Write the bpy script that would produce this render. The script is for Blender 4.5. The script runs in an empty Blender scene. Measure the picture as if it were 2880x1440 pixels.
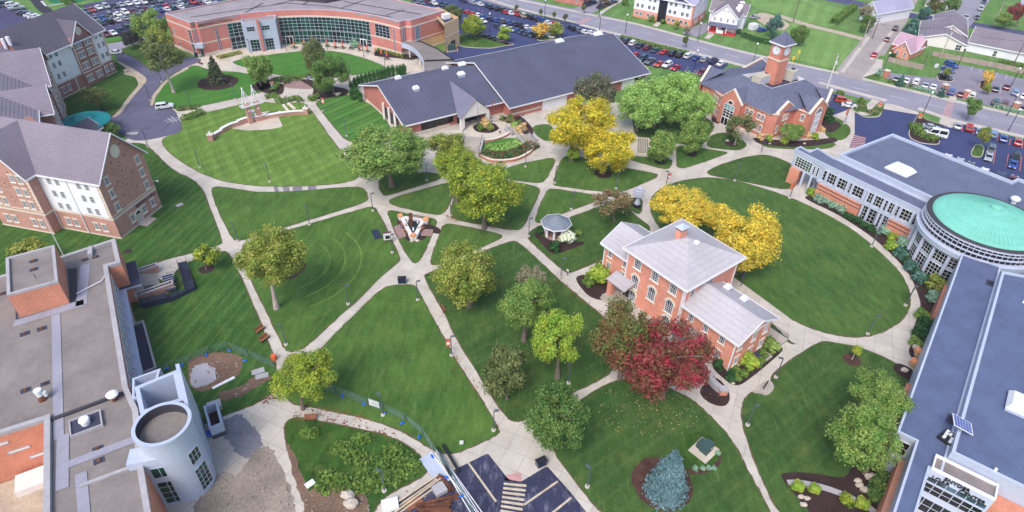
import bpy,bmesh,math,random
import numpy as np
from mathutils import Vector,Matrix
random.seed(7)
S = bpy.context.scene; COL = S.collection
F,PIT,ROLL,HC = 1791.9,0.65641878,0.03074187,80.0
cp,sp = math.cos(PIT),math.sin(PIT); cr,sr = math.cos(ROLL),math.sin(ROLL)
def at(x,y,z=0.0):
    a = (x-1440)/F; b = -(y-720)/F
    a,b = cr*a-sr*b,sr*a+cr*b
    d = (a,cp+b*sp,-sp+b*cp); t = (z-HC)/d[2]
    return Vector((d[0]*t,d[1]*t,z))
def proj(P):
    z0 = P[2]-HC; zc = P[1]*cp-z0*sp; yc = P[1]*sp+z0*cp
    x,y = P[0]/zc,yc/zc; x,y = cr*x+sr*y,-sr*x+cr*y
    return 1440+F*x,720-F*y,zc
Z = {'ha':(0,0,360/1932),'hb':(0,200,360/1932),'hp':(0,320,480/1627),'ca':(460,0,400/2576),'cb':(840,0,480/2576),'ct':(1960,80,400/1515),
     'sl':(0,660,560/1803),'sc':(300,1000,400/1171),'lf':(2200,380,680/1825),'ls':(2380,1240,500/2576),'ob':(1680,600,540/1449),'en':(1300,300,260/1860),'o':(0,0,2880/2576)}
def N(k,x,y):
    if isinstance(k,int): return 720*(k%4)+x*720/1932,480*(k//4)+y*480/1288
    a,b,s = Z[k]; return a+x*s,b+y*s
def g(k,x,y,z=0.0): return at(*N(k,x,y),z)
def zsolve(P,ty):                       # height above P whose image row is ty
    lo,hi = -2.0,70.0
    for _ in range(40):
        m = (lo+hi)/2
        if proj((P[0],P[1],m))[1] > ty: lo = m
        else: hi = m
    return lo
def lin(c): c /= 255.0; return c/12.92 if c <= .04045 else ((c+.055)/1.055)**2.4
def C(r,gg,b,k=.86): return (lin(r)*k,lin(gg)*k,lin(b)*k,1)
def nt(name):
    m = bpy.data.materials.new(name); m.use_nodes = True
    t = m.node_tree; t.nodes.clear()
    o = t.nodes.new('ShaderNodeOutputMaterial'); b = t.nodes.new('ShaderNodeBsdfPrincipled')
    t.links.new(b.outputs[0],o.inputs[0]); return m,t,b
def node(t,typ,**kw):
    n = t.nodes.new(typ)
    for k,v in kw.items(): setattr(n,k,v)
    return n
def ramp(t,fac,stops,interp='LINEAR'):
    r = node(t,'ShaderNodeValToRGB'); r.color_ramp.interpolation = interp; e = r.color_ramp.elements
    while len(e) < len(stops): e.new(.5)
    for i,(p,c) in enumerate(stops): e[i].position = p; e[i].color = c if len(c) == 4 else (*c,1)
    if fac is not None: t.links.new(fac,r.inputs[0])
    return r.outputs[0]
def mixc(t,fac,a,b,mode='MIX'):
    m = node(t,'ShaderNodeMix',data_type='RGBA',blend_type=mode)
    for s,v in ((0,fac),(6,a),(7,b)):
        if hasattr(v,'links'): t.links.new(v,m.inputs[s])
        elif s == 0: m.inputs[0].default_value = v
        else: m.inputs[s].default_value = v
    return m.outputs[2]
def noise(t,vec,scale,detail=3,rough=.55):
    n = node(t,'ShaderNodeTexNoise'); n.inputs['Scale'].default_value = scale
    n.inputs['Detail'].default_value = detail; n.inputs['Roughness'].default_value = rough
    if vec is not None: t.links.new(vec,n.inputs['Vector'])
    return n.outputs[0]
def pos(t): return node(t,'ShaderNodeNewGeometry').outputs['Position']
def rotv(t,v,ang,sc=(1,1,1)):
    m = node(t,'ShaderNodeMapping'); m.inputs['Rotation'].default_value = (0,0,ang); m.inputs['Scale'].default_value = sc
    t.links.new(v,m.inputs['Vector']); return m.outputs[0]
def math_(t,op,a,b=None):
    m = node(t,'ShaderNodeMath',operation=op)
    for i,v in enumerate((a,b)):
        if v is None: continue
        if hasattr(v,'links'): t.links.new(v,m.inputs[i])
        else: m.inputs[i].default_value = v
    return m.outputs[0]
WHT = (1,1,1,1)
def gr(v): return (v,v,v,1)
M = {}
def plain(name,col,rough=.75,var=.18,scale=.6,fine=6.0,metal=0.0,bump=0.0,spec=.3):
    m,t,b = nt(name); p = pos(t)
    c = mixc(t,1.0,col,ramp(t,noise(t,p,scale),[(.3,gr(1-var)),(.7,gr(1+var*.4))]),'MULTIPLY')
    if fine: c = mixc(t,1.0,c,ramp(t,noise(t,p,fine,2),[(.3,gr(1-var*.8)),(.7,gr(1+var*.5))]),'MULTIPLY')
    t.links.new(c,b.inputs['Base Color']); b.inputs['Roughness'].default_value = rough
    b.inputs['Metallic'].default_value = metal; b.inputs['Specular IOR Level'].default_value = spec
    M[name] = m; return m
def paint(name,col,rough=.25,metal=.0,coat=.0):
    m,t,b = nt(name); b.inputs['Base Color'].default_value = col; b.inputs['Roughness'].default_value = rough
    b.inputs['Metallic'].default_value = metal; b.inputs['Coat Weight'].default_value = coat; M[name] = m; return m
def brick(name,c1,c2,mortar,course=.22,wid=.6):
    m,t,b = nt(name); p = pos(t)
    n1 = noise(t,p,.35); n2 = noise(t,p,3.2,4)
    c = mixc(t,ramp(t,n2,[(.35,gr(0)),(.65,gr(1))]),c1,c2)
    c = mixc(t,1.0,c,ramp(t,n1,[(.3,gr(.84)),(.7,gr(1.08))]),'MULTIPLY')
    s = node(t,'ShaderNodeSeparateXYZ'); t.links.new(p,s.inputs[0])
    w = math_(t,'FRACT',math_(t,'MULTIPLY',s.outputs[2],1/course))
    h = math_(t,'FRACT',math_(t,'MULTIPLY',math_(t,'ADD',math_(t,'ADD',s.outputs[0],s.outputs[1]),math_(t,'MULTIPLY',math_(t,'FLOOR',math_(t,'MULTIPLY',s.outputs[2],1/course)),.3)),1/wid))
    j = math_(t,'MAXIMUM',math_(t,'LESS_THAN',w,.16),math_(t,'LESS_THAN',h,.07))
    c = mixc(t,math_(t,'MULTIPLY',j,.45),c,mortar)
    t.links.new(c,b.inputs['Base Color']); b.inputs['Roughness'].default_value = .85; b.inputs['Specular IOR Level'].default_value = .2
    M[name] = m; return m
def shingle(name,col,ang=0.0,row=.5,var=.25,line=.35,axis='z'):
    """roof courses: thin darker lines at equal steps of height (axis z) or along a level direction"""
    m,t,b = nt(name); p = pos(t)
    s = node(t,'ShaderNodeSeparateXYZ'); t.links.new(p if axis == 'z' else rotv(t,p,ang),s.inputs[0])
    u = s.outputs[2] if axis == 'z' else s.outputs[0]
    w = math_(t,'FRACT',math_(t,'MULTIPLY',u,1/row))
    c = mixc(t,1.0,col,ramp(t,noise(t,p,1.6,5,.7),[(.25,gr(1-var)),(.75,gr(1+var*.6))]),'MULTIPLY')
    c = mixc(t,1.0,c,ramp(t,noise(t,p,.12,3),[(.3,gr(.86)),(.7,gr(1.08))]),'MULTIPLY')
    c = mixc(t,math_(t,'MULTIPLY',math_(t,'LESS_THAN',w,.3),line),c,tuple(v*.35 for v in col[:3])+(1,))
    t.links.new(c,b.inputs['Base Color']); b.inputs['Roughness'].default_value = .8; b.inputs['Specular IOR Level'].default_value = .25
    M[name] = m; return m
def grass(name,a,b2,ang=0.0,width=3.0,stripe=.12,cross=False,patch=.25,dry=0.0):
    m,t,b = nt(name); p = pos(t)
    c = mixc(t,ramp(t,noise(t,p,.11,4,.6),[(.32,gr(0)),(.68,gr(1))]),a,b2)
    c = mixc(t,1.0,c,ramp(t,noise(t,rotv(t,p,ang,(1,.25,1)),.9,5,.7),[(.28,gr(1-patch)),(.72,gr(1+patch))]),'MULTIPLY')
    c = mixc(t,1.0,c,ramp(t,noise(t,p,2.0,6,.85),[(.22,gr(.58)),(.78,gr(1.42))]),'MULTIPLY')
    c = mixc(t,ramp(t,noise(t,rotv(t,p,ang+.3,(2.2,.22,1)),.8,4,.7),[(.58,gr(0)),(.78,gr(.34))]),c,C(146,166,96))
    c = mixc(t,ramp(t,noise(t,p,.33,4,.65),[(.52,gr(0)),(.78,gr(.42+dry))]),c,C(118,124,66))
    for k,dang in enumerate((0,1.25) if cross else (0,)):
        s = node(t,'ShaderNodeSeparateXYZ'); t.links.new(rotv(t,p,ang+dang),s.inputs[0])
        wob = math_(t,'MULTIPLY',noise(t,p,.25,2),.5)
        w = math_(t,'SINE',math_(t,'MULTIPLY',math_(t,'ADD',s.outputs[0],wob),2*math.pi/(2*width)))
        st = stripe*(.5 if cross else 1)
        c = mixc(t,ramp(t,noise(t,p,.06+.03*k,3,.6),[(.38,gr(.1)),(.6,gr(1))]),c,mixc(t,1.0,c,ramp(t,math_(t,'ADD',math_(t,'MULTIPLY',w,.5),.5),[(.3,gr(1-st)),(.7,gr(1+st))]),'MULTIPLY'))
        ln = math_(t,'POWER',math_(t,'ABSOLUTE',math_(t,'SINE',math_(t,'MULTIPLY',math_(t,'ADD',s.outputs[0],math_(t,'MULTIPLY',wob,.3)),math.pi/width))),14.0)
        c = mixc(t,math_(t,'MULTIPLY',math_(t,'MULTIPLY',ln,noise(t,p,.09,3)),min(.5,st*2.2)),c,C(150,172,104))
    t.links.new(c,b.inputs['Base Color']); b.inputs['Roughness'].default_value = .9; b.inputs['Specular IOR Level'].default_value = .1
    M[name] = m; return m
def leaf(name,a,b2,c3=None,hue_scale=.35,island=.32,trans=.48,c3w=.2):
    m,t,b = nt(name); p = pos(t); geo = node(t,'ShaderNodeNewGeometry')
    a,b2,c3 = (x and tuple(min(.93,v*1.22) for v in x[:3])+(1,) for x in (a,b2,c3))
    c = mixc(t,ramp(t,noise(t,p,hue_scale,3),[(.36,gr(0)),(.64,gr(1))]),a,b2)
    if c3: c = mixc(t,ramp(t,noise(t,p,hue_scale*1.7+.11,3),[(.62-c3w,gr(0)),(.74-c3w*.5,gr(1))]),c,c3)
    c = mixc(t,1.0,c,ramp(t,geo.outputs['Random Per Island'],[(0,gr(1-island)),(1,gr(1+island))]),'MULTIPLY')
    t.links.new(c,b.inputs['Base Color']); b.inputs['Roughness'].default_value = .6; b.inputs['Specular IOR Level'].default_value = .25
    tr = node(t,'ShaderNodeBsdfTranslucent'); t.links.new(c,tr.inputs[0]); mx = node(t,'ShaderNodeMixShader'); mx.inputs[0].default_value = trans
    o = [n for n in t.nodes if n.type == 'OUTPUT_MATERIAL'][0]
    t.links.new(b.outputs[0],mx.inputs[1]); t.links.new(tr.outputs[0],mx.inputs[2]); t.links.new(mx.outputs[0],o.inputs[0])
    M[name] = m; return m
class MB:
    def __init__(s): s.v,s.f,s.m = [],[],[]
    def add(s,vs,fs,mi=0):
        n = len(s.v); s.v += [tuple(v) for v in vs]
        for f in fs: s.f.append([i+n for i in f]); s.m.append(mi)
        return s
    def box(s,x0,x1,y0,y1,z0,z1,mi=0,T=None):
        vs = [(x,y,z) for x in (x0,x1) for y in (y0,y1) for z in (z0,z1)]
        if T: vs = [T(*v) for v in vs]
        return s.add(vs,[(0,1,3,2),(4,6,7,5),(0,4,5,1),(2,3,7,6),(0,2,6,4),(1,5,7,3)],mi)
    def prism(s,poly,z0,z1,mi=0,top=None,bot=True):
        n = len(poly); a = sum(poly[i][0]*poly[(i+1)%n][1]-poly[(i+1)%n][0]*poly[i][1] for i in range(n))
        if a < 0: poly = list(poly)[::-1]
        vs = [(p[0],p[1],z0) for p in poly]+[(p[0],p[1],z1) for p in poly]
        s.add(vs,[(i,(i+1)%n,n+(i+1)%n,n+i) for i in range(n)],mi)
        k = len(s.v)-2*n
        s.f.append([k+n+i for i in range(n)]); s.m.append(mi if top is None else top)
        if bot: s.f.append([k+i for i in range(n)][::-1]); s.m.append(mi)
        return s
    def tube(s,pts,r,n=6,mi=0,caps=True):
        pts = [Vector(p) for p in pts]; rs = r if isinstance(r,(list,tuple)) else [r]*len(pts); base = len(s.v)
        for i,p in enumerate(pts):
            d = (pts[min(i+1,len(pts)-1)]-pts[max(i-1,0)]).normalized()
            a = d.orthogonal().normalized() if abs(d.z) < .9 else Vector((1,0,0)); a = (a-d*a.dot(d)).normalized(); b = d.cross(a)
            for k in range(n):
                q = p+(a*math.cos(2*math.pi*k/n)+b*math.sin(2*math.pi*k/n))*rs[i]; s.v.append(tuple(q))
        for i in range(len(pts)-1):
            for k in range(n): s.f.append([base+i*n+k,base+i*n+(k+1)%n,base+(i+1)*n+(k+1)%n,base+(i+1)*n+k]); s.m.append(mi)
        if caps: s.f.append([base+k for k in range(n)][::-1]); s.m.append(mi); s.f.append([base+(len(pts)-1)*n+k for k in range(n)]); s.m.append(mi)
        return s
    def ring(s,prof,n=24,mi=0,a0=0,a1=2*math.pi,cx=0,cy=0):   # lathe of (r,z) profile
        base = len(s.v); full = abs(a1-a0-2*math.pi) < 1e-6; m = n if full else n+1
        for (r,z) in prof:
            for k in range(m):
                a = a0+(a1-a0)*k/n; s.v.append((cx+r*math.cos(a),cy+r*math.sin(a),z))
        for i in range(len(prof)-1):
            for k in range(n):
                k2 = (k+1)%m; s.f.append([base+i*m+k,base+i*m+k2,base+(i+1)*m+k2,base+(i+1)*m+k]); s.m.append(mi)
        return s
    def blob(s,c,r,seed=0,sub=2,amp=.18,mi=0):
        rng = random.Random(seed); bm = bmesh.new(); bmesh.ops.create_icosphere(bm,subdivisions=sub,radius=1)
        ph = [rng.uniform(0,6) for _ in range(6)]
        vs = []
        for v in bm.verts:
            k = 1+amp*(math.sin(3*v.co.x+ph[0])*math.sin(4*v.co.y+ph[1])+.6*math.sin(7*v.co.z+ph[2])*math.sin(6*v.co.x+ph[3]))
            vs.append((c[0]+v.co.x*r[0]*k,c[1]+v.co.y*r[1]*k,c[2]+v.co.z*r[2]*k))
        s.add(vs,[[v.index for v in f.verts] for f in bm.faces],mi); bm.free(); return s
    def mesh(s,name,mats,smooth=False):
        me = bpy.data.meshes.new(name); me.from_pydata(s.v,[],s.f)
        for m in (mats if isinstance(mats,(list,tuple)) else [mats]): me.materials.append(M[m] if isinstance(m,str) else m)
        me.polygons.foreach_set('material_index',s.m)
        if smooth: me.polygons.foreach_set('use_smooth',[True]*len(me.polygons))
        me.update(); return me
    def build(s,name,mats,parent=None,mtx=None,smooth=False):
        return ob(name,s.mesh(name,mats,smooth),parent,mtx)
def ob(name,data,parent=None,mtx=None):
    o = bpy.data.objects.new(name,data); COL.objects.link(o)
    if parent is not None: o.parent = parent
    if mtx is not None: o.matrix_local = mtx
    return o
def tag(o,label=None,cat=None,group=None,kind=None):
    for k,v in (('label',label),('category',cat),('group',group),('kind',kind)):
        if v: o[k] = v
    return o
def empty(name,loc=(0,0,0),rz=0.0,**kw):
    o = ob(name,None,None,Matrix.Translation(Vector(loc)) @ Matrix.Rotation(rz,4,'Z')); o.empty_display_size = .5
    return tag(o,**kw)
def MX(loc,rz=0.0,sc=(1,1,1)):
    return Matrix.Translation(Vector(loc)) @ Matrix.Rotation(rz,4,'Z') @ Matrix.Diagonal((*sc,1))
def dup(o,mtx,parent=None,label=None,group=None):
    """copy of a thing with copies of its parts and sub-parts"""
    r = o.copy(); COL.objects.link(r); r.parent = parent
    if mtx is not None: r.matrix_local = mtx
    if label: r['label'] = label
    if group: r['group'] = group
    for c in list(o.children): dup(c,None,r)
    return r
def fillet(pts,r=4.0,seg=5):
    n = len(pts); out = []
    for i in range(n):
        p,a,b = Vector(pts[i][:2]),Vector(pts[i-1][:2]),Vector(pts[(i+1)%n][:2])
        rr = pts[i][2] if len(pts[i]) > 2 and pts[i][2] is not None else r
        da,db = (a-p),(b-p)
        ka = min(rr,.47*da.length); kb = min(rr,.47*db.length)
        if ka < .05 or kb < .05: out.append(tuple(p)); continue
        A = p+da.normalized()*ka; B = p+db.normalized()*kb
        for j in range(seg):
            u = j/(seg-1); q = A*(1-u)**2+p*2*u*(1-u)+B*u*u; out.append((q.x,q.y))
    return out
def sheet(name,pts,z,mat,r=4.0,skirt=.05,kind='structure',label=None,k='o',world=False,**kw):
    poly = [tuple(p) for p in pts] if world else [tuple(g(k,p[0],p[1],z)[:2])+((p[2],) if len(p) > 2 else ()) for p in pts]
    poly = fillet(poly,r) if r else [p[:2] for p in poly]
    if name in ('bare_soil','gravel_patch','rubble_ground','slurry_spill','concrete_slab'):      # ragged outline
        rg,out = random.Random(len(poly)),[]
        for a,b in zip(poly,poly[1:]+poly[:1]):
            a,b = Vector(a),Vector(b); n = max(1,int((b-a).length/.7))
            for i in range(n): q = a.lerp(b,i/n); out.append((q.x+rg.uniform(-.2,.2),q.y+rg.uniform(-.2,.2)))
        poly = out
    mb = MB().prism(poly,z-skirt,z,0,bot=False)
    o = mb.build(name,mat); tag(o,kind=kind,label=label,**kw); return o
def offset_line(pts,w):
    pts = [Vector(p[:2]) for p in pts]
    L,R = [],[]
    for i,p in enumerate(pts):
        d = (pts[min(i+1,len(pts)-1)]-pts[max(i-1,0)]).normalized(); n = Vector((-d.y,d.x))
        L.append(p+n*w/2); R.append(p-n*w/2)
    return L,R
def curve(pts,n=6):          # Catmull-Rom through points
    P = [Vector(p[:2]) for p in pts]; out = []
    for i in range(len(P)-1):
        p0,p1,p2,p3 = P[max(i-1,0)],P[i],P[i+1],P[min(i+2,len(P)-1)]
        for j in range(n):
            t = j/n; out.append(.5*((2*p1)+(p2-p0)*t+(2*p0-5*p1+4*p2-p3)*t*t+(3*p1-p0-3*p2+p3)*t**3))
    out.append(P[-1]); return out
def ribbon_poly(pts,w,n=6):
    L,R = offset_line(curve(pts,n) if n > 1 else [Vector(p[:2]) for p in pts],w); return [tuple(p) for p in L]+[tuple(p) for p in R[::-1]]
def ribbon(name,pts,w,z,mat,k='o',n=6,skirt=.05,kind='structure',h=None,label=None,**kw):
    P = [g(k,x,y,z) for x,y in pts]; poly = ribbon_poly(P,w,n)
    # strip of quads so that curved strips stay clean
    m = len(poly)//2; mb = MB(); zb = z-skirt
    for i in range(m): 
        l = poly[i]; rr = poly[2*m-1-i]; mb.v += [(*l,z),(*rr,z),(*l,zb),(*rr,zb)]
    for i in range(m-1):
        a = i*4; b = a+4; mb.f += [[a,a+1,b+1,b],[a+2,a,b,b+2],[a+1,a+3,b+3,b+1]]; mb.m += [0,0,0]
    e = (m-1)*4; mb.f += [[0,2,3,1],[e,e+1,e+3,e+2]]; mb.m += [0,0]
    return tag(mb.build(name,mat),kind=kind,label=label,**kw)
def text_obj(name,txt,size,depth,mat,parent,mtx,align='CENTER',sx=1.0):
    cu = bpy.data.curves.new(name,'FONT'); cu.body = txt; cu.size = size; cu.extrude = depth; cu.align_x = align; cu.align_y = 'CENTER'
    tmp = bpy.data.objects.new(name+'_tmp',cu); COL.objects.link(tmp)
    me = bpy.data.meshes.new_from_object(tmp.evaluated_get(bpy.context.evaluated_depsgraph_get()))
    bpy.data.objects.remove(tmp); me.materials.clear(); me.materials.append(M[mat]); me.name = name
    return ob(name,me,parent,mtx @ Matrix.Diagonal((sx,1,1,1)))
grass('lawn_a',C(64,98,44),C(86,118,54),.25,2.6,.05)
grass('lawn_oval',C(90,125,52),C(108,138,64),-.55,1.9,.22,cross=True,patch=.2)
grass('lawn_stripe',C(64,115,49),C(80,126,57),.62,2.3,.22,patch=.14)
grass('lawn_left',C(52,88,39),C(68,103,47),.2,1.9,.10)
grass('lawn_commons',C(66,123,49),C(80,128,57),.9,2.2,.06,patch=.12)
grass('lawn_dark',C(56,88,44),C(74,100,49),.9,2.4,.05)
grass('lawn_big',C(62,96,47),C(82,110,54),-.5,2.2,.04)
grass('lawn_dry',C(64,98,44),C(86,115,56),.4,2.0,.06,dry=.25)
grass('grass_town',C(88,128,66),C(110,142,82),.5,3.0,.08,dry=.2)
grass('grass_field',C(108,144,76),C(126,158,92),.45,2.6,.10,patch=.1)
grass('weeds',C(44,78,32),C(66,98,40),.4,3.0,.03,patch=.4,dry=.2)
def concrete(name,col,joint=3.2,ang=.0,jl=.12,var=.12):
    m,t,b = nt(name); p = pos(t)
    c = mixc(t,1.0,col,ramp(t,noise(t,p,.25,4,.65),[(.3,gr(1-var)),(.7,gr(1+var*.5))]),'MULTIPLY')
    c = mixc(t,1.0,c,ramp(t,noise(t,p,3.0,4,.75),[(.28,gr(.86)),(.72,gr(1.07))]),'MULTIPLY')
    q = rotv(t,p,ang); sn = node(t,'ShaderNodeVectorMath',operation='SNAP'); sn.inputs[1].default_value = (joint,joint,joint); t.links.new(q,sn.inputs[0]); wn = node(t,'ShaderNodeTexWhiteNoise'); t.links.new(sn.outputs[0],wn.inputs['Vector'])
    c = mixc(t,1.0,c,ramp(t,wn.outputs[0],[(0,gr(.9)),(.15,gr(.96)),(1,gr(1.05))]),'MULTIPLY')
    c = mixc(t,ramp(t,noise(t,p,.5,5,.75),[(.6,gr(0)),(.76,gr(.45))]),c,C(150,140,130))
    s = node(t,'ShaderNodeSeparateXYZ'); t.links.new(q,s.inputs[0])
    j = [math_(t,'LESS_THAN',math_(t,'FRACT',math_(t,'MULTIPLY',s.outputs[i],1/joint)),.035) for i in (0,1)]
    c = mixc(t,math_(t,'MULTIPLY',math_(t,'MAXIMUM',*j),jl),c,C(90,84,80))
    t.links.new(c,b.inputs['Base Color']); b.inputs['Roughness'].default_value = .85; b.inputs['Specular IOR Level'].default_value = .2
    M[name] = m
concrete('path',C(208,199,188),2.9,.42,.3,.18)
concrete('plaza',C(214,202,186),3.4,.1)
concrete('sidewalk',C(206,196,186),2.0,.35)
concrete('pad',C(186,176,166),2.6,.5,.25)
def asphalt(name,col,patch=.16,crack=.3,scuff=0.0):
    m,t,b = nt(name); p = pos(t)
    c = mixc(t,1.0,col,ramp(t,noise(t,p,.12,4,.6),[(.3,gr(1-patch)),(.7,gr(1+patch*.6))]),'MULTIPLY')
    c = mixc(t,1.0,c,ramp(t,noise(t,p,2.2,5,.8),[(.28,gr(.84)),(.72,gr(1.12))]),'MULTIPLY')
    v = node(t,'ShaderNodeTexVoronoi',feature='DISTANCE_TO_EDGE'); v.inputs['Scale'].default_value = .09
    w = node(t,'ShaderNodeVectorMath',operation='ADD'); nn = node(t,'ShaderNodeTexNoise'); nn.inputs['Scale'].default_value = .3; t.links.new(p,nn.inputs['Vector'])
    sc_ = node(t,'ShaderNodeVectorMath',operation='SCALE'); t.links.new(nn.outputs['Color'],sc_.inputs[0]); sc_.inputs['Scale'].default_value = 5
    t.links.new(p,w.inputs[0]); t.links.new(sc_.outputs[0],w.inputs[1]); t.links.new(w.outputs[0],v.inputs['Vector'])
    c = mixc(t,math_(t,'MULTIPLY',math_(t,'LESS_THAN',v.outputs['Distance'],.012),crack),c,tuple(x*.45 for x in col[:3])+(1,))
    if scuff: c = mixc(t,ramp(t,noise(t,rotv(t,p,.6,(1,.35,1)),.8,6,.75),[(.52,gr(0)),(.72,gr(scuff))]),c,C(150,150,168))
    t.links.new(c,b.inputs['Base Color']); b.inputs['Roughness'].default_value = .85; b.inputs['Specular IOR Level'].default_value = .25
    M[name] = m
asphalt('lot_blue',C(66,74,116))
asphalt('lot_dark',C(76,76,108))
asphalt('lot_gray',C(144,138,152))
asphalt('street',C(152,148,162),.1,.2)
asphalt('street_dark',C(84,84,118))
asphalt('side_street',C(170,160,156),.12,.3)
asphalt('drive',C(104,102,126),.2,.5,.25)
asphalt('lot_scuffed',C(58,60,86),.3,.6,.7)
plain('soil',C(112,98,74),.95,.4,.8,4); plain('mulch',C(66,48,48),.95,.35,.5,5)
plain('mulch_red',C(92,64,56),.95,.4,.6,5)
plain('dirt',C(130,104,88),.95,.35,.25,3)
plain('rubble',C(156,144,132),.95,.3,.2,2.5)
plain('gravel_blue',C(172,170,182),.95,.15,.5,5)
plain('gravel',C(196,180,160),.95,.22,.6,5)
plain('slurry',C(134,132,142),.7,.25,.5,3)
plain('paver',C(164,134,130),.9,.15,.6,4)
plain('line_white',C(206,202,206),.7,.2,.8,5)
plain('line_red',C(210,160,160),.7,.2,.8,5)
plain('line_yellow',C(212,196,172),.7,.25,.8,4)
plain('line_orange',C(222,130,112),.7,.15,.8,5)
plain('curb',C(206,196,184),.85,.12)
plain('turf_green',C(26,116,74),.9,.08)
plain('black_track',C(52,52,62),.9,.1)
plain('leaf_litter',C(150,92,60),.9,.5,.8,6)
plain('patch_gray',C(140,134,142),.9,.2)
MB().add([(-735,-185,-.09),(735,-185,-.09),(735,735,-.09),(-735,735,-.09)],[(0,1,2,3)]).build('ground','grass_town')['kind'] = 'structure'
sheet('campus_pavement',[(0,500),(330,345),(380,330),(470,150),(560,135),(900,100),(1060,130),(1180,240),(1500,260),(1700,250),(1790,290),(1960,340),(2150,270),(2150,360),(2260,500),(2330,560),(2500,900),(2400,1420),(-100,1420)],0.0,'path',0)
sheet('commons_terrace',[(500,150),(560,120),(700,112),(830,110),(960,130),(1060,170),(1062,180),(1040,192),(985,172),(940,150),(880,134),(800,123),(700,132),(640,142),(585,152),(560,180),(500,168)],.006,'plaza',3)
sheet('campus_drive',[(272,118),(300,114),(312,133),(350,152),(372,172),(425,166),(474,142),(492,144),(513,152),(478,164),(434,186),(412,202),(388,232),(377,264),(437,270),(465,330),(401,347),(337,357),(300,335),(250,300),(293,293),(330,246),(365,203),(352,182),(306,160)],.012,'drive',4)
sheet('access_road',[(262,112),(300,106),(345,94),(410,70),(412,82),(350,106),(312,120),(296,128),(272,126)],.016,'street',4)
sheet('parking_lot',[(-60,12),(40,4),(90,40),(112,62),(98,72),(60,80),(0,100),(-60,100)],-.03,'lot_dark',3)
sheet('parking_lot',[(205,12),(300,-6),(560,-20),(560,60),(420,60),(330,88),(255,97),(235,60)],-.03,'lot_dark',3)
sheet('parking_lot',[(1000,-30),(1170,-30),(1288,25),(1450,60),(1545,84),(1838,158),(1812,181),(1792,192),(1625,164),(1560,150),(1480,200),(1100,190),(1060,160),(1140,118),(1080,40)],-.03,'lot_blue',3)
sheet('parking_lot',[(2070,243),(2088,229),(2160,262),(2185,292),(2214,296),(2229,262),(2312,284),(2326,303),(2392,322),(2405,308),(2600,357),(2720,390),(2720,560),(2560,520),(2000,430),(2000,380),(2120,372),(2140,366),(2148,342),(2150,320),(2118,300),(2074,285)],-.03,'lot_blue',3)
sheet('parking_lot',[(2199,157),(2216,150),(2228,182),(2362,198),(2369,161),(2424,163),(2600,205),(2760,240),(2760,330),(2576,285),(2400,246),(2270,214),(2222,196)],-.03,'lot_gray',3)
sheet('parking_lot',[(1150,1178),(1227,1140),(1279,1206),(1310,1212),(1376,1172),(1437,1240),(1500,1320),(1200,1330),(960,1330),(1000,1262),(1060,1222)],.012,'lot_scuffed',.4)
ribbon('street',[(1140,-40),(1270,0),(1445,40),(1600,76),(1770,122),(1960,170),(2140,218),(2400,277),(2620,328),(2800,372)],15.5,-.02,'street')
ribbon('side_street',[(2120,220),(2160,165),(2205,106),(2248,46),(2262,20),(2290,-24)],10.5,-.024,'side_street')
ribbon('cross_street',[(2010,-18),(2150,8),(2280,36),(2420,58),(2600,90)],9,-.016,'street_dark')
ribbon('side_street',[(2395,62),(2425,30),(2450,-2),(2480,-40)],12,-.012,'street')
ribbon('side_street',[(1455,32),(1500,12),(1560,-18)],9,-.024,'street')
ribbon('alley',[(1960,40),(2030,62),(2110,82),(2190,103)],4.0,-.03,'gravel')
ribbon('driveway',[(1735,88),(1760,74),(1790,62)],6.5,-.03,'street')
sheet('alley',[(1890,40),(1920,30),(1950,40),(1990,62),(1970,78),(1930,68)],-.03,'gravel',3)
def dashes(pts,w,L,gap,z,mat='line_white',k='o'):
    mb = MB(); P = curve([g(k,*p) for p in pts],12); acc = 0; on = True; cur = [P[0]]
    for a,b in zip(P,P[1:]):
        d = (b-a).length; s = 0
        while s < d:
            lim = (L if on else gap)-acc; st = min(lim,d-s); s += st; acc += st; q = a+(b-a)*(s/d)
            cur.append(q)
            if acc >= (L if on else gap)-1e-6:
                if on:
                    l,r = offset_line([cur[0],cur[-1]],w); mb.add([(*l[0],z),(*r[0],z),(*r[1],z),(*l[1],z)],[(0,1,2,3)])
                on = not on; acc = 0; cur = [q]
    return mb
CL = [(1140,-40),(1270,0),(1445,40),(1600,76),(1770,122),(1960,170),(2140,218),(2400,277),(2620,328)]
tag(dashes(CL,.3,5,6,-.008).build('lane_marking','line_white'),kind='structure')
def zebra(a,b,c,d,n,z,mat,k='o'):      # a-b one end, d-c other end
    A,B,Cc,D = [g(k,*p) for p in (a,b,c,d)]; mb = MB()
    for i in range(n):
        u0,u1 = (i+.18)/n,(i+.72)/n
        q = [A.lerp(D,u0),B.lerp(Cc,u0),B.lerp(Cc,u1),A.lerp(D,u1)]
        mb.add([(p.x,p.y,z) for p in q],[(0,1,2,3)])
    return tag(mb.build('zebra_crossing',mat),kind='structure')
zebra((2368,291),(2392,296),(2402,252),(2384,252),10,-.004,'line_red')
zebra((1446,58),(1462,63),(1490,46),(1478,42),9,-.004,'line_red')
zebra((1258,1290),(1312,1300),(1325,1216),(1268,1211),7,.022,'line_yellow')
sheet('curb_ramp',[(1272,1195),(1312,1188),(1312,1212),(1268,1208)],.012,'line_red',.3)
zebra((2138,372),(2175,371),(2178,346),(2148,338),7,.008,'line_red')
tag(MB().add([(*g('o',x,y)[:2],.006) for x,y in ((2136,372),(2150,336),(2180,344),(2170,372))],[(0,1,2,3)]).build('hatched_bay','lot_dark'),kind='structure')
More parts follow.
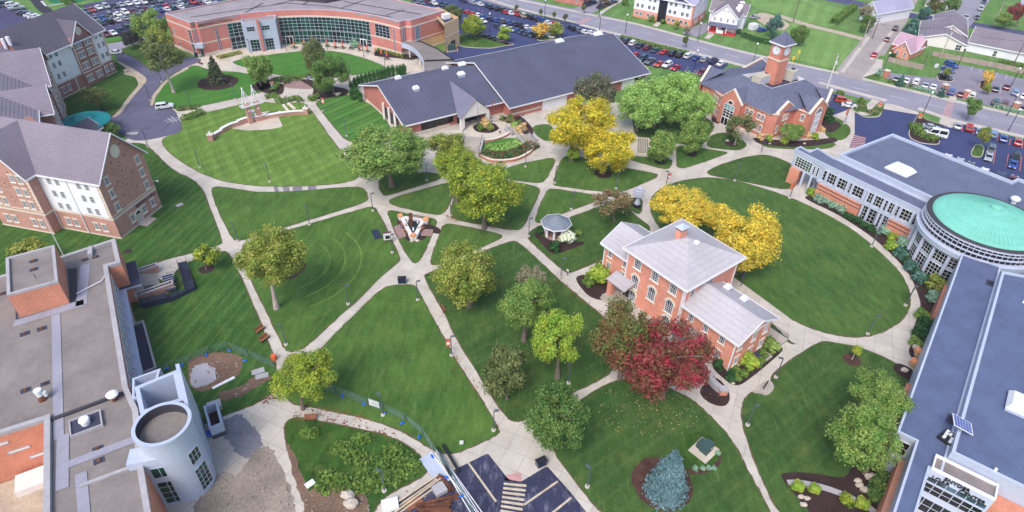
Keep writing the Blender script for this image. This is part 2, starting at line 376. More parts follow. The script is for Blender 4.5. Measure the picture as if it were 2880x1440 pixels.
def lines(segs,w,z,mat,k='o',name='bay_marking'):
    mb = MB()
    for x0,y0,x1,y1 in segs:
        a,b = g(k,x0,y0),g(k,x1,y1); l,r = offset_line([a,b],w); mb.add([(*l[0][:2],z),(*r[0][:2],z),(*r[1][:2],z),(*l[1][:2],z)],[(0,1,2,3)])
    return tag(mb.build(name,mat),kind='structure')
lines([(1177,1163,1248,1262),(1318,1270,1403,1211),(1390,1290,1437,1252)],.3,.018,'line_yellow')
lines([(1310,835,1390,815),(1240,910,1350,888),(1255,925,1350,902),(1265,890,1310,925),(1290,880,1335,918)],.22,.018,'line_white',0)
def lawn(pts,mat,r=3.5,**kw):
    poly = fillet([tuple(g('o',p[0],p[1],.05)[:2]) for p in pts],r); n = len(poly); ar = sum(poly[i][0]*poly[(i+1)%n][1]-poly[(i+1)%n][0]*poly[i][1] for i in range(n)); rng_ = random.Random(n); out = []
    for i in range(n):
        d = Vector(poly[(i+1)%n])-Vector(poly[i-1]); q = Vector((d.y,-d.x)).normalized()*(1 if ar > 0 else -1)*rng_.uniform(.1,.3); out.append((poly[i][0]+q.x,poly[i][1]+q.y))
    tag(MB().prism(out,-.02,.03,bot=False).build('soil_edge','soil'),kind='structure')
    return sheet('lawn',pts,.05,mat,r,.06,**kw)
lawn([(402,348),(465,331),(450,298),(550,276),(644,253),(700,262),(760,256),(775,268),(830,345),(884,417),(903,441),(893,452),(850,462),(744,469),(644,467),(600,462),(540,449),(500,432),(455,405),(420,378)],'lawn_oval',5)
lawn([(531,473),(547,469),(600,476),(644,484),(740,482),(840,473),(904,469),(920,479),(926,500),(918,508),(850,531),(727,567),(644,593),(600,606),(587,602),(560,550),(540,505)],'lawn_a')
lawn([(346,360),(362,362),(383,377),(405,402),(440,432),(488,452),(510,478),(535,545),(559,608),(556,614),(480,637),(393,659),(370,668),(300,710),(0,720),(-60,600),(0,420),(200,360)],'lawn_left',4)
lawn([(470,660),(540,637),(567,630),(580,645),(612,712),(644,786),(672,858),(686,890),(692,920),(700,960),(692,985),(644,1014),(600,1030),(527,1060),(480,1075),(400,1000),(330,760),(320,700),(400,700)],'lawn_left',4)
lawn([(606,614),(660,598),(744,573),(850,543),(934,519),(944,524),(962,556),(985,605),(1004,645),(1004,658),(960,693),(890,763),(840,806),(790,853),(762,876),(740,884),(722,882),(712,868),(680,800),(644,728),(615,660)],'lawn_a')
lawn([(826,857),(900,784),(957,730),(975,721),(994,717),(1039,716),(1050,727),(1080,785),(1117,853),(1141,900),(1200,990),(1235,1045),(1255,1083),(1251,1093),(1200,1117),(1161,1134),(1137,1140),(1110,1138),(1085,1128),(1050,1105),(1004,1077),(911,1049),(811,1027),(745,1017),(725,1005),(720,985),(738,955),(770,920)],'lawn_a',4)
lawn([(717,1072),(725,1056),(744,1050),(774,1054),(844,1068),(944,1088),(997,1105),(1037,1129),(1057,1149),(1074,1169),(1072,1190),(1044,1208),(977,1240),(944,1275),(935,1300),(780,1300),(757,1225),(735,1160),(719,1105)],'weeds',4)
lawn([(974,532),(984,529),(1040,541),(1091,549),(1098,557),(1094,573),(1075,615),(1057,653),(1047,661),(1037,659),(1020,632),(1000,594)],'lawn_a',2)
lawn([(977,507),(991,497),(1050,480),(1111,463),(1140,458),(1142,480),(1125,525),(1112,538),(1098,540),(1050,531),(991,516)],'lawn_dry',2)
lawn([(1152,461),(1220,456),(1285,457),(1340,466),(1356,473),(1357,483),(1320,562),(1308,577),(1290,578),(1220,566),(1150,553),(1133,545),(1136,520),(1145,490)],'lawn_dry',3)
lawn([(951,463),(964,491),(974,491),(1050,468),(1115,447),(1100,436),(1010,430),(962,440)],'lawn_dry',2)
lawn([(1248,432),(1300,414),(1388,396),(1397,404),(1384,430),(1370,455),(1355,460),(1290,452),(1255,446)],'lawn_a',2)
lawn([(1391,463),(1401,432),(1412,400),(1430,390),(1470,396),(1490,410),(1560,420),(1652,437),(1655,443),(1620,460),(1560,483),(1548,485),(1470,476),(1400,467)],'lawn_dry',2.5)
lawn([(1378,477),(1390,474),(1440,482),(1490,489),(1505,495),(1490,509),(1420,534),(1365,558),(1350,560),(1347,552),(1360,515)],'lawn_a',2)
lawn([(1327,592),(1345,572),(1400,558),(1440,545),(1495,524),(1555,504),(1572,514),(1600,545),(1640,572),(1600,640),(1518,650),(1440,683),(1428,685),(1412,676),(1370,638),(1332,603)],'lawn_dark',2.5)
lawn([(1577,500),(1608,497),(1615,506),(1613,533),(1605,538),(1594,532),(1580,520)],'lawn_a',1.2)
lawn([(1635,512),(1641,496),(1655,480),(1678,466),(1710,456),(1755,448),(1788,446),(1855,454),(1932,477),(2002,502),(2070,535),(2132,569),(2170,597),(2199,622),(2225,645),(2249,669),(2268,692),(2279,712),(2287,733),(2289,752),(2287,770),(2280,787),(2268,803),(2252,816),(2228,831),(2199,842),(2165,847),(2130,846),(2099,841),(2065,833),(2032,822),(1965,789),(1932,762),(1880,720),(1800,670),(1720,620),(1665,580),(1642,545)],'lawn_big',6)
lawn([(1779,431),(1810,415),(1870,396),(1920,388),(1955,396),(1990,412),(2025,436),(2005,464),(1985,475),(1960,474),(1880,458),(1800,443),(1782,438)],'lawn_dark',3)
lawn([(1575,392),(1640,396),(1688,400),(1690,408),(1685,422),(1671,425),(1630,414),(1588,402)],'lawn_a',1.5)
lawn([(1703,420),(1703,367),(1730,368),(1755,371),(1835,383),(1780,404),(1721,423)],'lawn_a',1.5)
lawn([(1778,370),(1785,343),(1811,333),(1840,336),(1862,348),(1878,363),(1873,372),(1851,378)],'lawn_dark',2)
lawn([(1590,290),(1690,282),(1790,300),(1797,323),(1777,345),(1768,366),(1700,360),(1600,345)],'lawn_dark',3)
lawn([(1338,317),(1375,311),(1390,320),(1400,350),(1375,356),(1350,340)],'lawn_a',2)
lawn([(1067,697),(1073,689),(1111,676),(1224,629),(1285,607),(1298,607),(1320,624),(1348,649),(1411,709),(1455,746),(1512,792),(1545,830),(1560,890),(1535,942),(1451,981),(1400,1010),(1325,1052),(1310,1058),(1290,1058),(1274,1049),(1210,950),(1154,859),(1110,770)],'lawn_dark',3.5)
lawn([(1083,659),(1098,612),(1114,567),(1127,562),(1200,576),(1258,589),(1264,596),(1224,616),(1111,664),(1089,666)],'lawn_dry',1.5)
lawn([(1391,1135),(1400,1090),(1420,1040),(1468,1000),(1555,952),(1640,955),(1731,999),(1760,1022),(1788,1049),(1815,1076),(1838,1105),(1858,1138),(1875,1175),(1932,1276),(1945,1310),(1526,1310),(1438,1195)],'lawn_dark',4)
lawn([(1867,1050),(1868,1020),(1876,1000),(1893,986),(1915,990),(1929,996),(1948,976),(1937,950),(1965,925),(2010,893),(2055,863),(2078,859),(2145,869),(2219,895),(2310,946),(2270,1080),(2240,1310),(1972,1310),(1932,1235),(1900,1160),(1878,1100)],'lawn_dark',3.5)
lawn([(1939,799),(1952,801),(1990,828),(2015,851),(2010,861),(1992,865),(1960,846),(1930,820)],'lawn_dark',2)
lawn([(582,157),(600,150),(636,144),(672,139),(720,132),(777,127),(831,128),(866,133),(894,140),(920,148),(944,157),(975,170),(930,182),(884,190),(784,194),(700,189),(650,176),(610,167)],'lawn_commons',4)
lawn([(385,262),(391,245),(397,230),(410,214),(427,200),(450,183),(477,167),(493,164),(530,178),(600,181),(655,194),(690,204),(682,222),(644,236),(500,267),(452,282),(440,271),(395,266)],'lawn_commons',3)
lawn([(794,260),(803,252),(817,247),(877,237),(931,263),(964,290),(985,330),(900,362),(868,350),(830,305)],'lawn_stripe',2)
lawn([(150,250),(293,177),(287,153),(306,160),(317,173),(340,190),(350,210),(320,253),(277,297),(257,303),(150,300)],'lawn_left',4)
lawn([(300,128),(318,118),(350,108),(400,96),(470,136),(430,160),(372,170),(350,150),(318,136)],'lawn_a',2)
lawn([(262,96),(300,92),(345,78),(410,62),(430,66),(350,95),(270,108)],'lawn_commons',2)
lawn([(2072,283),(2110,298),(2140,320),(2135,342),(2110,355),(2080,345),(2068,300)],'lawn_a',3)
lawn([(1912,361),(1960,368),(2040,368),(2096,356),(2102,366),(2070,375),(1990,374),(1950,372),(1925,369)],'lawn_a',1.5)
sheet('gravel_strip',[(287,150),(310,160),(330,170),(366,193),(370,203),(333,246),(300,290),(277,298),(297,280),(320,247),(350,213),(340,192),(307,187),(320,173)],.06,'gravel',2)
sheet('gravel_strip',[(377,266),(383,240),(410,207),(443,183),(477,167),(473,174),(433,194),(413,214),(390,246),(386,264)],.06,'gravel',1.5)
for rr in (8.2,11.2,14.4):
    P = g('o',722,665); mb = MB(); n = 40; z = .055
    for i in range(n+1):
        a = -1.0+1.9*i/n; mb.v += [(P.x+math.cos(a)*r_*1.0,P.y+math.sin(a)*r_,z) for r_ in (rr,rr+.35)]
    for i in range(n): mb.f.append([2*i,2*i+1,2*i+3,2*i+2]); mb.m.append(0)
    tag(mb.build('mowing_ring','lawn_oval'),kind='structure')
def bed(pts,r=2.0,mat='mulch',z=.065,k='o'): return sheet('planting_bed',pts,z,mat,r,.06,k=k)
def disc(x,y,rad,mat,z=.065,name='planting_bed',k='o',sy=1.0,rz=0.0):
    P = g(k,x,y,z); mb = MB(); n = 24; rng = random.Random(int(x*7+y)); pts = []
    for i in range(n):
        a = 2*math.pi*i/n; r_ = rad*(1+rng.uniform(-.04,.04)); dx,dy = r_*math.cos(a),r_*sy*math.sin(a)
        pts.append((P.x+dx*math.cos(rz)-dy*math.sin(rz),P.y+dx*math.sin(rz)+dy*math.cos(rz)))
    return tag(mb.prism(pts,z-.06,z,bot=False).build(name,mat),kind='structure')
for x,y,rad in ((548,207,6.0),(655,218,3.0),(1666,1214,4.3),(2143,905,1.5),(520,676,1.5),(722,675,3.6),(322,632,.8),(250,280,1.6),(1517,437,2.2),(1740,387,1.6),(1662,408,1.3)): disc(x,y,rad,'mulch' if y < 900 else 'mulch_red')
bed([(1700,1130),(1715,1098),(1755,1084),(1795,1098),(1812,1140),(1800,1178),(1760,1190),(1725,1182),(1735,1200),(1710,1180)],2,'weeds',.06)
bed([(1727,1176),(1772,1184),(1806,1160),(1812,1140),(1817,1155),(1808,1178),(1780,1190),(1735,1196)],1,'mulch_red',.07)
bed([(1757,985),(1775,960),(1790,946),(1812,955),(1832,980),(1838,1005),(1825,1022),(1802,1020),(1775,1008)],2)                      # bed with the stone bench
bed([(1790,925),(1800,905),(1840,935),(1900,890),(1935,845),(1970,875),(1968,884),(1915,930),(1868,966),(1848,970),(1830,960)],1.5)
bed([(1448,700),(1455,692),(1490,690),(1520,680),(1540,740),(1515,757),(1480,745),(1455,715)],1.5)
bed([(1341,588),(1352,582),(1372,600),(1420,612),(1470,606),(1470,615),(1420,632),(1400,640),(1385,637),(1370,622)],1.2)
bed([(2020,495),(2045,490),(2160,545),(2240,600),(2300,640),(2330,690),(2372,770),(2355,830),(2320,880),(2285,870),(2300,820),(2318,770),(2312,745),(2290,690),(2245,640),(2190,592),(2110,540),(2040,507)],3)
bed([(2285,875),(2320,850),(2330,880),(2312,902),(2290,898)],1)
bed([(2246,918),(2262,912),(2300,930),(2290,960),(2250,935)],1)
bed([(1963,1195),(1975,1188),(2040,1188),(2132,1206),(2145,1160),(2240,1140),(2250,1330),(2060,1330),(2030,1275),(2000,1245),(1975,1215)],2,'mulch')
bed([(1040,548),(1070,560),(1110,575),(1108,590),(1078,582),(1072,600),(1050,608),(1022,605),(1020,600),(1000,572),(998,552),(1010,545)],1.5)
bed([(1575,500),(1610,498),(1613,530),(1590,520)],1)
bed([(640,205),(690,200),(716,214),(712,236),(690,240),(655,230)],2)
bed([(735,190),(800,205),(830,215),(880,225),(872,240),(815,248),(795,250),(785,240),(790,222)],2)
bed([(940,140),(1000,146),(1028,150),(1042,150),(1056,142),(990,130),(950,118)],1)
bed([(790,93),(1000,100),(1000,104),(790,98)],.3,'gravel')
bed([(1150,335),(1180,350),(1185,375),(1160,372),(1150,355)],1)
bed([(1256,293),(1285,285),(1312,292),(1330,310),(1342,325),(1340,345),(1322,340),(1310,330),(1290,310)],1.5)
bed([(1890,345),(1930,350),(2000,355),(2060,350),(2100,345),(2110,355),(2060,366),(1990,370),(1930,366),(1905,360)],1.5)
bed([(1820,362),(1832,352),(1850,356),(1860,362),(1842,370)],1)
bed([(2065,300),(2110,305),(2118,318),(2090,335),(2070,325)],1)
bed([(1790,290),(1815,300),(1810,312),(1790,305)],1)
def island(pts,mat='lawn_a',r=2.0,curb=.3,k='o'):
    poly = [tuple(g(k,x,y)[:2]) for x,y in pts]; f = fillet(poly,r)
    cx,cy = sum(p[0] for p in f)/len(f),sum(p[1] for p in f)/len(f)
    tag(MB().prism(f,-.1,.12,bot=False).build('curb','curb'),kind='structure')
    def shrink(p):
        d = Vector((p[0]-cx,p[1]-cy)); L = d.length; d *= max(0,(L-curb)/L); return (cx+d.x,cy+d.y)
    return tag(MB().prism([shrink(p) for p in f],.1,.15,bot=False).build('lawn' if 'lawn' in mat else 'planting_bed',mat),kind='structure')
island([(2139,275),(2160,262),(2185,262),(2192,288),(2228,262),(2212,295),(2175,296)],'lawn_a',1.5)
island([(2284,335),(2310,284),(2325,300),(2390,320),(2380,316),(2320,312),(2315,340),(2365,352),(2362,365),(2320,362),(2290,350)],'mulch',1.5)
island([(2441,385),(2452,363),(2470,364),(2477,374),(2470,397),(2445,395)],'lawn_a',2)
island([(2464,205),(2470,202),(2490,203),(2494,222),(2480,228),(2462,224)],'mulch_red',2)
island([(2355,190),(2395,196),(2402,203),(2392,207),(2360,203)],'mulch',1)
island([(1347,98),(1375,90),(1410,92),(1414,96),(1385,101),(1355,103)],'lawn_dry',1.5)
island([(1180,87),(1240,100),(1288,112),(1240,122),(1190,121),(1155,117),(1155,85)],'lawn_dry',2)
island([(1255,105),(1285,108),(1296,112),(1275,115)],'mulch_red',1)
sheet('verge',[(2168,195),(2185,178),(2210,180),(2222,192),(2210,202)],-.01,'lawn_a',2)
sheet('verge',[(2200,155),(2215,138),(2240,146),(2320,168),(2360,160),(2352,194),(2240,180)],-.02,'grass_town',2)
sheet('playing_field',[(110,-20),(125,5),(150,10),(200,6),(240,-10)],-.02,'turf_green',1)
ribbon('running_track',[(85,-8),(110,22),(135,36)],4,-.016,'black_track')
lines([(104,2,116,15),(116,15,180,5),(180,5,175,-6)],.9,-.008,'line_white',name='field_marking')
sheet('meadow',[(1885,-10),(2010,-6),(2145,28),(2090,70),(2010,52),(1960,38),(1895,20)],-.05,'grass_field',3)
sheet('meadow',[(1970,75),(1985,55),(2050,72),(2180,105),(2140,170),(2110,176),(1985,145),(1940,110)],-.05,'grass_field',4)
for pts,w in (([(1130,-35),(1290,17),(1448,56)],2.0),([(1460,62),(1545,84),(1720,126),(1850,160),(1960,187)],2.2),([(2060,207),(2150,232),(2230,253)],2.2),([(2310,272),(2400,303),(2500,326),(2640,360)],2.2),
               ([(1300,-2),(1435,26),(1500,40),(1600,60),(1720,92),(1850,126),(1985,157),(2110,184)],1.8),([(2170,198),(2300,230),(2384,250),(2500,276),(2640,308)],2.2),([(1505,40),(1530,20),(1580,-8)],1.5),([(1778,97),(1795,80),(1805,70)],2.0),([(1648,66),(1660,56)],2.0),
               ([(2118,182),(2160,126),(2186,92)],1.3),([(2236,14),(2290,30),(2400,46)],1.5),([(2192,150),(2215,118),(2245,78)],1.3)):
    ribbon('sidewalk',pts,w,-.004,'sidewalk')
sheet('crossing_apron',[(2362,310),(2368,293),(2392,299),(2405,310),(2398,322),(2378,318)],.005,'sidewalk',1)
sheet('crossing_apron',[(2384,255),(2390,238),(2408,240),(2404,258)],.005,'sidewalk',1)
sheet('crossing_apron',[(2212,272),(2228,260),(2245,262),(2312,282),(2308,288)],.003,'sidewalk',.5)
sheet('crossing_apron',[(2200,160),(2205,148),(2222,150),(2216,180),(2168,196)],-.001,'sidewalk',.5)
ribbon('footpath',[(2205,252),(2190,266),(2192,278),(2180,286),(2160,284)],2.2,.16,'path')
sheet('footpath',[(1440,686),(1520,655),(1560,640),(1560,660),(1480,690),(1450,700)],.054,'path',1)
sheet('footpath',[(1640,565),(1850,700),(2000,810),(2040,860),(2000,870),(1930,800),(1830,720),(1700,640)],.058,'path',2)
lines([(690,477,700,475),(712,477,728,474),(736,477,760,474),(775,476,796,473)],2.6,.006,'patch_gray',name='path_patch')
sheet('bare_soil',[(470,905),(500,895),(545,886),(580,886),(608,900),(612,925),(596,950),(560,965),(520,985),(480,980)],.055,'dirt',3)
sheet('gravel_patch',[(480,930),(498,916),(515,911),(535,922),(552,945),(540,960),(505,975),(478,975)],.06,'gravel_blue',2)
sheet('bare_soil',[(540,990),(600,975),(650,940),(690,950),(660,965),(600,1000),(560,1012)],.055,'dirt',3)
sheet('rubble_ground',[(470,1320),(520,1205),(560,1185),(600,1200),(640,1130),(680,1120),(700,1160),(730,1220),(755,1320)],.012,'rubble',4)
sheet('rubble_ground',[(770,1240),(790,1225),(880,1225),(930,1250),(930,1330),(760,1330)],.062,'dirt',3)
sheet('slurry_spill',[(545,1078),(575,1048),(612,1040),(622,1065),(650,1080),(665,1120),(640,1155),(600,1150),(575,1110)],.009,'slurry',3)
sheet('concrete_slab',[(525,1115),(600,1090),(640,1140),(600,1205),(530,1215)],.006,'pad',1)
sheet('bare_soil',[(718,1110),(735,1130),(760,1200),(790,1260),(760,1270),(735,1190)],.056,'dirt',2)
sheet('paver_area',[(990,570),(1015,560),(1022,595),(1003,601)],.075,'paver',.3)
sheet('paver_area',[(1060,576),(1090,577),(1086,594),(1058,593)],.075,'paver',.3)
sheet('paver_area',[(1036,541),(1060,545),(1056,552),(1034,548)],.075,'paver',.3)
sheet('paver_area',[(790-30,200),(790,203),(800,214),(780,225),(730,222),(690,212),(712,200)],.01,'paver',1)
sheet('stage_floor',[(578,322),(625,297),(700,293),(712,318),(680,325),(620,328)],.1,'plaza',1)
sheet('stair_path',[(395,660),(470,640),(480,655),(440,680),(430,715),(395,700)],.056,'path',1.5)
sheet('bike_pad',[(1890,988),(1912,965),(1940,955),(1950,976),(1930,997),(1915,990)],.056,'pad',1)
brick('brick_dorm',C(186,136,124),C(206,156,142),C(196,170,160))
brick('brick_dorm_dark',C(156,108,102),C(176,126,118),C(170,140,132))
brick('brick_pink',C(228,146,122),C(240,166,144),C(230,190,175))
brick('brick_commons',C(200,122,112),C(216,140,130),C(226,180,168))
brick('brick_metal',C(190,112,102),C(208,132,120),C(220,178,168))
brick('brick_clock',C(206,126,106),C(220,144,124),C(226,176,158))
brick('brick_orange',C(208,132,106),C(222,152,126),C(226,170,150))
plain('stucco_white',C(240,240,244,.9),.7,.05,.3,2)
plain('stucco_gray',C(206,212,232),.7,.06,.3,2)
plain('panel_blue',C(190,199,218),.5,.06,.3,1.5)
plain('stone',C(228,216,200),.8,.08,.5,4)
plain('stone_tan',C(226,192,150),.8,.1,.5,4)
plain('white_trim',C(242,240,244,.9),.5,.04,.5,0)
plain('gray_trim',C(196,202,222),.5,.05,.5,0)
plain('dark_metal',C(40,42,50),.5,.1,.5,0)
plain('pole_gray',C(104,112,124),.45,.1,.5,0,.3)
plain('siding_white',C(238,236,244,.9),.6,.05,.4,2)
plain('siding_cream',C(236,230,226,.9),.6,.06,.4,2)
plain('red_paint',C(214,58,66),.5,.08)
plain('wood',C(150,98,72),.8,.25,.8,5)
plain('wood_grey',C(178,160,150),.85,.25,.8,5); plain('wood_pale',C(214,196,170),.8,.2,.8,5)
plain('rust',C(124,80,60),.9,.5,.8,4)
plain('louver',C(196,190,176),.6,.08)
plain('rock',C(206,192,178),.9,.25,1.2,5)
plain('white_plastic',C(236,236,238,.9),.4,.04,.5,0)
plain('blue_plastic',C(30,104,214),.4,.08,.5,0)
plain('orange_fabric',C(244,112,66),.6,.06,.5,0)
plain('soffit_dark',C(70,68,76),.8,.1,.5,0)
plain('teal_metal',C(28,150,150),.45,.08,.4,0)
plain('ornament_teal',C(66,92,92),.6,.1,.5,0)
shingle('shingle_dorm',C(144,135,148),0,.32,.14,.5)
shingle('shingle_dark',C(106,100,114),0,.32,.2,.4)
shingle('shingle_slate',C(108,112,136),0,.4,.4,.2)
shingle('shingle_gray',C(194,189,194),0,.45,.12,.12)
shingle('shingle_gazebo',C(136,146,160),0,.3,.3,.35)
shingle('shingle_pink',C(200,164,182),0,.4,.2,.25)
shingle('shingle_town',C(142,132,142),0,.4,.22,.2)
shingle('shingle_lav',C(176,172,200),0,.4,.15,.2)
shingle('metal_roof',C(94,96,118),-math.atan2(.555,.83),1.1,.1,.3,'x')
shingle('metal_roof_porch',C(130,128,148),-math.atan2(.555,.83)+math.pi/2,.9,.1,.3,'x')
shingle('dome_roof',C(128,204,186),0,.6,.1,.06)
def membrane(name,col,seam=3.0,ang=0.0,var=.14):
    m,t,b = nt(name); p = pos(t); q = rotv(t,p,ang)
    c = mixc(t,1.0,col,ramp(t,noise(t,p,.2,5,.65),[(.3,gr(1-var)),(.7,gr(1+var*.7))]),'MULTIPLY')
    c = mixc(t,1.0,c,ramp(t,noise(t,p,4.5,4,.8),[(.25,gr(.82)),(.75,gr(1.14))]),'MULTIPLY')
    s = node(t,'ShaderNodeSeparateXYZ'); t.links.new(q,s.inputs[0])
    w = math_(t,'LESS_THAN',math_(t,'FRACT',math_(t,'MULTIPLY',s.outputs[0],1/seam)),.03)
    c = mixc(t,math_(t,'MULTIPLY',w,.4),c,tuple(v*.5 for v in col[:3])+(1,))
    c = mixc(t,ramp(t,noise(t,rotv(t,p,ang,(1,.3,1)),.35,6,.7),[(.54,gr(0)),(.74,gr(.42))]),c,tuple(v*.55 for v in col[:3])+(1,))
    t.links.new(c,b.inputs['Base Color']); b.inputs['Roughness'].default_value = .8; M[name] = m
membrane('roof_blue',C(94,106,140),2.6,.9,.2)
membrane('roof_blue_high',C(102,110,136),3.0,.55,.16)
membrane('roof_gravel',C(140,131,127),400,0,.26)
membrane('roof_gravel_commons',C(160,150,154),400,0,.18)
membrane('roof_black',C(62,62,86),2.5,.3)
membrane('roof_strip',C(160,158,172),3.0,.3)
def glass(name,col,rough=.08,tint2=None):
    m,t,b = nt(name); p = pos(t)
    c = mixc(t,ramp(t,noise(t,p,.35,2),[(.42,gr(0)),(.6,gr(1))]),col,tint2 or tuple(v*.45 for v in col[:3])+(1,))
    t.links.new(c,b.inputs['Base Color']); b.inputs['Roughness'].default_value = rough; b.inputs['Specular IOR Level'].default_value = .5; M[name] = m
glass('glass_green',C(14,74,60),.1,C(8,26,28))
glass('glass_dark',C(26,30,38),.08)
glass('glass_blue',C(84,116,132),.1,C(40,60,72))
glass('glass_window',C(64,72,84),.1,C(30,34,42))
glass('glass_pale',C(150,186,192),.12,C(120,160,168))
paint('solar',C(96,112,168),.2); paint('water',C(34,62,70),.08)
def wallM(p,n):                                 # X runs to the right as seen from outside, -Y points out of the wall
    n = Vector((n[0],n[1],0)).normalized(); X = Vector((-n.y,n.x,0))
    return Matrix(((X.x,-n.x,0,p[0]),(X.y,-n.y,0,p[1]),(0,0,1,p[2]),(0,0,0,1)))
WIN = {}
def win_meshes(w,h,nx,ny,frame,glas,trim,arch=False,bar=.07,sill=True,border=.1):
    key = (w,h,nx,ny,frame,glas,trim,arch,bar,sill,border)
    if key in WIN: return WIN[key]
    fr,pn,tr,li = MB(),MB(),MB(),MB(); d = .07
    hh = h-w/2 if arch else h
    fr.box(-w/2,-w/2+border,-d,.02,0,hh); fr.box(w/2-border,w/2,-d,.02,0,hh); fr.box(-w/2+border,w/2-border,-d,.02,0,border)
    if arch:
        n = 10; vs = []
        for i in range(n+1):
            a = math.pi*i/n
            for r,y in ((w/2,-d),(w/2-border,-d),(w/2,.02),(w/2-border,.02)): vs.append((r*math.cos(a),y,hh+r*math.sin(a)))
        fs = []
        for i in range(n):
            b = 4*i; fs += [(b,b+1,b+5,b+4),(b+2,b,b+4,b+6),(b+1,b+3,b+7,b+5)]
        fr.add(vs,fs)
    else: fr.box(-w/2+border,w/2-border,-d,.02,h-border,h)
    for i in range(1,nx):
        x = -w/2+w*i/nx; fr.box(x-bar/2,x+bar/2,-d+.012,.01,border,(hh+math.sqrt(max(0,(w/2)**2-x*x))-border) if arch else h-border)
    for j in range(1,ny):
        z = hh*j/ny; fr.box(-w/2+border,w/2-border,-d+.02,.005,z-bar/2,z+bar/2)
    if arch:
        n = 12; poly = [(-w/2+.03,0),(w/2-.03,0)]+[((w/2-.03)*math.cos(math.pi*i/n),hh+(w/2-.03)*math.sin(math.pi*i/n)) for i in range(n+1)]
        pn.add([(x,-.025,z) for x,z in poly],[list(range(len(poly)))])
    else: pn.add([(-w/2+.03,-.025,.03),(w/2-.03,-.025,.03),(w/2-.03,-.025,h-.03),(-w/2+.03,-.025,h-.03)],[(0,1,2,3)])
    res = [fr.mesh('window',frame),pn.mesh('pane',glas),None,None]
    if trim:
        if sill: tr.box(-w/2-.22,w/2+.22,-.16,.0,-.26,-.01)
        if arch:
            n = 12; vs,fs = [],[]
            for i in range(n+1):
                a = math.pi*i/n
                for r,y in ((w/2+.01,-.1),(w/2+.32,-.1),(w/2+.32,.01)): vs.append((r*math.cos(a),y,hh+r*math.sin(a)))
            for i in range(n): b = 3*i; fs += [(b,b+3,b+4,b+1),(b+1,b+4,b+5,b+2)]
            li.add(vs,fs)
        else: li.box(-w/2-.22,w/2+.22,-.12,.0,h+.01,h+.3)
        if sill: res[2] = tr.mesh('sill',trim)
        res[3] = li.mesh('lintel',trim)
    WIN[key] = res; return res
def window(parent,P,n,z,w=1.0,h=1.5,nx=2,ny=2,frame='white_trim',glas='glass_window',trim='stone',**kw):
    ms = win_meshes(w,h,nx,ny,frame,glas,trim,**kw)
    o = ob('window',ms[0],parent,wallM((P[0],P[1],z),n)); ob('pane',ms[1],o)
    if ms[2]: ob('sill',ms[2],o)
    if ms[3]: ob('lintel',ms[3],o)
    return o
def along(p0,p1,n,us,zs,parent,**kw):      # windows at distances us along the wall p0->p1, sills at heights zs
    a,b = Vector(p0[:2]),Vector(p1[:2]); d = (b-a).normalized()
    for z in zs:
        for u in us: window(parent,a+d*u,n,z,**kw)
def gable_solid(mb,x0,x1,y0,y1,z0,ze,zr,axis='x',mi=0):
    if axis == 'x':
        ym = (y0+y1)/2; vs = [(x,*q) for x in (x0,x1) for q in ((y0,z0),(y1,z0),(y1,ze),(ym,zr),(y0,ze))]
    else:
        xm = (x0+x1)/2; vs = [(q[0],y,q[1]) for y in (y1,y0) for q in ((x0,z0),(x1,z0),(x1,ze),(xm,zr),(x0,ze))]
    mb.add(vs,[(4,3,2,1,0),(5,6,7,8,9),(0,1,6,5),(1,2,7,6),(2,3,8,7),(3,4,9,8),(4,0,5,9)],mi)
def slab(mb,a,b,c,d,th=.22,mi=0):           # a roof slab under the quad a b c d
    vs = [Vector(v) for v in (a,b,c,d)]; mb.add(vs+[v-Vector((0,0,th)) for v in vs],[(0,1,2,3),(7,6,5,4),(0,4,5,1),(1,5,6,2),(2,6,7,3),(3,7,4,0)],mi)
def roof_gable(rf,tr,x0,x1,y0,y1,ze,zr,axis='x',oe=.6,ov=.5,th=.24,ends=(1,1),lift=.12,fw_=.34):
    """two slabs, barge boards on the gable ends and a gutter along the eaves"""
    if axis == 'x': A,B,L0,L1 = y0,y1,x0,x1; P = lambda l,s,z: (l,s,z)
    else: A,B,L0,L1 = x0,x1,y0,y1; P = lambda l,s,z: (s,l,z)
    m = (A+B)/2; sl = (zr-ze)/(m-A); l0 = L0-(ov if ends[0] else 0); l1 = L1+(ov if ends[1] else 0)
    for s0,sg in ((A,-1),(B,1)):
        e = s0+sg*oe; z = ze-sl*oe+lift; zt = zr+lift
        slab(rf,P(l0,e,z),P(l1,e,z),P(l1,m,zt),P(l0,m,zt),th)
        tr.box(*sorted((P(l0,e,0)[0],P(l1,e+sg*.14,0)[0])),*sorted((P(l0,e,0)[1],P(l1,e+sg*.14,0)[1])),z-th-.08,z+.02)
        for l,en,sgn in ((l0,ends[0],-1),(l1,ends[1],1)):
            if not en: continue
            a,b = (l+sgn*.003,l+sgn*.11) if sgn > 0 else (l-.11,l-.003)
            vs = [P(q,ss,zz) for q in (a,b) for ss,zz in ((e,z+.04),(m,zt+.04),(m,zt-fw_),(e,z-fw_))]
            tr.add(vs,[(0,1,2,3),(7,6,5,4),(0,4,5,1),(1,5,6,2),(2,6,7,3),(3,7,4,0)])
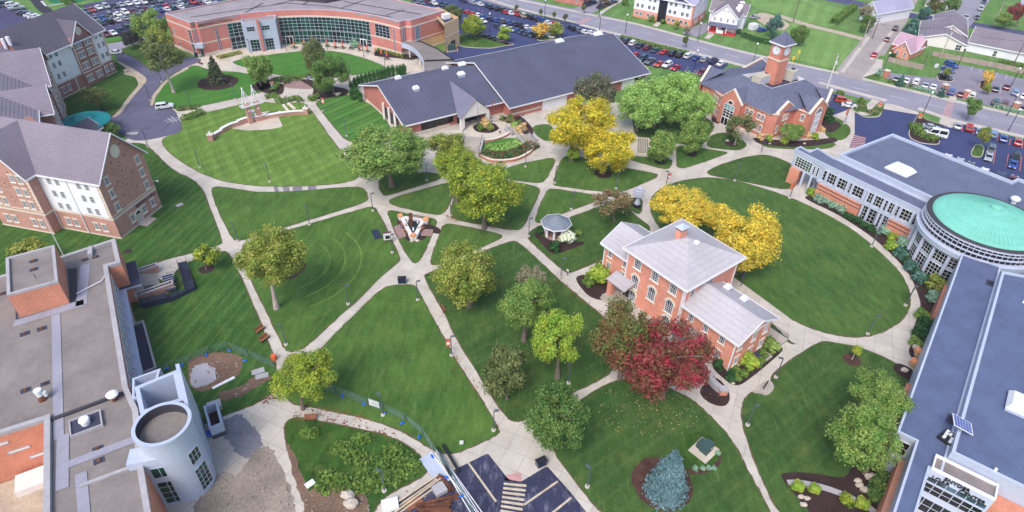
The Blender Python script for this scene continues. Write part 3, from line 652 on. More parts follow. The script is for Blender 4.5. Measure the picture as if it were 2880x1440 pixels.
def roof_hip(rf,tr,x0,x1,y0,y1,ze,zr,oe=.6,th=.2,rl=None):
    x0 -= oe; x1 += oe; y0 -= oe; y1 += oe; w,d = x1-x0,y1-y0; h = min(w,d)/2
    if rl is not None: h = (max(w,d)-rl)/2
    if w >= d: r0,r1 = (x0+h,(y0+y1)/2,zr),(x1-h,(y0+y1)/2,zr)
    else: r0,r1 = ((x0+x1)/2,y0+h,zr),((x0+x1)/2,y1-h,zr)
    c = [(x0,y0,ze),(x1,y0,ze),(x1,y1,ze),(x0,y1,ze)]
    vs = c+[r0,r1]+[(x,y,z-th) for x,y,z in c]
    fs = [(0,1,5,4),(1,2,5),(2,3,4,5),(3,0,4)] if w >= d else [(0,1,4),(1,2,5,4),(2,3,5),(3,0,4,5)]
    rf.add(vs,fs+[(9,8,7,6),(0,6,7,1),(1,7,8,2),(2,8,9,3),(3,9,6,0)])
    for a,b in ((0,1),(1,2),(2,3),(3,0)):
        p,q = Vector(c[a]),Vector(c[b]); dd = (q-p).normalized(); n = Vector((dd.y,-dd.x,0))
        vs = [p+n*.003-dd*.12,q+n*.003+dd*.12,q+n*.13+dd*.12,p+n*.13-dd*.12]
        tr.add([(v.x,v.y,ze-th-.1+.003*a) for v in vs]+[(v.x,v.y,ze+.03+.003*a) for v in vs],[(0,3,2,1),(4,5,6,7),(0,1,5,4),(1,2,6,5),(2,3,7,6),(3,0,4,7)])
def band(mb,poly,z0,z1,out=.06,closed=False,mi=0):   # a string course outside the wall line poly (outside on the right of travel)
    P = [Vector(p[:2]) for p in poly]
    n = len(P)
    for i in range(n if closed else n-1):
        a,b = P[i],P[(i+1)%n]; d = (b-a).normalized(); o = Vector((d.y,-d.x))
        q = [a-d*out*.9,b+d*out*.9,b+d*out*.9+o*out,a-d*out*.9+o*out]
        dz = .004*(i%2)
        mb.add([(v.x,v.y,z0+dz) for v in q]+[(v.x,v.y,z1+dz) for v in q],[(0,3,2,1),(4,5,6,7),(0,1,5,4),(1,2,6,5),(2,3,7,6),(3,0,4,7)],mi)
def parapet(mb,poly,z0,z1,w=.4,mi=0):                 # a low wall standing inside the closed outline poly
    P = [Vector(p[:2]) for p in poly]; n = len(P)
    ar = sum(P[i].x*P[(i+1)%n].y-P[(i+1)%n].x*P[i].y for i in range(n))
    if ar < 0: P = P[::-1]
    ins = []
    for i in range(n):
        a,p,b = P[i-1],P[i],P[(i+1)%n]; d1 = (p-a).normalized(); d2 = (b-p).normalized()
        n1,n2 = Vector((-d1.y,d1.x)),Vector((-d2.y,d2.x)); m = (n1+n2); m = m.normalized() if m.length > .05 else n1
        ins.append(p+m*w/max(.35,m.dot(n1)))
    vs = [(p.x,p.y,z) for z in (z0,z1) for p in P]+[(p.x,p.y,z) for z in (z0,z1) for p in ins]
    for i in range(n):
        j = (i+1)%n; mb_f = [(i,j,n+j,n+i),(n+i,n+j,3*n+j,3*n+i),(3*n+i,3*n+j,2*n+j,2*n+i)]
        k = len(mb.v) if i == 0 else k
        if i == 0: mb.v += [tuple(v) for v in vs]
        for f in mb_f: mb.f.append([q+k for q in f]); mb.m.append(mi)
def vent_hood(name,P,w,d,h,label,group=None,rz=0.0,sloped=True,mat='white_plastic'):
    r = empty(name,P,rz,label=label,cat='roof vent',group=group)
    MB().box(-w*.42,w*.42,-d*.42,d*.42,-.5,h*.45).build('curb','gray_trim',r)
    a,b = w/2,w*.34 if sloped else w*.46; c,e = d/2,d*.34 if sloped else d*.46
    MB().add([(-a,-c,h*.45),(a,-c,h*.45),(a,c,h*.45),(-a,c,h*.45),(-b,-e,h),(b,-e,h),(b,e,h),(-b,e,h)],[(3,2,1,0),(4,5,6,7),(0,1,5,4),(1,2,6,5),(2,3,7,6),(3,0,4,7)]).build('hood',mat,r)
    return r
FRM = {}
def frame_root(name,o,u,**kw):
    u = Vector((u[0],u[1],0)).normalized(); r = empty(name,(o[0],o[1],0),math.atan2(u.y,u.x),**kw)
    FRM[r.name] = MX((o[0],o[1],0),math.atan2(u.y,u.x)); return r
def to_local(r,P):                              # world point -> a root's own axes
    return FRM[r.name].inverted() @ Vector(P)
BW = dict(w=1.05,h=1.6,nx=3,ny=4,bar=.05,border=.08)
def ornaments(parent,spots,n,T,size=.5,mat='ornament_teal'):
    mb = MB()
    for (p,z,big) in spots:
        Mx = wallM((p[0],p[1],z),n)
        def q(x,zz): v = Mx @ Vector((x,-.03,zz)); return tuple(v)
        s = size/2; mb.add([q(-s,0),q(0,-s),q(s,0),q(0,s)],[(0,1,2,3)])
        if big:
            for k in range(10):
                a = 2*math.pi*k/10; cx,cz = 1.15*math.cos(a),1.15*math.sin(a); s2 = .15
                mb.add([q(cx-s2,cz),q(cx,cz-s2),q(cx+s2,cz),q(cx,cz+s2)],[(0,1,2,3)])
    return mb.build('tile_ornament',mat,parent)
def medallion(parent,p,n,z,w,h):
    mb = MB(); k = 24; Mx = wallM((p[0],p[1],z),n)
    pts = [(w/2*math.cos(2*math.pi*i/k),h/2*math.sin(2*math.pi*i/k)) for i in range(k)]
    vs = [tuple(Mx @ Vector((x,y,zz))) for y in (-.14,.02) for x,zz in pts]
    mb.add(vs,[list(range(k))]+[(i,(i+1)%k,k+(i+1)%k,k+i) for i in range(k)]); return mb.build('medallion','stone',parent)
def quoins(mb,p,n,z0,z1,w=.5,side=1):
    z = z0; i = 0
    while z < z1:
        ww = w if i%2 else w*.6; Mx = wallM((p[0],p[1],0),n)
        xs = (0,ww*side); a,b = min(xs),max(xs)
        mb.box(a,b,-.05,0.01,z,min(z+.4,z1),0,lambda x,y,zz: tuple(Mx @ Vector((x,y,zz)))); z += .42; i += 1
H1 = frame_root('residence_hall',(-81.18,105.5),(2.784,12.474),label='nearest brick and white stucco residence hall with PIERSON HALL lettered beside its arched door',cat='residence hall',group='residence halls')
wl,rf,tr,st,wh = MB(),MB(),MB(),MB(),MB()
gable_solid(wl,0,12.8,0,46,0,13.9,21.2,'y')
gable_solid(wl,-2.2,9,14.3,27.2,0,13.9,20.9,'x')
roof_gable(rf,tr,0,12.8,0,46,13.9,21.2,'y',.5,.75,ends=(1,1))
roof_gable(rf,tr,-2.2,6.4,14.3,27.2,13.9,21.0,'x',.5,.75,ends=(1,0),lift=.14)
for v0,v1 in ((.7,14.28),(27.22,45.5)): MB().box(-.07,0,v0,v1,5.1,13.6).build('stucco_panel','stucco_white',H1)
band(st,[(0,46),(0,27.2)],4.6,5.0); band(st,[(0,14.3),(0,0),(12.8,0),(12.8,40)],4.6,5.0); band(st,[(-2.2,27.2),(-2.2,14.3),(0,14.3)],4.6,5.0)
band(st,[(0,14.3),(0,0),(12.8,0)],5.35,5.55); band(st,[(-2.2,27.2),(-2.2,14.3)],5.35,5.55)
band(st,[(0,14.3),(0,0),(12.8,0)],0,.35,.05); band(st,[(-2.2,27.2),(-2.2,14.3)],0,.35,.05)
quoins(st,(0,.05),(-1,0),5.6,13.6,.7,-1); quoins(st,(-2.2,14.35),(-1,0),5.6,13.8,.7,-1)
for o_,nm,mt in ((wl,'wall','brick_dorm'),(rf,'roof','shingle_dorm'),(tr,'fascia','white_trim'),(st,'stone_course','stone')): o_.build(nm,mt,H1)
for z in (5.5,8.4,11.35):
    for v in (3.0,4.9,9.9,11.8): window(H1,(-.07,v),(-1,0),z,trim=None,**BW)
for v in (3.0,4.9,9.9,11.8): window(H1,(0,v),(-1,0),1.5,**BW)
for z in (1.5,6.0,9.0,12.0):
    for v in (16.3,18.1,22.9,24.7): window(H1,(-2.2,v),(-1,0),z,**BW)
for z in (5.9,9.0,12.0):
    for u in (2.1,10.9): window(H1,(u,0),(0,-1),z,**BW)
for u in (4.5,7.9,10.7): window(H1,(u,0),(0,-1),1.6,**BW)
medallion(H1,(6.4,0),(0,-1),17.2,2.3,2.7); medallion(H1,(-2.2,20.7),(-1,0),17.0,2.3,2.7)
ornaments(H1,[((6.4,0),9.6,1),((6.4,0),12.8,1),((4.4,0),11.2,0),((8.4,0),11.2,0),((4.4,0),8.0,0),((8.4,0),8.0,0),((6.4,0),19.4,0),((4.6,0),15.6,0),((8.2,0),15.4,0),((6.4,0),14.8,0),((8.0,0),18.0,0)],(0,-1),None)
ornaments(H1,[((-2.2,20.7),8.2,1),((-2.2,20.7),11.4,1),((-2.2,18.6),9.9,0),((-2.2,18.6),6.9,0),((-2.2,22.8),9.9,0),((-2.2,18.4),14.2,0),((-2.2,22.0),14.6,0)],(-1,0),None)
dr = win_meshes(1.7,3.1,1,1,'stone','dark_metal','stone',arch=True,sill=False,border=.16)
d_ = ob('door',MB().box(-.75,.75,-.04,.01,0,2.3).mesh('door','louver'),H1,wallM((6.2,0,0.1),(0,-1)))
f_ = ob('arch',dr[0],d_); ob('pane',dr[1],d_); ob('keystone',dr[3],d_)
MB().box(5.2,8.4,-2.0,-.01,0,.14).build('doorstep','pad',H1)
text_obj('lettering','PIERSON HALL',.95,.03,'dark_metal',H1,wallM((9.3,-.06,4.05),(0,-1)) @ Matrix.Rotation(math.pi/2,4,'X'))
for u,v0 in ((-.12,7.6),(-.12,14.1)): MB().box(u-.1,u+.02,v0-.09,v0+.09,.2,13.4).build('downpipe','white_trim',H1)
lm = MB(); lm.tube([(12.8,-.05,6.6),(12.9,-.9,6.8)],.06); lm.blob((12.95,-1.05,6.7),(.3,.3,.22),1,1,0); lm.build('wall_lamp','white_plastic',H1)
A0 = Vector((-131.58,172.48)); AU = Vector((.22578,.97418))
H3 = frame_root('residence_hall',A0,AU,label='farthest residence hall, long white stucco front with a brick gabled bay and white medallion',cat='residence hall',group='residence halls')
wl,rf,tr,st,wh = MB(),MB(),MB(),MB(),MB()
gable_solid(wl,-6,21.1,0,15,0,13.7,20.0,'x'); gable_solid(wl,8.6,16.2,-.5,6,0,13.7,18.3,'y')
roof_gable(rf,tr,-6,21.1,0,15,13.7,20,'x',.8,.7,ends=(0,1)); roof_gable(rf,tr,8.6,16.2,-.5,5.6,13.5,18.4,'y',.7,.6,ends=(1,0),lift=.15)
for u0,u1 in ((-6,8.58),(16.22,20.5)): MB().box(u0,u1,-.08,0,4.4,13.3).build('stucco_panel','stucco_white',H3)
band(st,[(-6,0),(8.6,0)],4.0,4.35); band(st,[(8.6,-.5),(16.2,-.5)],4.0,4.35); band(st,[(16.2,0),(21.1,0),(21.1,15)],4.0,4.35); band(st,[(-6,0),(21.1,0)],0,.3,.05)
quoins(st,(8.62,-.5),(0,-1),4.5,13.4,.5,1); quoins(st,(16.18,-.5),(0,-1),4.5,13.4,.5,-1); quoins(st,(21.1,0),(0,-1),4.5,13.4,.5,-1)
for o_,nm,mt in ((wl,'wall','brick_dorm_dark'),(rf,'roof','shingle_dark'),(tr,'fascia','white_trim'),(st,'stone_course','stone')): o_.build(nm,mt,H3)
for z in (5.4,8.6,11.4):
    for u in (1.0,3.0,18.0,19.8): window(H3,(u,-.08),(0,-1),z,trim=None,**BW)
    for u in (10.2,11.3,13.6,14.7): window(H3,(u,-.5),(0,-1),z-.2,**BW)
for u in (-3,-1.2,.9,2.9,10.0,11.2,13.6,14.8,17.9,19.9): window(H3,(u,-.5 if 8.6 < u < 16.2 else 0),(0,-1),1.4,**BW)
medallion(H3,(12.4,-.5),(0,-1),15.7,2.0,2.4)
ornaments(H3,[((12.4,-.5),7.9,1),((12.4,-.5),11.2,1),((10.6,-.5),10.9,0),((14.2,-.5),10.9,0),((10.6,-.5),7.6,0),((14.2,-.5),7.6,0),((13.8,-.5),13.9,0),((10.9,-.5),13.9,0)],(0,-1),None)
for u in (5.8,17.0): MB().box(u-.09,u+.09,-.2,-.06,.2,13.4).build('downpipe','white_trim',H3)
MB().tube([(-5.5,4,16),(-5.5,4,19.2)],.5,8).tube([(-6.6,4.6,16),(-6.6,4.6,19)],.4,8).build('flue','white_trim',H3)
d45 = (-AU-Vector((-AU.y,AU.x)))/math.sqrt(2)
H2 = frame_root('residence_hall',A0,d45,label='middle residence hall set at an angle, brown shingled roof with two gables facing the drive',cat='residence hall',group='residence halls')
wl,rf,tr,st = MB(),MB(),MB(),MB()
gable_solid(wl,-2,62,-27.5,-2.5,0,13.6,19.6,'x'); gable_solid(wl,6.5,25.6,-14,.2,0,13.6,19.6,'y'); gable_solid(wl,29.5,42.0,-8,.2,0,12.8,17.0,'y')
roof_gable(rf,tr,-2,62,-27.5,-2.5,13.6,19.6,'x',.5,.4,ends=(0,0)); roof_gable(rf,tr,6.5,25.6,-16,.2,13.7,19.7,'y',.6,.6,ends=(0,1),lift=.15); roof_gable(rf,tr,29.5,42,-8.5,.2,12.9,17.1,'y',.6,.6,ends=(0,1),lift=.16)
band(st,[(42,.2),(29.5,.2)],4.2,4.5); band(st,[(25.6,.2),(6.5,.2)],4.2,4.5); band(st,[(25.6,.2),(6.5,.2)],7.4,7.6); band(st,[(42,.2),(29.5,.2)],7.4,7.6)
for o_,nm,mt in ((wl,'wall','brick_dorm_dark'),(rf,'roof','shingle_dorm'),(tr,'fascia','white_trim'),(st,'stone_course','stone')): o_.build(nm,mt,H2)
for z in (1.4,5.2,8.3,11.3):
    for u in (9,12,16,20,23,31.5,34.5,37.5,40.3): window(H2,(u,.2),(0,1),z,**BW)
for u in (28.6,43): MB().box(u-.1,u+.1,-2.4,-2.2,.2,13.2).build('downpipe','white_trim',H2)
P = at(*N('hb',1265,745),4.0)
cn = empty('entrance_canopy',(P.x,P.y,0),label='round teal standing seam canopy in the corner between the brick residence halls',cat='canopy')
mb = MB().ring([(6.2,3.6),(6.2,3.85),(4.5,4.35),(2.2,4.75),(.9,4.9),(.02,4.92)],48); 
for k in range(48):
    a = 2*math.pi*k/48; mb.tube([(6.2*math.cos(a),6.2*math.sin(a),3.9),(2.2*math.cos(a),2.2*math.sin(a),4.8)],.05,4)
mb.build('roof','teal_metal',cn); MB().ring([(.02,3.58),(6.1,3.58)],40).build('soffit','soffit_dark',cn)
for k in range(8): MB().tube([(5.6*math.cos(k*.785),5.6*math.sin(k*.785),0),(5.6*math.cos(k*.785),5.6*math.sin(k*.785),3.6)],.14,8).build('column','white_trim',cn)
P = at(*N('hb',1275,740),5.6)
lk = frame_root('link_building',(P.x,P.y),(AU.x,AU.y),label='small grey shingled link building peeping over the nearest residence hall ridge',cat='building')
wl,rf,tr = MB(),MB(),MB(); gable_solid(wl,-9,1,-3,3.5,0,3.6,5.6,'x'); roof_gable(rf,tr,-9,1,-3,3.5,3.6,5.6,'x',.4,.4)
wl.build('wall','brick_dorm_dark',lk); rf.build('roof','shingle_dark',lk); tr.build('fascia','white_trim',lk)
a_ = Vector((-104.78,208.53))
CM = frame_root('commons_building',a_,(.99508,.09906),label='pink brick commons with a long curved green glass wall and flat grey roof',cat='building')
R_,CX,CY = 46.4,32.6,-33.0
def arc(x0,x1,n,r=R_):
    a0,a1 = math.acos((x0-CX)/r),math.acos((x1-CX)/r); return [(CX+r*math.cos(a0+(a1-a0)*i/n),CY+r*math.sin(a0+(a1-a0)*i/n)) for i in range(n+1)]
front = arc(0,65.2,44)
foot = front+[(67.0,2.0),(68.9,1.6),(80.0,12.5),(64,24.2),(48,38),(30,46),(10,30),(4,24),(-13.2,9.4),(-2,-.7),(-1,.6)]
HT = 11.3
MB().prism(foot,0,HT-.6,bot=False).build('wall','brick_commons',CM)
st = MB()
for z0,z1 in ((.0,.9),(4.0,4.4),(8.9,9.35)):
    band(st,[(-13.2,9.4),(-2,-.7),(-1,.6)],z0,z1,.07); 
    band(st,arc(0,6.9,5),z0,z1,.07); band(st,arc(54.3,65.2,8)+[(67,2),(68.9,1.6),(80,12.5)],z0,z1,.07)
band(st,arc(6.9,54.3,34),8.9,9.35,.07)
st.build('stone_course','stone',CM)
pr = MB(); parapet(pr,foot,HT-.6,HT,.3); pr.build('parapet','brick_commons',CM)
cp_ = MB(); parapet(cp_,foot,HT+.004,HT+.1,.34); cp_.build('coping','gray_trim',CM)
def inset(poly,d):
    P = [Vector(p) for p in poly]; c = Vector((30,18)); return [tuple(p+(c-p).normalized()*d) for p in P]
MB().prism(inset(foot,.5),HT-.8,HT-.3,bot=False).build('roof','roof_gravel_commons',CM)
sm = MB()
for x0,y0,x1,y1 in ((-4,6,24,22),(24,22,40,18),(20,20,44,42),(40,18,62,6),(44,24,72,9),(30,20,34,32),(44,16,54,30),(12,9,16,22),(60,8,66,14)):
    d = (Vector((x1,y1))-Vector((x0,y0))).normalized(); n = Vector((-d.y,d.x))*.35
    sm.add([(x0+n.x,y0+n.y,HT-.285),(x0-n.x,y0-n.y,HT-.285),(x1-n.x,y1-n.y,HT-.285),(x1+n.x,y1+n.y,HT-.285)],[(0,1,2,3)])
sm.build('roof_seam','soffit_dark',CM)
up_ = MB()
for x0,y0,x1,y1 in ((24,26,38,22),(38,22,44,26.5),(18,30,24,26)):
    d = (Vector((x1,y1))-Vector((x0,y0))).normalized(); n = Vector((-d.y,d.x))*.15
    up_.add([(x0+n.x,y0+n.y,z) for z in (HT-.3,HT+.9)]+[(x0-n.x,y0-n.y,z) for z in (HT-.3,HT+.9)]+[(x1-n.x,y1-n.y,z) for z in (HT-.3,HT+.9)]+[(x1+n.x,y1+n.y,z) for z in (HT-.3,HT+.9)],[(0,2,3,1),(2,4,5,3),(4,6,7,5),(6,0,1,7),(1,3,5,7)])
up_.build('roof_screen','soffit_dark',CM)
def curtain(x0,x1,n,z0,z1,rows,name='curtain_wall',gl='glass_green',off=.12):
    pts = arc(x0,x1,n,R_-off); gm = MB()
    for i in range(n):
        (xa,ya),(xb,yb) = pts[i],pts[i+1]; gm.add([(xa,ya,z0),(xb,yb,z0),(xb,yb,z1),(xa,ya,z1)],[(0,1,2,3)])
    r = gm.build(name,gl,CM); fr = MB(); q = arc(x0,x1,n,R_-off-.1)
    for i in range(n+1):
        d = (Vector(q[i])-Vector((CX,CY))).normalized(); t = Vector((-d.y,d.x)); p = Vector(q[i])
        v = [p+t*.045,p-t*.045,p-t*.045+d*.14,p+t*.045+d*.14]
        fr.add([(w_.x,w_.y,z) for z in (z0,z1) for w_ in v],[(0,1,5,4),(1,2,6,5),(3,0,4,7),(4,5,6,7)])
    for z in rows:
        for i in range(n):
            a,b = Vector(q[i]),Vector(q[i+1]); d = (a-Vector((CX,CY))).normalized()*.13
            fr.add([(a.x,a.y,z-.04),(b.x,b.y,z-.04),(b.x,b.y,z+.04),(a.x,a.y,z+.04),(a.x+d.x,a.y+d.y,z+.04),(b.x+d.x,b.y+d.y,z+.04),(a.x+d.x,a.y+d.y,z-.04),(b.x+d.x,b.y+d.y,z-.04)],[(0,1,2,3),(3,2,5,4),(1,0,6,7)])
    fr.build('frame','gray_trim',r); return r
curtain(22.8,54.2,22,.1,8.85,(.15,1.3,2.4,4.1,4.45,5.6,6.7,7.8,8.8))
curtain(7.4,14.6,5,.1,8.85,(.15,1.3,2.4,4.1,4.45,5.6,6.7,7.8,8.8))
curtain(56.2,61.3,4,4.6,8.7,(4.65,5.6,6.6,7.6,8.65),name='window',gl='glass_dark')
for xs,z0,z1 in (((4.0,4.35),.9,8.2),((62.6,62.95),.9,8.2)):
    curtain(xs[0],xs[1],1,z0,z1,[z0+.05+k*.9 for k in range(9)],name='slit_window',gl='glass_dark')
for u in (5.5,): window(CM,Vector((-13.2,9.4)).lerp(Vector((-2,-.7)),.2),(-.67,-.742),5.2,1.2,1.8,2,3,trim=None,glas='glass_green')
dl = Vector((-.67,-.742))
window(CM,Vector((-13.2,9.4)).lerp(Vector((-2,-.7)),.88),dl,1.4,1.6,7.2,2,8,'gray_trim','glass_dark',None)
window(CM,Vector((-13.2,9.4)).lerp(Vector((-2,-.7)),.3),dl,1.4,1.1,1.2,2,1,'gray_trim','glass_dark',None)
dr_ = (Vector((80,12.5))-Vector((68.9,1.6))).normalized(); nr_ = (dr_.y,-dr_.x)
window(CM,Vector((68.9,1.6))+dr_*2.6,nr_,2.0,2.0,6.8,3,7,'gray_trim','glass_blue',None)
window(CM,(66.1,.95),(.75,-.66),4.6,.9,4.2,2,6,'gray_trim','glass_blue',None)
window(CM,(-1.5,0),(.8,-.6),4.6,.9,4.2,2,6,'gray_trim','glass_blue',None)
en = MB().prism([(11.9,6.2),(13.2,3.4),(23.2,6.6),(22.3,12.0),(12,11)],0,9.6,bot=False).build('entrance_box','panel_blue',CM)
pr = MB(); parapet(pr,[(11.9,6.2),(13.2,3.4),(23.2,6.6),(22.3,12.0),(12,11)],9.6,9.95,.3); pr.build('parapet','panel_blue',en)
MB().prism([(12.4,6.4),(13.5,4),(22.8,7),(22,11.6),(12.4,10.6)],9.3,9.66,bot=False).build('roof','roof_gravel_commons',en)
dd = (Vector((23.2,6.6))-Vector((13.2,3.4))).normalized(); nd = (dd.y,-dd.x); B = Vector((13.2,3.4))
for u,z,w_,h_,nx,ny in ((2.2,6.9,2.6,1.6,3,2),(7.0,6.9,2.6,1.6,3,2),(2.6,.15,3.0,4.0,3,4),(7.3,.15,2.8,4.0,3,4)): window(CM,B+dd*u,nd,z,w_,h_,nx,ny,'gray_trim','glass_green',None)
p = B+dd*4.85; n_ = Vector(nd)*.8
MB().prism([tuple(p-dd*.45),tuple(p+dd*.45),tuple(p+dd*.45+n_),tuple(p-dd*.45+n_)],0,10.6).build('brick_pier','brick_commons',CM)
text_obj('lettering','ANDORFER COMMONS',1.05,.03,'dark_metal',CM,wallM((4.5,3.2,10.05),(.58,-.81)) @ Matrix.Rotation(math.pi/2,4,'X'))
MB().box(-2.2,.4,-1.5,.3,3.2,4.6).build('entrance_canopy','panel_blue',CM)
for x in (25.3,51.4):
    p = Vector(arc(x,x+1,1,R_-.45)[0]); c = (Vector((CX,CY))-p).normalized(); o_ = MB().box(-1.3,1.3,-.16,.05,2.35,2.6).box(-1.3,-1.1,-.16,.05,0,2.35).box(1.1,1.3,-.16,.05,0,2.35).box(-.08,.08,-.16,.05,0,2.35).build('door_frame','white_trim',CM,wallM((p.x,p.y,.02),c))
    MB().box(-1.1,1.1,-.05,.02,.05,2.35).build('door','glass_green',o_)
window(CM,(-.5,.15),(.5,-.86),.1,1.8,2.8,2,1,'gray_trim','glass_dark',None)
tn = MB().prism([(80.05,2.4),(85,9.3),(78,21),(70,14),(79.9,12.4)],0,9.0,bot=False).build('service_block','stone_tan',CM)
pr = MB(); parapet(pr,[(80.05,2.4),(85,9.3),(78,21),(72,20),(78,9.0)],9.0,9.9,.3); pr.build('parapet','stone_tan',tn)
MB().prism([(79.6,4.4),(84.2,9.5),(77.6,20),(74,17)],8.6,9.03,bot=False).build('roof','roof_black',tn)
MB().box(-1.3,1.3,-1,1,8.9,10.6).build('air_unit','white_plastic',tn,MX((80.5,11,0),.6))
dt = (Vector((85,9.3))-Vector((80.05,2.4))).normalized(); ntn = (dt.y,-dt.x)
o_ = MB().box(-1.3,1.3,-.06,.03,0,2.9).build('roller_door','dark_metal',tn,wallM((*(Vector((80.05,2.4))+dt*4.6),.05),ntn))
sb = MB(); band(sb,[(80.05,2.4),(85,9.3)],5.0,5.3,.06); sb.build('stone_course','stone',tn)
MB().add([(*(Vector((68.9,1.6))+dr_*s+Vector(nr_)*.06),z) for s,z in ((3.8,0),(15.5,0),(15.5,3.4),(3.8,3.4))],[(0,1,2,3)]).build('plinth','stone_tan',CM)
cv = [(65.6,-.8),(67.5,-2.2),(69.5,-5),(71.2,-9),(72.6,-13.5),(73.4,-18),(73.8,-25)]
bk = [(84.5,-24),(82.5,-16),(77.5,-6.5),(72,.5),(67.3,2)]
lk = tag(MB().prism([tuple(FRM[CM.name] @ Vector((x,y,0)))[:2] for x,y in cv+bk],3.4,4.3).build('link_canopy','roof_gravel'),'low curved grey roofed walkway joining the commons to the dark metal roofed building','canopy')
W_ = lambda x,y: tuple(FRM[CM.name] @ Vector((x,y,0)))[:2]
fa = MB(); band(fa,[W_(*c) for c in curve(cv,4)],2.9,4.55,.2); fa.build('fascia','panel_blue',lk)
fb = MB(); band(fb,[W_(*c) for c in bk[:-1]],4.0,4.7,.15); fb.build('upstand','dark_metal',lk)
fb = MB(); band(fb,[W_(82.6,-16.6),W_(73.8,-17.4)],4.25,4.8,.2); fb.build('upstand','dark_metal',lk)
for i in (1,3,4,5): MB().tube([(*W_(cv[i][0]+.5,cv[i][1]+.3),0),(*W_(cv[i][0]+.5,cv[i][1]+.3),3.4)],.22,8).build('column','white_trim',lk)
gw = MB(); P = [W_(x+3.2,y+1.0) for x,y in cv[1:]]
for a,b in zip(P,P[1:]): gw.add([(*a,0),(*b,0),(*b,3.4),(*a,3.4)],[(0,1,2,3)])
gw.build('glass_wall','glass_dark',lk)
MT = frame_root('student_center',(-38,166.5),(.83,.555),label='low brick building under a big dark standing seam metal roof with a white gabled porch',cat='building')
wl,rf,tr,st = MB(),MB(),MB(),MB()
gable_solid(wl,.6,31.5,-14.2,14.2,0,4.2,9.2,'x'); gable_solid(wl,31.4,82,-18.6,18.6,-2,3.9,10.0,'x')
roof_gable(rf,tr,.6,31.6,-14.2,14.2,4.3,9.35,'x',1.4,.9,ends=(1,0),fw_=.3); roof_gable(rf,tr,31.6,82,-18.3,18.3,4.1,10.2,'x',1.4,1.4,ends=(1,1),fw_=.3)
wl.build('wall','brick_metal',MT); rf.build('roof','metal_roof',MT); tr.build('fascia','white_trim',MT)
band(st,[(.6,14.2),(.6,-14.2),(14,-14.2)],0,.6,.08); band(st,[(24,-18.6),(42,-18.6)],.8,1.3,.08); st.build('stone_course','stone',MT)
for s0,s1 in ((42.2,51.0),(72.5,77.5)): MB().box(s0,s1,-18.9,-18.62,-1.8,3.85).build('white_panel','stucco_white',MT)
window(MT,(7.6,-14.2),(0,-1),.5,4.6,2.4,1,1,'dark_metal','glass_dark',None); window(MT,(12.6,-14.2),(0,-1),.9,5.2,2.4,1,1,'dark_metal','glass_dark',None)
window(MT,(79.6,-18.6),(0,-1),1.6,4,1.6,7,1,'dark_metal','glass_dark',None)
for t_ in (-9,-5.2,-1.5): MB().tube([(.1,t_,0),(.1,t_,4.9)],.36,12).build('column','siding_cream',MT)
MB().box(.52,.6,-10.5,-.2,.2,3.6).build('recess_shade','soffit_dark',MT)  # dark slab on the flat wall, painted shade of a set-back porch
for u in (80.5,): MB().box(83.4,84.2,-17.6,-16.8,-1,4.2).build('column','stone',MT)
pw,pf,pt = MB(),MB(),MB()
s0,s1,t0,t1 = 15.4,24.6,-18.4,-4.0
pf.add([(s0-.5,t0-.4,3.7),(s0-.5,t0+1,3.7),((s0+s1)/2,t1+.4,8.15),((s0+s1)/2,t0-.4,8.15),(s1+.5,t0+1,3.7),(s1+.5,t0-.4,3.7)],[(0,3,2,1),(3,5,4,2)])
pf.build('porch_roof','metal_roof_porch',MT)
pw.add([(s0,t0,3.3),(s1,t0,3.3),(s1,t0,3.7),((s0+s1)/2,t0,7.9),(s0,t0,3.7),(s0,t0+.4,3.3),(s1,t0+.4,3.3),(s1,t0+.4,3.7),((s0+s1)/2,t0+.4,7.9),(s0,t0+.4,3.7)],[(0,1,2,3,4),(9,8,7,6,5),(1,0,5,6)])
pw.build('porch_gable','siding_cream',MT)
for s in (s0+.55,s1-.55): MB().box(s-.55,s+.55,t0+.01,t0+1.0,0,3.35).build('porch_pier','siding_cream',MT)
MB().box(s0+1,s1-1,-14.4,-14.25,.05,3.0).build('entrance_glazing','glass_dark',MT)
for s,t_,sz in ((9,-4.5,1.5),(22.7,4.2,1.5),(24.2,-2.9,1.8),(29.5,6.0,2.0),(66,6.2,2.2),(79.5,3.2,2.3),(7.8,4.6,1.5)):
    z = (9.6 if s < 31 else 10.5)-abs(t_)*(.355 if s < 31 else .333)
    P = FRM[MT.name] @ Vector((s,t_,z-.2)); lab = {9: 'white roof vent low on the front slope near the left gable of the metal roof',22.7: 'white roof vent just over the ridge above the porch of the metal roof',24.2: 'large white roof vent above the porch gable on the dark metal roof',29.5: 'long white roof vent behind the step in the metal roof ridge',66: 'white roof vent behind the right end of the metal roof ridge',79.5: 'white boxy vent at the top right corner of the metal roof',7.8: 'small white vent behind the left end of the metal roof ridge'}[s]
    vent_hood('roof_vent',P,sz*1.25,sz*.9,1.25,lab,'white vents on the metal roof',math.atan2(.555,.83))
ck = Vector((68.3,160.9)); cu_ = Vector((79.2,160.2))
CK = empty('clock_tower_building',(75,172,0),label='orange brick building with slate roofs and a square clock tower rising from its middle',cat='clock tower')
def L_(x,y): return (x-75,y-172)
A = (68.3,160.9); Bl = (57.0,176.3); d_l = (Vector(Bl)-Vector(A)).normalized(); n_l = Vector((-d_l.y,d_l.x))*-1
n_l = Vector((d_l.y,-d_l.x))
if n_l.x > 0: n_l = -n_l
E1 = (76.6,165.4); G0 = (79.6,161.6); G1 = (85.6,166.6); K1 = (89.5,173.5); K2 = (82,190); K3 = (66,192); K0 = (54.5,180)
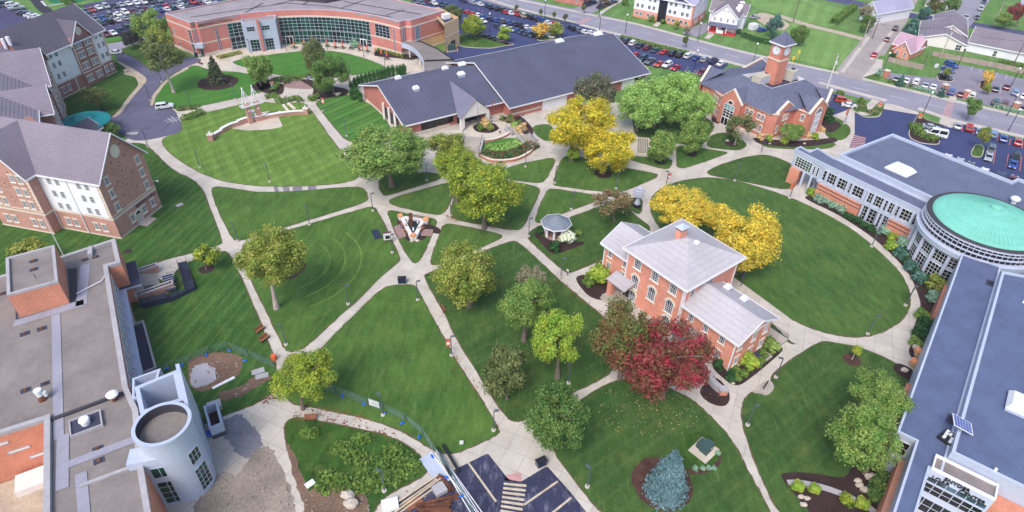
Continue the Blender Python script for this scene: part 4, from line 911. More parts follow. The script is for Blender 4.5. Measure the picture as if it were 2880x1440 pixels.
foot = [A,(70.6,160.6),(72.4,163.2),E1,G0,G1,(86.6,171),K1,K2,K3,K0,Bl,(58.2,170.6),(61.6,166.6),(63.4,167.6)]
foot = [L_(*p) for p in foot]
wl = MB().prism(foot,0,7.3,bot=False).build('wall','brick_clock',CK)
st = MB(); band(st,foot,0.9,1.2,.07,closed=True); band(st,foot,7.0,7.4,.25,closed=True); st.build('stone_course','stone',CK)
ez,rz_ = 7.42,11.3
well = [L_(*p) for p in ((70.0,168.2),(81.6,175.6),(78.2,183.4),(64.4,177.6))]
cn = [L_(*p) for p in ((68.3,160.1),(90.4,173.0),(83.0,191.2),(53.4,180.0))]; bk_ = L_(65.6,193.2)
mid = L_(77.4,164.2)
rf = MB()
o1 = L_(80.2,161.2)
rf.add([(*cn[0],ez),(*mid,ez),(*well[1],rz_),(*well[0],rz_)],[(0,1,2,3)])
rf.add([(*mid,ez),(*L_(86.6,167.6),ez),(*cn[1],ez),(*well[1],rz_)],[(0,1,2,3)])
for i in (1,3):
    j = (i+1)%4; rf.add([(*cn[i],ez),(*cn[j],ez),(*well[j],rz_),(*well[i],rz_)],[(0,1,2,3)])
rf.add([(*cn[2],ez),(*bk_,ez),(*cn[3],ez),(*well[3],rz_),(*well[2],rz_)],[(0,1,4),(1,3,4),(1,2,3)])
rf.build('roof','shingle_slate',CK)
MB().prism(well,9.8,10.3,bot=False).build('flat_roof','roof_black',CK)
pr = MB(); parapet(pr,well,10.0,rz_+.05,.12); pr.build('parapet','white_trim',CK)
def gablet(p,q,apex_z,depth,wallz=0,name='gable',ez_=7.42,glaz=None,proud=.0):
    P,Q = Vector(L_(*p)),Vector(L_(*q)); d = (Q-P).normalized(); n = Vector((d.y,-d.x)); m = (P+Q)/2
    w = MB(); f = .45
    vs = [(*(v+n*proud-n*k),z) for k in (0,f) for v,z in ((P,wallz),(Q,wallz),(Q,ez_),(m,apex_z),(P,ez_))]
    w.add(vs,[(0,1,2,3,4),(9,8,7,6,5),(1,6,7,2),(0,4,9,5),(2,7,8,3),(3,8,9,4)])
    o = w.build(name,'brick_clock',CK)
    r = MB(); a = m-n*depth; lift = .05
    r.add([(*(P-n*.4),ez_+lift),(*(m-n*.4),apex_z+lift),(*a,apex_z+lift),(*(P-n*.5-n*.3),ez_+lift),(*(Q-n*.4),ez_+lift),(*(Q-n*.8),ez_+lift)],[(0,1,2,3),(1,4,5,2)])
    r.build('roof','shingle_slate',o)
    c = MB()
    for S_,sg in ((P,-1),(Q,1)):
        b0 = S_+d*sg*.5+n*(proud+.12); b1 = m+n*(proud+.12)
        vs = [(*(v-n*k),z+dz) for k in (0,.7) for v,z,dz in ((b0,ez_-.2,0),(b1,apex_z+.1,0),(b1,apex_z+.1,.38),(b0,ez_-.2,.38))]
        c.add(vs,[(0,1,2,3),(7,6,5,4),(3,2,6,7),(0,3,7,4),(1,0,4,5)])
    c.build('coping','stone',o)
    return o,P+n*proud,d,n
def dormwin(parent,P,n,z,w=1.0,h=1.7): window(parent,P,n,z,w,h,2,4,'white_trim','glass_window','stone',arch=True,bar=.05)
g1,P,d,n = gablet((58.2,170.8),(62.0,165.6),10.6,5.0,name='entrance_gable',proud=.6)
m = P+d*3.2
o_ = MB().box(-1.7,1.7,-.12,.05,.1,6.3).build('entrance_glazing','glass_dark',g1,wallM((m.x,m.y,0),n)); fr = MB()
for x in (-1.7,-.57,.57,1.7): fr.box(x-.06,x+.06,-.2,-.1,.1,6.3)
for z in (.1,2.3,2.6,3.4,4.2,4.9,6.3): fr.box(-1.7,1.7,-.21,-.11,z-.06,z+.06)
fr.build('frame','white_trim',o_); MB().box(-1.66,1.66,-.17,-.13,4.95,6.25).build('pale_panel','glass_pale',o_)
window(g1,m,n,6.5,1.7,1.0,1,1,'white_trim','glass_dark','stone',arch=True,sill=False)
g2,P,d,n = gablet((79.3,161.4),(85.5,166.4),10.4,7.0,name='stair_gable',proud=.35)
m = P+d*4.0
o_ = MB().box(-1.5,1.5,-.14,.05,.3,6.4).build('stair_glazing','glass_blue',g2,wallM((m.x,m.y,0),n)); fr = MB()
for x in (-1.5,-.75,0,.75,1.5): fr.box(x-.05,x+.05,-.22,-.1,.3,6.4)
for k in range(16): fr.box(-1.5,1.5,-.21,-.11,.3+k*.405,.38+k*.405)
for z in (2.2,4.3): fr.box(-1.5,1.5,-.23,-.1,z,z+.35)
fr.build('frame','white_trim',o_); window(g2,m,n,6.45,3.0,1.6,4,1,'white_trim','glass_blue','stone',arch=True,sill=False)
g3,P,d,n = gablet((70.7,160.9),(76.2,165.0),9.6,3.6,name='gable',proud=.05)
for u in (3.1,4.5): dormwin(CK,P+d*u,n,4.6,.8,1.5)
for u in (1.2,4.6): dormwin(CK,P+d*u,n,1.3,.9,1.9)
g4,P,d,n = gablet((86.4,168.2),(89.6,173.4),10.2,4.5,name='gable',proud=.05)
g5,P,d,n = gablet((60.5,191.0),(54.2,181.6),10.0,5.0,name='gable',proud=.2); g6,P,d,n = gablet((79,192.0),(70,192.6),10.6,7.0,name='gable',proud=.6)
dl = (Vector(A)-Vector((63.4,167.6))).normalized(); nl = (dl.y,-dl.x); P = Vector(L_(63.4,167.6))
for u in (1.4,2.9,5.3,6.7): dormwin(CK,P+dl*u,nl,4.4,.95,1.7)
for u in (5.2,6.7): dormwin(CK,P+dl*u,nl,1.2,.95,1.9)
dl2 = (Vector((58.2,170.6))-Vector(Bl)).normalized(); P = Vector(L_(*Bl))
for u in (1.2,2.8,5.0): dormwin(CK,P+dl2*u,(dl2.y,-dl2.x),4.4,.9,1.6); dormwin(CK,P+dl2*u,(dl2.y,-dl2.x),1.2,.9,1.7)
d3 = (Vector(G0)-Vector(E1)).normalized(); dormwin(CK,Vector(L_(*E1))+d3*3.0,(d3.y,-d3.x),4.5,1.0,1.7); dormwin(CK,Vector(L_(*E1))+d3*3.0,(d3.y,-d3.x),1.2,1.0,1.7)
T0 = Vector(L_(72.0,172.9)); tx = Vector((.83,.56)).normalized(); W = 3.9
tw = ob('tower',None,CK,MX((T0.x,T0.y,0),math.atan2(tx.y,tx.x)))
tw.empty_display_size = .5
MB().box(0,W,0,W,8,21.5).build('tower_wall','brick_clock',tw)
bd = MB(); band(bd,[(0,0),(W,0),(W,W),(0,W)],17.0,17.4,.12,closed=True); bd.build('stone_course','stone',tw)
rr,tt = MB(),MB(); roof_hip(rr,tt,0,W,0,W,21.6,24.7,.5,.2,rl=0); rr.build('tower_roof','shingle_slate',tw); tt.build('tower_cornice','white_trim',tw)
for n,c in (((0,-1),(W/2,0)),((-1,0),(0,W/2)),((1,0),(W,W/2)),((0,1),(W/2,W))):
    r_ = 1.15; mb = MB(); k = 36
    mb.add([(r_*math.cos(2*math.pi*i/k),y,r_*math.sin(2*math.pi*i/k)) for y in (-.12,0) for i in range(k)],[list(range(k))[::-1]]+[(i,(i+1)%k,k+(i+1)%k,k+i) for i in range(k)])
    f_ = mb.build('clock_face','white_plastic',tw,wallM((*c,19.7),n)); h_ = MB()
    for a,L,w_ in ((math.radians(52),.55,.1),(math.radians(45),.85,.07)):
        dx,dz = math.cos(a),math.sin(a); h_.add([(-dz*w_,-.16-w_*.1,dx*w_),(dz*w_,-.16-w_*.1,-dx*w_),(dx*L,-.16-w_*.1,dz*L)],[(0,1,2)])
    h_.build('clock_hand','dark_metal',f_); q = MB()
    for i in range(12):
        a = math.pi/6*i; q.box(-.035,.035,-.15,-.125,0.85 if i%3 else .75,1.05,0,lambda x,y,z,a=a: (x*math.cos(a)+z*math.sin(a),y,z*math.cos(a)-x*math.sin(a)))
    q.build('hour_mark','dark_metal',f_); rg = MB(); rg.ring([(1.13,-.0),(1.26,0),(1.26,.14),(1.13,.14)],36); rg.build('bezel','gray_trim',f_,Matrix.Rotation(math.pi/2,4,'X'))
for (x,y),(w_,d_,h_),lb,rz in (((69.2,174.4),(6.0,3.0,2.6),'large beige rooftop air unit left of the clock tower shaft',.15),((78.0,177.4),(3.2,3.0,3.0),'tall beige rooftop air unit behind the right side of the clock tower',.3)):
    r = empty('air_unit',(x,y,10.3),rz+.5,label=lb,cat='air conditioner'); MB().box(-w_/2,w_/2,-d_/2,d_/2,.2,h_).build('housing','louver',r)
    for i in range(5): MB().box(-w_/2+.3+i*(w_-.6)/5,-w_/2+.1+(i+1)*(w_-.6)/5,-d_/2-.04,-d_/2,.6,h_-.5).build('grille','gray_trim',r)
    MB().ring([(.55,h_-.02),(.6,h_+.14),(.45,h_+.14),(.02,h_+.02)],20).build('fan','dark_metal',r,MX((w_/4,0,0))); MB().box(-w_/2-.1,w_/2+.1,-d_/2-.1,d_/2+.1,0,.2).build('base','dark_metal',r)
OB = frame_root('old_hall',(29.5,82.35),(.786,.616),label='three storey pink brick hall with pale grey hipped roof, arched windows and two lower wings',cat='building')
wl,rf,tr,st = MB(),MB(),MB(),MB()
wl.prism([(0,0),(14.4,0),(14.4,13.3),(0,13.3)],0,11.0,bot=False)
gable_solid(wl,1.3,10.3,13.2,20.4,0,7.6,10.0,'y'); gable_solid(wl,.6,10.2,-11.3,.1,0,7.2,9.4,'y')
roof_hip(rf,tr,0,14.4,0,13.3,11.1,14.4,.8,.22,rl=0)
roof_gable(rf,tr,1.3,10.3,13.35,20.4,7.7,10.1,'y',.7,.6,ends=(0,1)); roof_gable(rf,tr,.6,10.2,-11.3,-.05,7.3,9.5,'y',.7,.7,ends=(1,0))
band(st,[(0,13.3),(0,0),(14.4,0)],10.35,10.8,.12); band(st,[(10.2,-11.3),(10.2,-.05)],6.7,7.1,.1); band(st,[(.6,-.05),(.6,-11.3),(10.2,-11.3)],6.6,6.95,.1); band(st,[(1.3,20.4),(1.3,13.35)],7.0,7.3,.1)
for o_,nm,mt in ((wl,'wall','brick_pink'),(rf,'roof','shingle_gray'),(tr,'gutter','white_trim'),(st,'frieze','white_trim')): o_.build(nm,mt,OB)
FR = dict(frame='white_trim',glas='glass_window',trim='stone_cream')
plain('stone_cream',C(238,228,206),.8,.06)
for v in (2.4,6.6,10.8):
    window(OB,(0,v),(-1,0),7.9,1.7,2.2,4,4,bar=.06,border=.14,**FR); window(OB,(0,v),(-1,0),3.4,1.8,3.1,4,5,arch=True,bar=.06,border=.14,**FR)
for v in (2.4,10.8): window(OB,(0,v),(-1,0),.3,1.8,2.4,4,4,arch=True,bar=.06,border=.14,**FR)
for u,z in ((2.2,7.9),(7.0,7.9),(2.4,3.6)): window(OB,(u,0),(0,-1),z,1.1,2.3,2,4,bar=.06,**FR)
for v in (14.8,18.8):
    for z in (5.0,1.8): window(OB,(1.3,v),(-1,0),z,1.0,1.9,2,4,bar=.05,**FR)
for v in (-2.0,-5.2,-8.6):
    for z in (4.5,.9): window(OB,(.6,v),(-1,0),z,1.1,1.9,3,4,bar=.05,**FR)
for u in (1.9,5.6,8.8):
    for z in (4.5,.9): window(OB,(u,-11.3),(0,-1),z,1.05,1.8,2,4,bar=.05,**FR)
for x,y,z1 in ((-.12,.12,10.4),(.14,-.12,10.4),(-.12,13.2,10.4),(5.0,-.14,10.4),(14.0,-.12,10.4),(.46,-11.2,6.8),(1.16,20.2,7.2)): MB().box(x-.1,x+.1,y-.1,y+.1,.2,z1).build('downpipe','white_trim',OB)
ch = MB().box(6.3,8.0,7.6,8.8,12,15.6).build('chimney','brick_pink',OB); MB().box(6.15,8.15,7.45,8.95,15.6,15.8).build('chimney_cap','ornament_teal',ch)
MB().add([(6.0,7.3,15.9),(8.3,7.3,15.9),(8.3,9.1,15.9),(6.0,9.1,15.9),(7.15,8.2,16.7)],[(3,2,1,0),(0,1,4),(1,2,4),(2,3,4),(3,0,4)]).build('chimney_hood','panel_blue',ch)
MB().ring([(.6,0),(.62,.25),(.4,.4),(.02,.45)],20).build('skylight','white_plastic',OB,MX((8.2,5.4,13.6)))
for u,v in ((8.6,-2.6),(8.4,-6.2)):
    P = FRM[OB.name] @ Vector((u,v,8.1)); vent_hood('roof_vent',P,1.2,1.2,1.1,'squat white vent on the old hall wing, %s the main roof' % ('nearest' if v > -3 else 'farther from'),'vents on the old hall wing',.66)
po = MB()
slab(po,(-2.7,10.6,3.9),(-.02,10.6,4.6),(-.02,15.4,4.6),(-2.7,15.4,3.9),.25); po.build('porch_roof','shingle_gray',OB)
for v in (14.6,): MB().box(-2.5,-1.5,v-.5,v+.5,0,3.7).build('porch_pier','brick_pink',OB)
MB().box(-.12,.02,11.6,13.0,.4,2.8).build('door','dark_metal',OB); MB().box(-3.6,-.02,10.6,15.2,0,.38).box(-4.2,-3.6,10.8,15.0,0,.2).build('steps','pad',OB)
slab(MB(),(0,0,0),(1,0,0),(1,1,0),(0,1,0))
fp = MB(); slab(fp,(-2.4,-6.6,3.3),(.5,-6.6,3.6),(.5,-.3,3.6),(-2.4,-.3,3.3),.3); fp.build('porch_roof','roof_gravel',OB)
for v in (-6.2,-.7): MB().box(-2.2,-1.8,v-.2,v+.2,0,3.1).build('post','white_trim',OB)
MB().box(6.4,9.4,-13.8,-11.45,0,.5).build('areaway','pad',OB); MB().box(6.7,9.1,-13.5,-11.45,.5,.52).build('areaway_floor','roof_black',OB)
rl = empty('handrail_ramp',tuple((FRM[OB.name] @ Vector((13.2,-6.5,0)))[:2])+(0,),math.atan2(.616,.786),label='black railed concrete ramp beside the right wing of the old brick hall',cat='ramp')
MB().box(-2.4,2.0,-6.5,3,0,.5).build('slab','pad',rl)
for x,y0,y1 in ((-2.3,-6.4,2.9),(1.9,-6.4,2.9)):
    m = MB()
    for z in (.8,1.15,1.5): m.tube([(x,y0,z),(x,y1,z)],.04,5)
    for k in range(6): m.tube([(x,y0+(y1-y0)*k/5,.45),(x,y0+(y1-y0)*k/5,1.5)],.04,5)
    m.build('railing','dark_metal',rl)
P = at(*N('o',1397,590)); GZ = empty('gazebo',(P.x,P.y,0),.2,label='small white gazebo with a grey octagonal shingled roof',cat='gazebo')
oct_ = lambda r,z: [(r*math.cos(math.pi/4*k+.39),r*math.sin(math.pi/4*k+.39),z) for k in range(8)]
MB().prism([p[:2] for p in oct_(2.6,0)],0,.3).build('floor','paver',GZ)
for p in oct_(2.35,0): MB().box(p[0]-.2,p[0]+.2,p[1]-.2,p[1]+.2,.3,3.2).build('post','white_trim',GZ)
MB().add(oct_(3.3,3.15)+oct_(1.0,4.5)+oct_(.02,5.0),[(k,(k+1)%8,8+(k+1)%8,8+k) for k in range(8)]+[(8+k,8+(k+1)%8,16+(k+1)%8,16+k) for k in range(8)]).build('roof','shingle_gazebo',GZ)
fb = MB(); band(fb,[p[:2] for p in oct_(3.3,0)],2.95,3.2,.08,closed=True); fb.build('fascia','white_trim',GZ); MB().prism([p[:2] for p in oct_(3.28,0)],2.98,3.1).build('ceiling','white_trim',GZ)
bn = MB()
for k in range(1,6):
    a,b = Vector(oct_(2.15,0)[k]),Vector(oct_(2.15,0)[(k+1)%8]); d = b-a; n = Vector((-d.y,d.x,0)).normalized()*-.35
    if n.dot(a) > 0: n = -n
    q = [a,b,b+n,a+n]; bn.add([(v.x,v.y,z) for z in (.68,.76) for v in q],[(3,2,1,0),(4,5,6,7),(0,1,5,4),(1,2,6,5),(2,3,7,6),(3,0,4,7)])
bn.build('bench','wood',GZ)
RB = empty('campus_center',(90,105,0),label='long pale grey and brick building with blue flat roofs and a mint green domed rotunda',cat='building')
def L2(p): return (p[0]-90,p[1]-105)
P0,P1 = Vector(L2((71.9,131.5))),Vector(L2((86.3,111.4))); fd = (P1-P0).normalized(); fn = Vector((fd.y,-fd.x))
if fn.x > 0: fn = -fn
FL = (P1-P0).length
back = [L2((93.6,145.6)),L2((75.9,134.2))]
hi = [L2((75.9,134.2)),L2((93.8,146.0)),L2((110.4,124.2)),L2((112.6,125.6)),L2((130,103)),L2((112,92)),L2((100,104)),L2((88.4,116.2))]
MB().prism(hi,0,9.1,bot=False,top=1).build('upper_wall',['panel_blue','roof_blue_high'],RB)
p_ = MB(); parapet(p_,hi,9.05,9.7,.55); p_.build('parapet','panel_blue',RB)
lo = [tuple(P0),L2((88.4,116.2)),tuple(P1)]
low = [tuple(P0+fn*.0),tuple(P1),L2((88.35,116.3)),L2((75.85,134.2)),L2((75.0,135.2)),L2((73.2,139.6)),L2((70.6,137.6)),L2((69.3,140.2)),L2((67.3,138.7))]
MB().prism(low,7.4,8.2,top=1).build('lower_roof',['panel_blue','roof_blue_high'],RB)
p_ = MB(); parapet(p_,low,8.15,8.45,.35); p_.build('coping','panel_blue',RB)
MB().prism([tuple(P0),tuple(P1),tuple(P1-fn*5),tuple(P0-fn*5)],0,7.4).build('front_wall','panel_blue',RB)
def fw(s,out=0): return P0+fd*s+fn*out
for s0,s1 in ((.6,11.4),(18.2,FL+.2)):
    mb = MB().prism([tuple(fw(s0,.03)),tuple(fw(s1,.03)),tuple(fw(s1,1.1)),tuple(fw(s0,1.1))],0,3.9); o_ = mb.build('brick_panel','brick_orange',RB); b_ = MB()
    for z in (2.6,3.5): b_.prism([tuple(fw(s0-.02,1.0)),tuple(fw(s1+.02,1.0)),tuple(fw(s1+.02,1.13)),tuple(fw(s0-.02,1.13))],z,z+.18)
    b_.build('dark_course','soffit_dark',o_)
WK = dict(frame='white_trim',glas='glass_dark',trim=None,bar=.06,border=.07)
for s,w_ in ((-3.6,5.0),(-.3,.8),(.9,.8),(2.8,2.4),(5.6,2.4),(7.5,.6),(9.4,2.4),(13.2,4.4),(16.9,2.4),(18.7,.6),(20.6,2.4),(23.4,2.4)):
    window(RB,fw(s),fn,4.6,w_,2.5,max(1,round(w_/.75)),3,**WK) if s > 0 else None
for s,w_ in ((12.3,1.4),(15.0,3.2),(17.3,1.2)): window(RB,fw(s),fn,.25,w_,3.6,max(1,round(w_/.75)),4,**WK)
for s in (1.7,4.2,6.9,8.1,11.1,15.6,18.1,19.3,22.0,24.6): MB().tube([(*fw(s,.4),3.9 if s < 11.2 or s > 18.2 else 0),(*fw(s,.4),7.4)],.32,10).build('column','gray_trim',RB)
for s in (11.75,13.3,16.6): MB().tube([(*fw(s,.35),0),(*fw(s,.35),7.4)],.3,10).build('column','gray_trim',RB)
sl_ = MB(); sl_.prism([tuple(fw(-.2,.02)),tuple(fw(FL,.02)),tuple(fw(FL,.7)),tuple(fw(-.2,.7))],3.92,4.5); sl_.build('spandrel','panel_blue',RB)
eb = [L2((67.6,138.3)),L2((72.0,131.6)),L2((75.4,134.0)),L2((71.0,139.0))]
MB().prism(eb,4.0,7.4).build('bridge_wall','panel_blue',RB); d2 = (Vector(eb[1])-Vector(eb[0])).normalized(); n2 = Vector((d2.y,-d2.x)); n2 = n2 if n2.x < 0 else -n2
window(RB,Vector(eb[0])+d2*3.0,n2,4.5,4.6,2.6,6,4,frame='white_trim',glas='glass_green',trim=None,bar=.08)
for s in (6.0,7.0): window(RB,Vector(eb[0])+d2*s,n2,4.5,.5,2.4,1,1,**WK)
MB().prism([L2((67.0,137.3)),L2((68.8,135.6)),L2((70.3,137.2)),L2((68.6,139.0))],0,4.0).build('brick_pier','brick_orange',RB)
for x,y in ((69.6,134.9),(70.8,133.2),(72.8,134.6)): MB().tube([(*L2((x,y)),0),(*L2((x,y)),4)],.3,10).build('column','gray_trim',RB)
Q = Vector(L2((54.1,56.1))); wu,wv = Vector((.605,.797)),Vector((-.797,.605))
def q2(u,v): return tuple(Q+wu*u+wv*v)
low2 = [q2(0,0),q2(53.5,.2),q2(53,-6.3),q2(-3.5,-6.2),q2(-3.6,-4.8),q2(-16,-4.8),q2(-16,-2.5),q2(0,-2.4)]
MB().prism(low2,7.6,8.0,top=1).build('lower_roof',['panel_blue','roof_blue'],RB); p_ = MB(); parapet(p_,low2,7.98,8.25,.3); p_.build('coping','panel_blue',RB)
MB().prism([q2(.1,-.25),q2(53,-.05),q2(53,-6),q2(.1,-6)],0,7.6).build('front_wall','panel_blue',RB)
MB().prism([q2(-15.9,-2.7),q2(.1,-2.6),q2(.1,-4.7),q2(-15.9,-4.7)],0,7.6).build('side_wall','panel_blue',RB)
hi2 = [q2(-.5,-6.25),q2(49,-6.3),q2(52,-14),q2(60,-45),q2(-.5,-45)]
MB().prism(hi2,0,9.3,bot=False,top=1).build('upper_wall',['panel_blue','roof_blue'],RB); p_ = MB(); parapet(p_,hi2,9.25,9.65,.4); p_.build('parapet','panel_blue',RB)
for s0,s1 in ((1.0,16.0),(37.5,47.5)): 
    o_ = MB().prism([q2(s0,-.2),q2(s1,-.2),q2(s1,.5),q2(s0,.5)],0,3.8).build('brick_panel','brick_orange',RB); b_ = MB()
    for z in (2.4,3.4): b_.prism([q2(s0-.02,.4),q2(s1+.02,.4),q2(s1+.02,.54),q2(s0-.02,.54)],z,z+.18)
    b_.build('dark_course','soffit_dark',o_)
MB().prism([q2(-14.5,-2.7),q2(-.4,-2.7),q2(-.4,-1.9),q2(-14.5,-1.9)],0,4.2).build('brick_panel','brick_orange',RB)
MB().prism([q2(-2.2,-2.0),q2(0.08,-.2),q2(.9,.55),q2(-.4,-1.0)],0,.5).build('step','pad',RB)
for u in (4,9,14,40,45): window(RB,q2(u,-.25),tuple(wv),4.4,3.2,2.4,4,3,**WK)
for u in (20,25,30,35): window(RB,q2(u,-.25),tuple(wv),.3,3.6,6.4,4,7,**WK)
window(RB,q2(.1,-1.25),tuple(-wu),4.3,1.9,2.6,2,2,**WK)
gf = [q2(-3.7,-4.9),q2(-3.7,-12.2),q2(-1.0,-12.2),q2(-1.0,-4.9)]
MB().prism(gf,0,8.2,top=1).build('entrance_block',['stucco_gray','roof_gravel'],RB); p_ = MB(); parapet(p_,gf,8.18,8.6,.2); p_.build('coping','white_trim',RB)
cM = Vector(q2(-3.7,-8.55))
for z,h in ((6.0,1.0),(3.95,1.9),(.2,2.8)): window(RB,cM,tuple(-wu),z,6.9,h,6,1 if h < 1.2 else 2,frame='gray_trim',glas='glass_blue' if z > 5 else 'glass_dark',trim=None,bar=.09,border=.1)
RX = Matrix.Rotation(math.pi/2,4,'X')
text_obj('lettering','LOAR     CENTER',.8,.09,'dark_metal',RB,wallM((*(cM-wu*.12),7.15),tuple(-wu)) @ RX)
text_obj('lettering','SNYDER',.8,.09,'dark_metal',RB,wallM((*(cM-wu*.12-Vector(wv)*-.4),7.85),tuple(-wu)) @ RX)
MB().prism([q2(-3.0,-12.3),q2(-3.0,-20),q2(-.6,-20),q2(-.6,-12.3)],0,6.5).build('brick_panel','brick_orange',RB)
rx,ry,R1 = 94.0-90,105.9-105,10.7
ro = ob('rotunda',MB().ring([(R1,0),(R1,7.2)],64,0,0,2*math.pi,rx,ry).mesh('rotunda','panel_blue'),RB)
a0,a1 = math.radians(148),math.radians(232)
nb = 5
for k in range(nb):
    a = a0+(a1-a0)*(k+.5)/nb; n = (math.cos(a),math.sin(a)); p = (rx+(R1+.01)*n[0],ry+(R1+.01)*n[1])
    for z,h in ((.3,3.2),(4.1,2.8)): window(ro,p,n,z,2.75,h,4,4,**WK)
for k in range(nb+1):
    a = a0+(a1-a0)*k/nb; x,y = rx+(R1+.35)*math.cos(a),ry+(R1+.35)*math.sin(a)
    MB().tube([(x,y,0),(x,y,7.2)],.34,12).build('column','gray_trim',ro)
MB().ring([(R1+.6,0),(R1+.6,.4),(R1-.2,.4)],64,0,a0-.2,a1+.2,rx,ry).build('plinth','pad',ro)
MB().ring([(R1-.1,6.9),(R1+.9,6.9),(R1+1.0,7.9),(R1+.5,8.0),(R1+.5,8.0)],72,0,0,2*math.pi,rx,ry).build('cornice','panel_blue',ro)
MB().ring([(R1+.1,8.0),(R1+.1,10.4)],72,0,0,2*math.pi,rx,ry).build('clerestory_glass','glass_dark',ro)
fr = MB()
for z0,z1,r in ((8.0,8.16,R1+.55),(9.0,9.15,R1+.5),(9.85,9.98,R1+.3),(10.4,10.75,R1+.2)): fr.ring([(r-.5,z0),(r,z0),(r,z1),(r-.5,z1)],72,0,0,2*math.pi,rx,ry)
fr.build('sunshade_ring','gray_trim',ro); fr = MB()
for k in range(72):
    a = 2*math.pi*k/72; fr.tube([(rx+(R1+.2)*math.cos(a),ry+(R1+.2)*math.sin(a),8.0),(rx+(R1+.2)*math.cos(a),ry+(R1+.2)*math.sin(a),10.4)],.07,4)
fr.build('mullion_ring','gray_trim',ro)
MB().ring([(R1+.2,10.75),(R1-.1,11.0),(R1-.9,10.9)],72,0,0,2*math.pi,rx,ry).build('gutter','soffit_dark',ro)
dm = MB(); dm.ring([(R1-.8,10.85),(R1-.85,11.1),(R1-1.4,11.35),(7.6,12.1),(5.2,12.9),(2.6,13.6),(1.0,13.95),(.02,14.0)],72,0,0,2*math.pi,rx,ry)
d_ = dm.build('dome','dome_roof',ro,smooth=True); rb = MB()
for k in range(72):
    a = 2*math.pi*k/72; rb.tube([(rx+r*math.cos(a),ry+r*math.sin(a),z+.02) for r,z in ((R1-1.4,11.35),(7.6,12.1),(5.2,12.9),(2.6,13.6))],.05,4,caps=False)
rb.build('dome_seam','dome_roof',d_); MB().ring([(1.0,13.93),(1.0,14.25),(.6,14.45),(.02,14.5)],32,0,0,2*math.pi,rx,ry).build('dome_cap','dome_roof',d_)
P = at(*N('lf',893,262),9.5); s_ = empty('skylight',(P.x,P.y,9.2),math.atan2(fd.y,fd.x),label='big white pyramidal skylight alone on the far blue flat roof',cat='skylight')
MB().box(-2.6,2.6,-2.1,2.1,0,.35).build('curb','gray_trim',s_); MB().add([(-2.7,-2.2,.35),(2.7,-2.2,.35),(2.7,2.2,.35),(-2.7,2.2,.35),(-1.7,-1.2,1.3),(1.7,-1.2,1.3),(1.7,1.2,1.3),(-1.7,1.2,1.3)],[(3,2,1,0),(4,5,6,7),(0,1,5,4),(1,2,6,5),(2,3,7,6),(3,0,4,7)]).build('glazing','white_plastic',s_)
P = at(*N(11,1900,490),9.5); s_ = empty('skylight',(P.x,P.y,9.3),math.atan2(wu.y,wu.x),label='long white boxed skylight cut by the right edge of the near blue roof',cat='skylight')
MB().box(-2.0,2.0,-4,1.6,0,.5).build('curb','gray_trim',s_); MB().add([(-2.1,-4.1,.5),(2.1,-4.1,.5),(2.1,1.7,.5),(-2.1,1.7,.5),(-1.6,-3.6,1.25),(1.6,-3.6,1.25),(1.6,1.2,1.25),(-1.6,1.2,1.25)],[(3,2,1,0),(4,5,6,7),(0,1,5,4),(1,2,6,5),(2,3,7,6),(3,0,4,7)]).build('glazing','white_plastic',s_)
P = at(*N('lf',1745,510),9.2); v_ = empty('exhaust_fan',(P.x,P.y,9.1),label='white mushroom exhaust fan behind the green dome',cat='roof vent')
MB().ring([(.5,0),(.5,.8)],16).build('stack','white_plastic',v_); MB().ring([(.9,.8),(.95,1.2),(.6,1.5),(.02,1.6)],20).build('cap','white_plastic',v_)
P = at(*N(11,1430,680),9.0); s_ = empty('solar_panel',(P.x,P.y,9.3),math.atan2(wu.y,wu.x)+.25,label='tilted solar panel on the edge of the near blue roof',cat='solar panel')
MB().add([(-1.1,-1.3,.9),(1.1,-1.3,.9),(1.1,1.3,1.7),(-1.1,1.3,1.7),(-1.1,-1.3,.82),(1.1,-1.3,.82),(1.1,1.3,1.62),(-1.1,1.3,1.62)],[(0,1,2,3),(7,6,5,4),(0,4,5,1),(1,5,6,2),(2,6,7,3),(3,7,4,0)]).build('frame','white_trim',s_)
c_ = MB()
for i in range(4):
    for j in range(6):
        x0,y0 = -1.02+i*.515,-1.2+j*.4; 
        if abs(y0+.2) < .19: continue
        zz = lambda y: .915+(y+1.3)*.8/2.6
        c_.add([(x0,y0,zz(y0)),(x0+.49,y0,zz(y0)),(x0+.49,y0+.375,zz(y0+.375)),(x0,y0+.375,zz(y0+.375))],[(0,1,2,3)])
c_.build('cells','solar',s_); MB().tube([(-.7,0,-.3),(-.7,0,1.2)],.06).build('post','gray_trim',s_); MB().tube([(.7,0,-.3),(.7,0,1.2)],.06).build('post','gray_trim',s_)
P = at(*N(11,1360,735),8.1); s_ = empty('ballast_rack',(P.x,P.y,8.05),.6,label='dark ballast rack with white blocks on the low blue roof below the solar panel',cat='rack')
MB().box(-1.2,1.2,-1.0,1.0,0,.35).build('tray','dark_metal',s_)
for i,j in ((-.7,-.5),(-.1,-.4),(.5,.1),(-.6,.4),(.1,.5),(.7,.6)): MB().box(i-.22,i+.22,j-.18,j+.18,.35,.6).build('block','white_plastic',s_)
for k,x,y,z,lb in ((11,1705,985,9.4,'short white pipe on the near blue roof, toward its lower corner'),('lf',1820,1262,9.4,'short white pipe at the right edge of the blue roof below the dome'),(11,1850,300,9.4,'tiny dark drain on the near blue roof')):
    P = at(*N(k,x,y),z); tag(MB().tube([(P.x,P.y,z-.1),(P.x,P.y,z+.7)],.18,10).build('vent_pipe','white_plastic'),lb,'pipe') if 'drain' not in lb else None
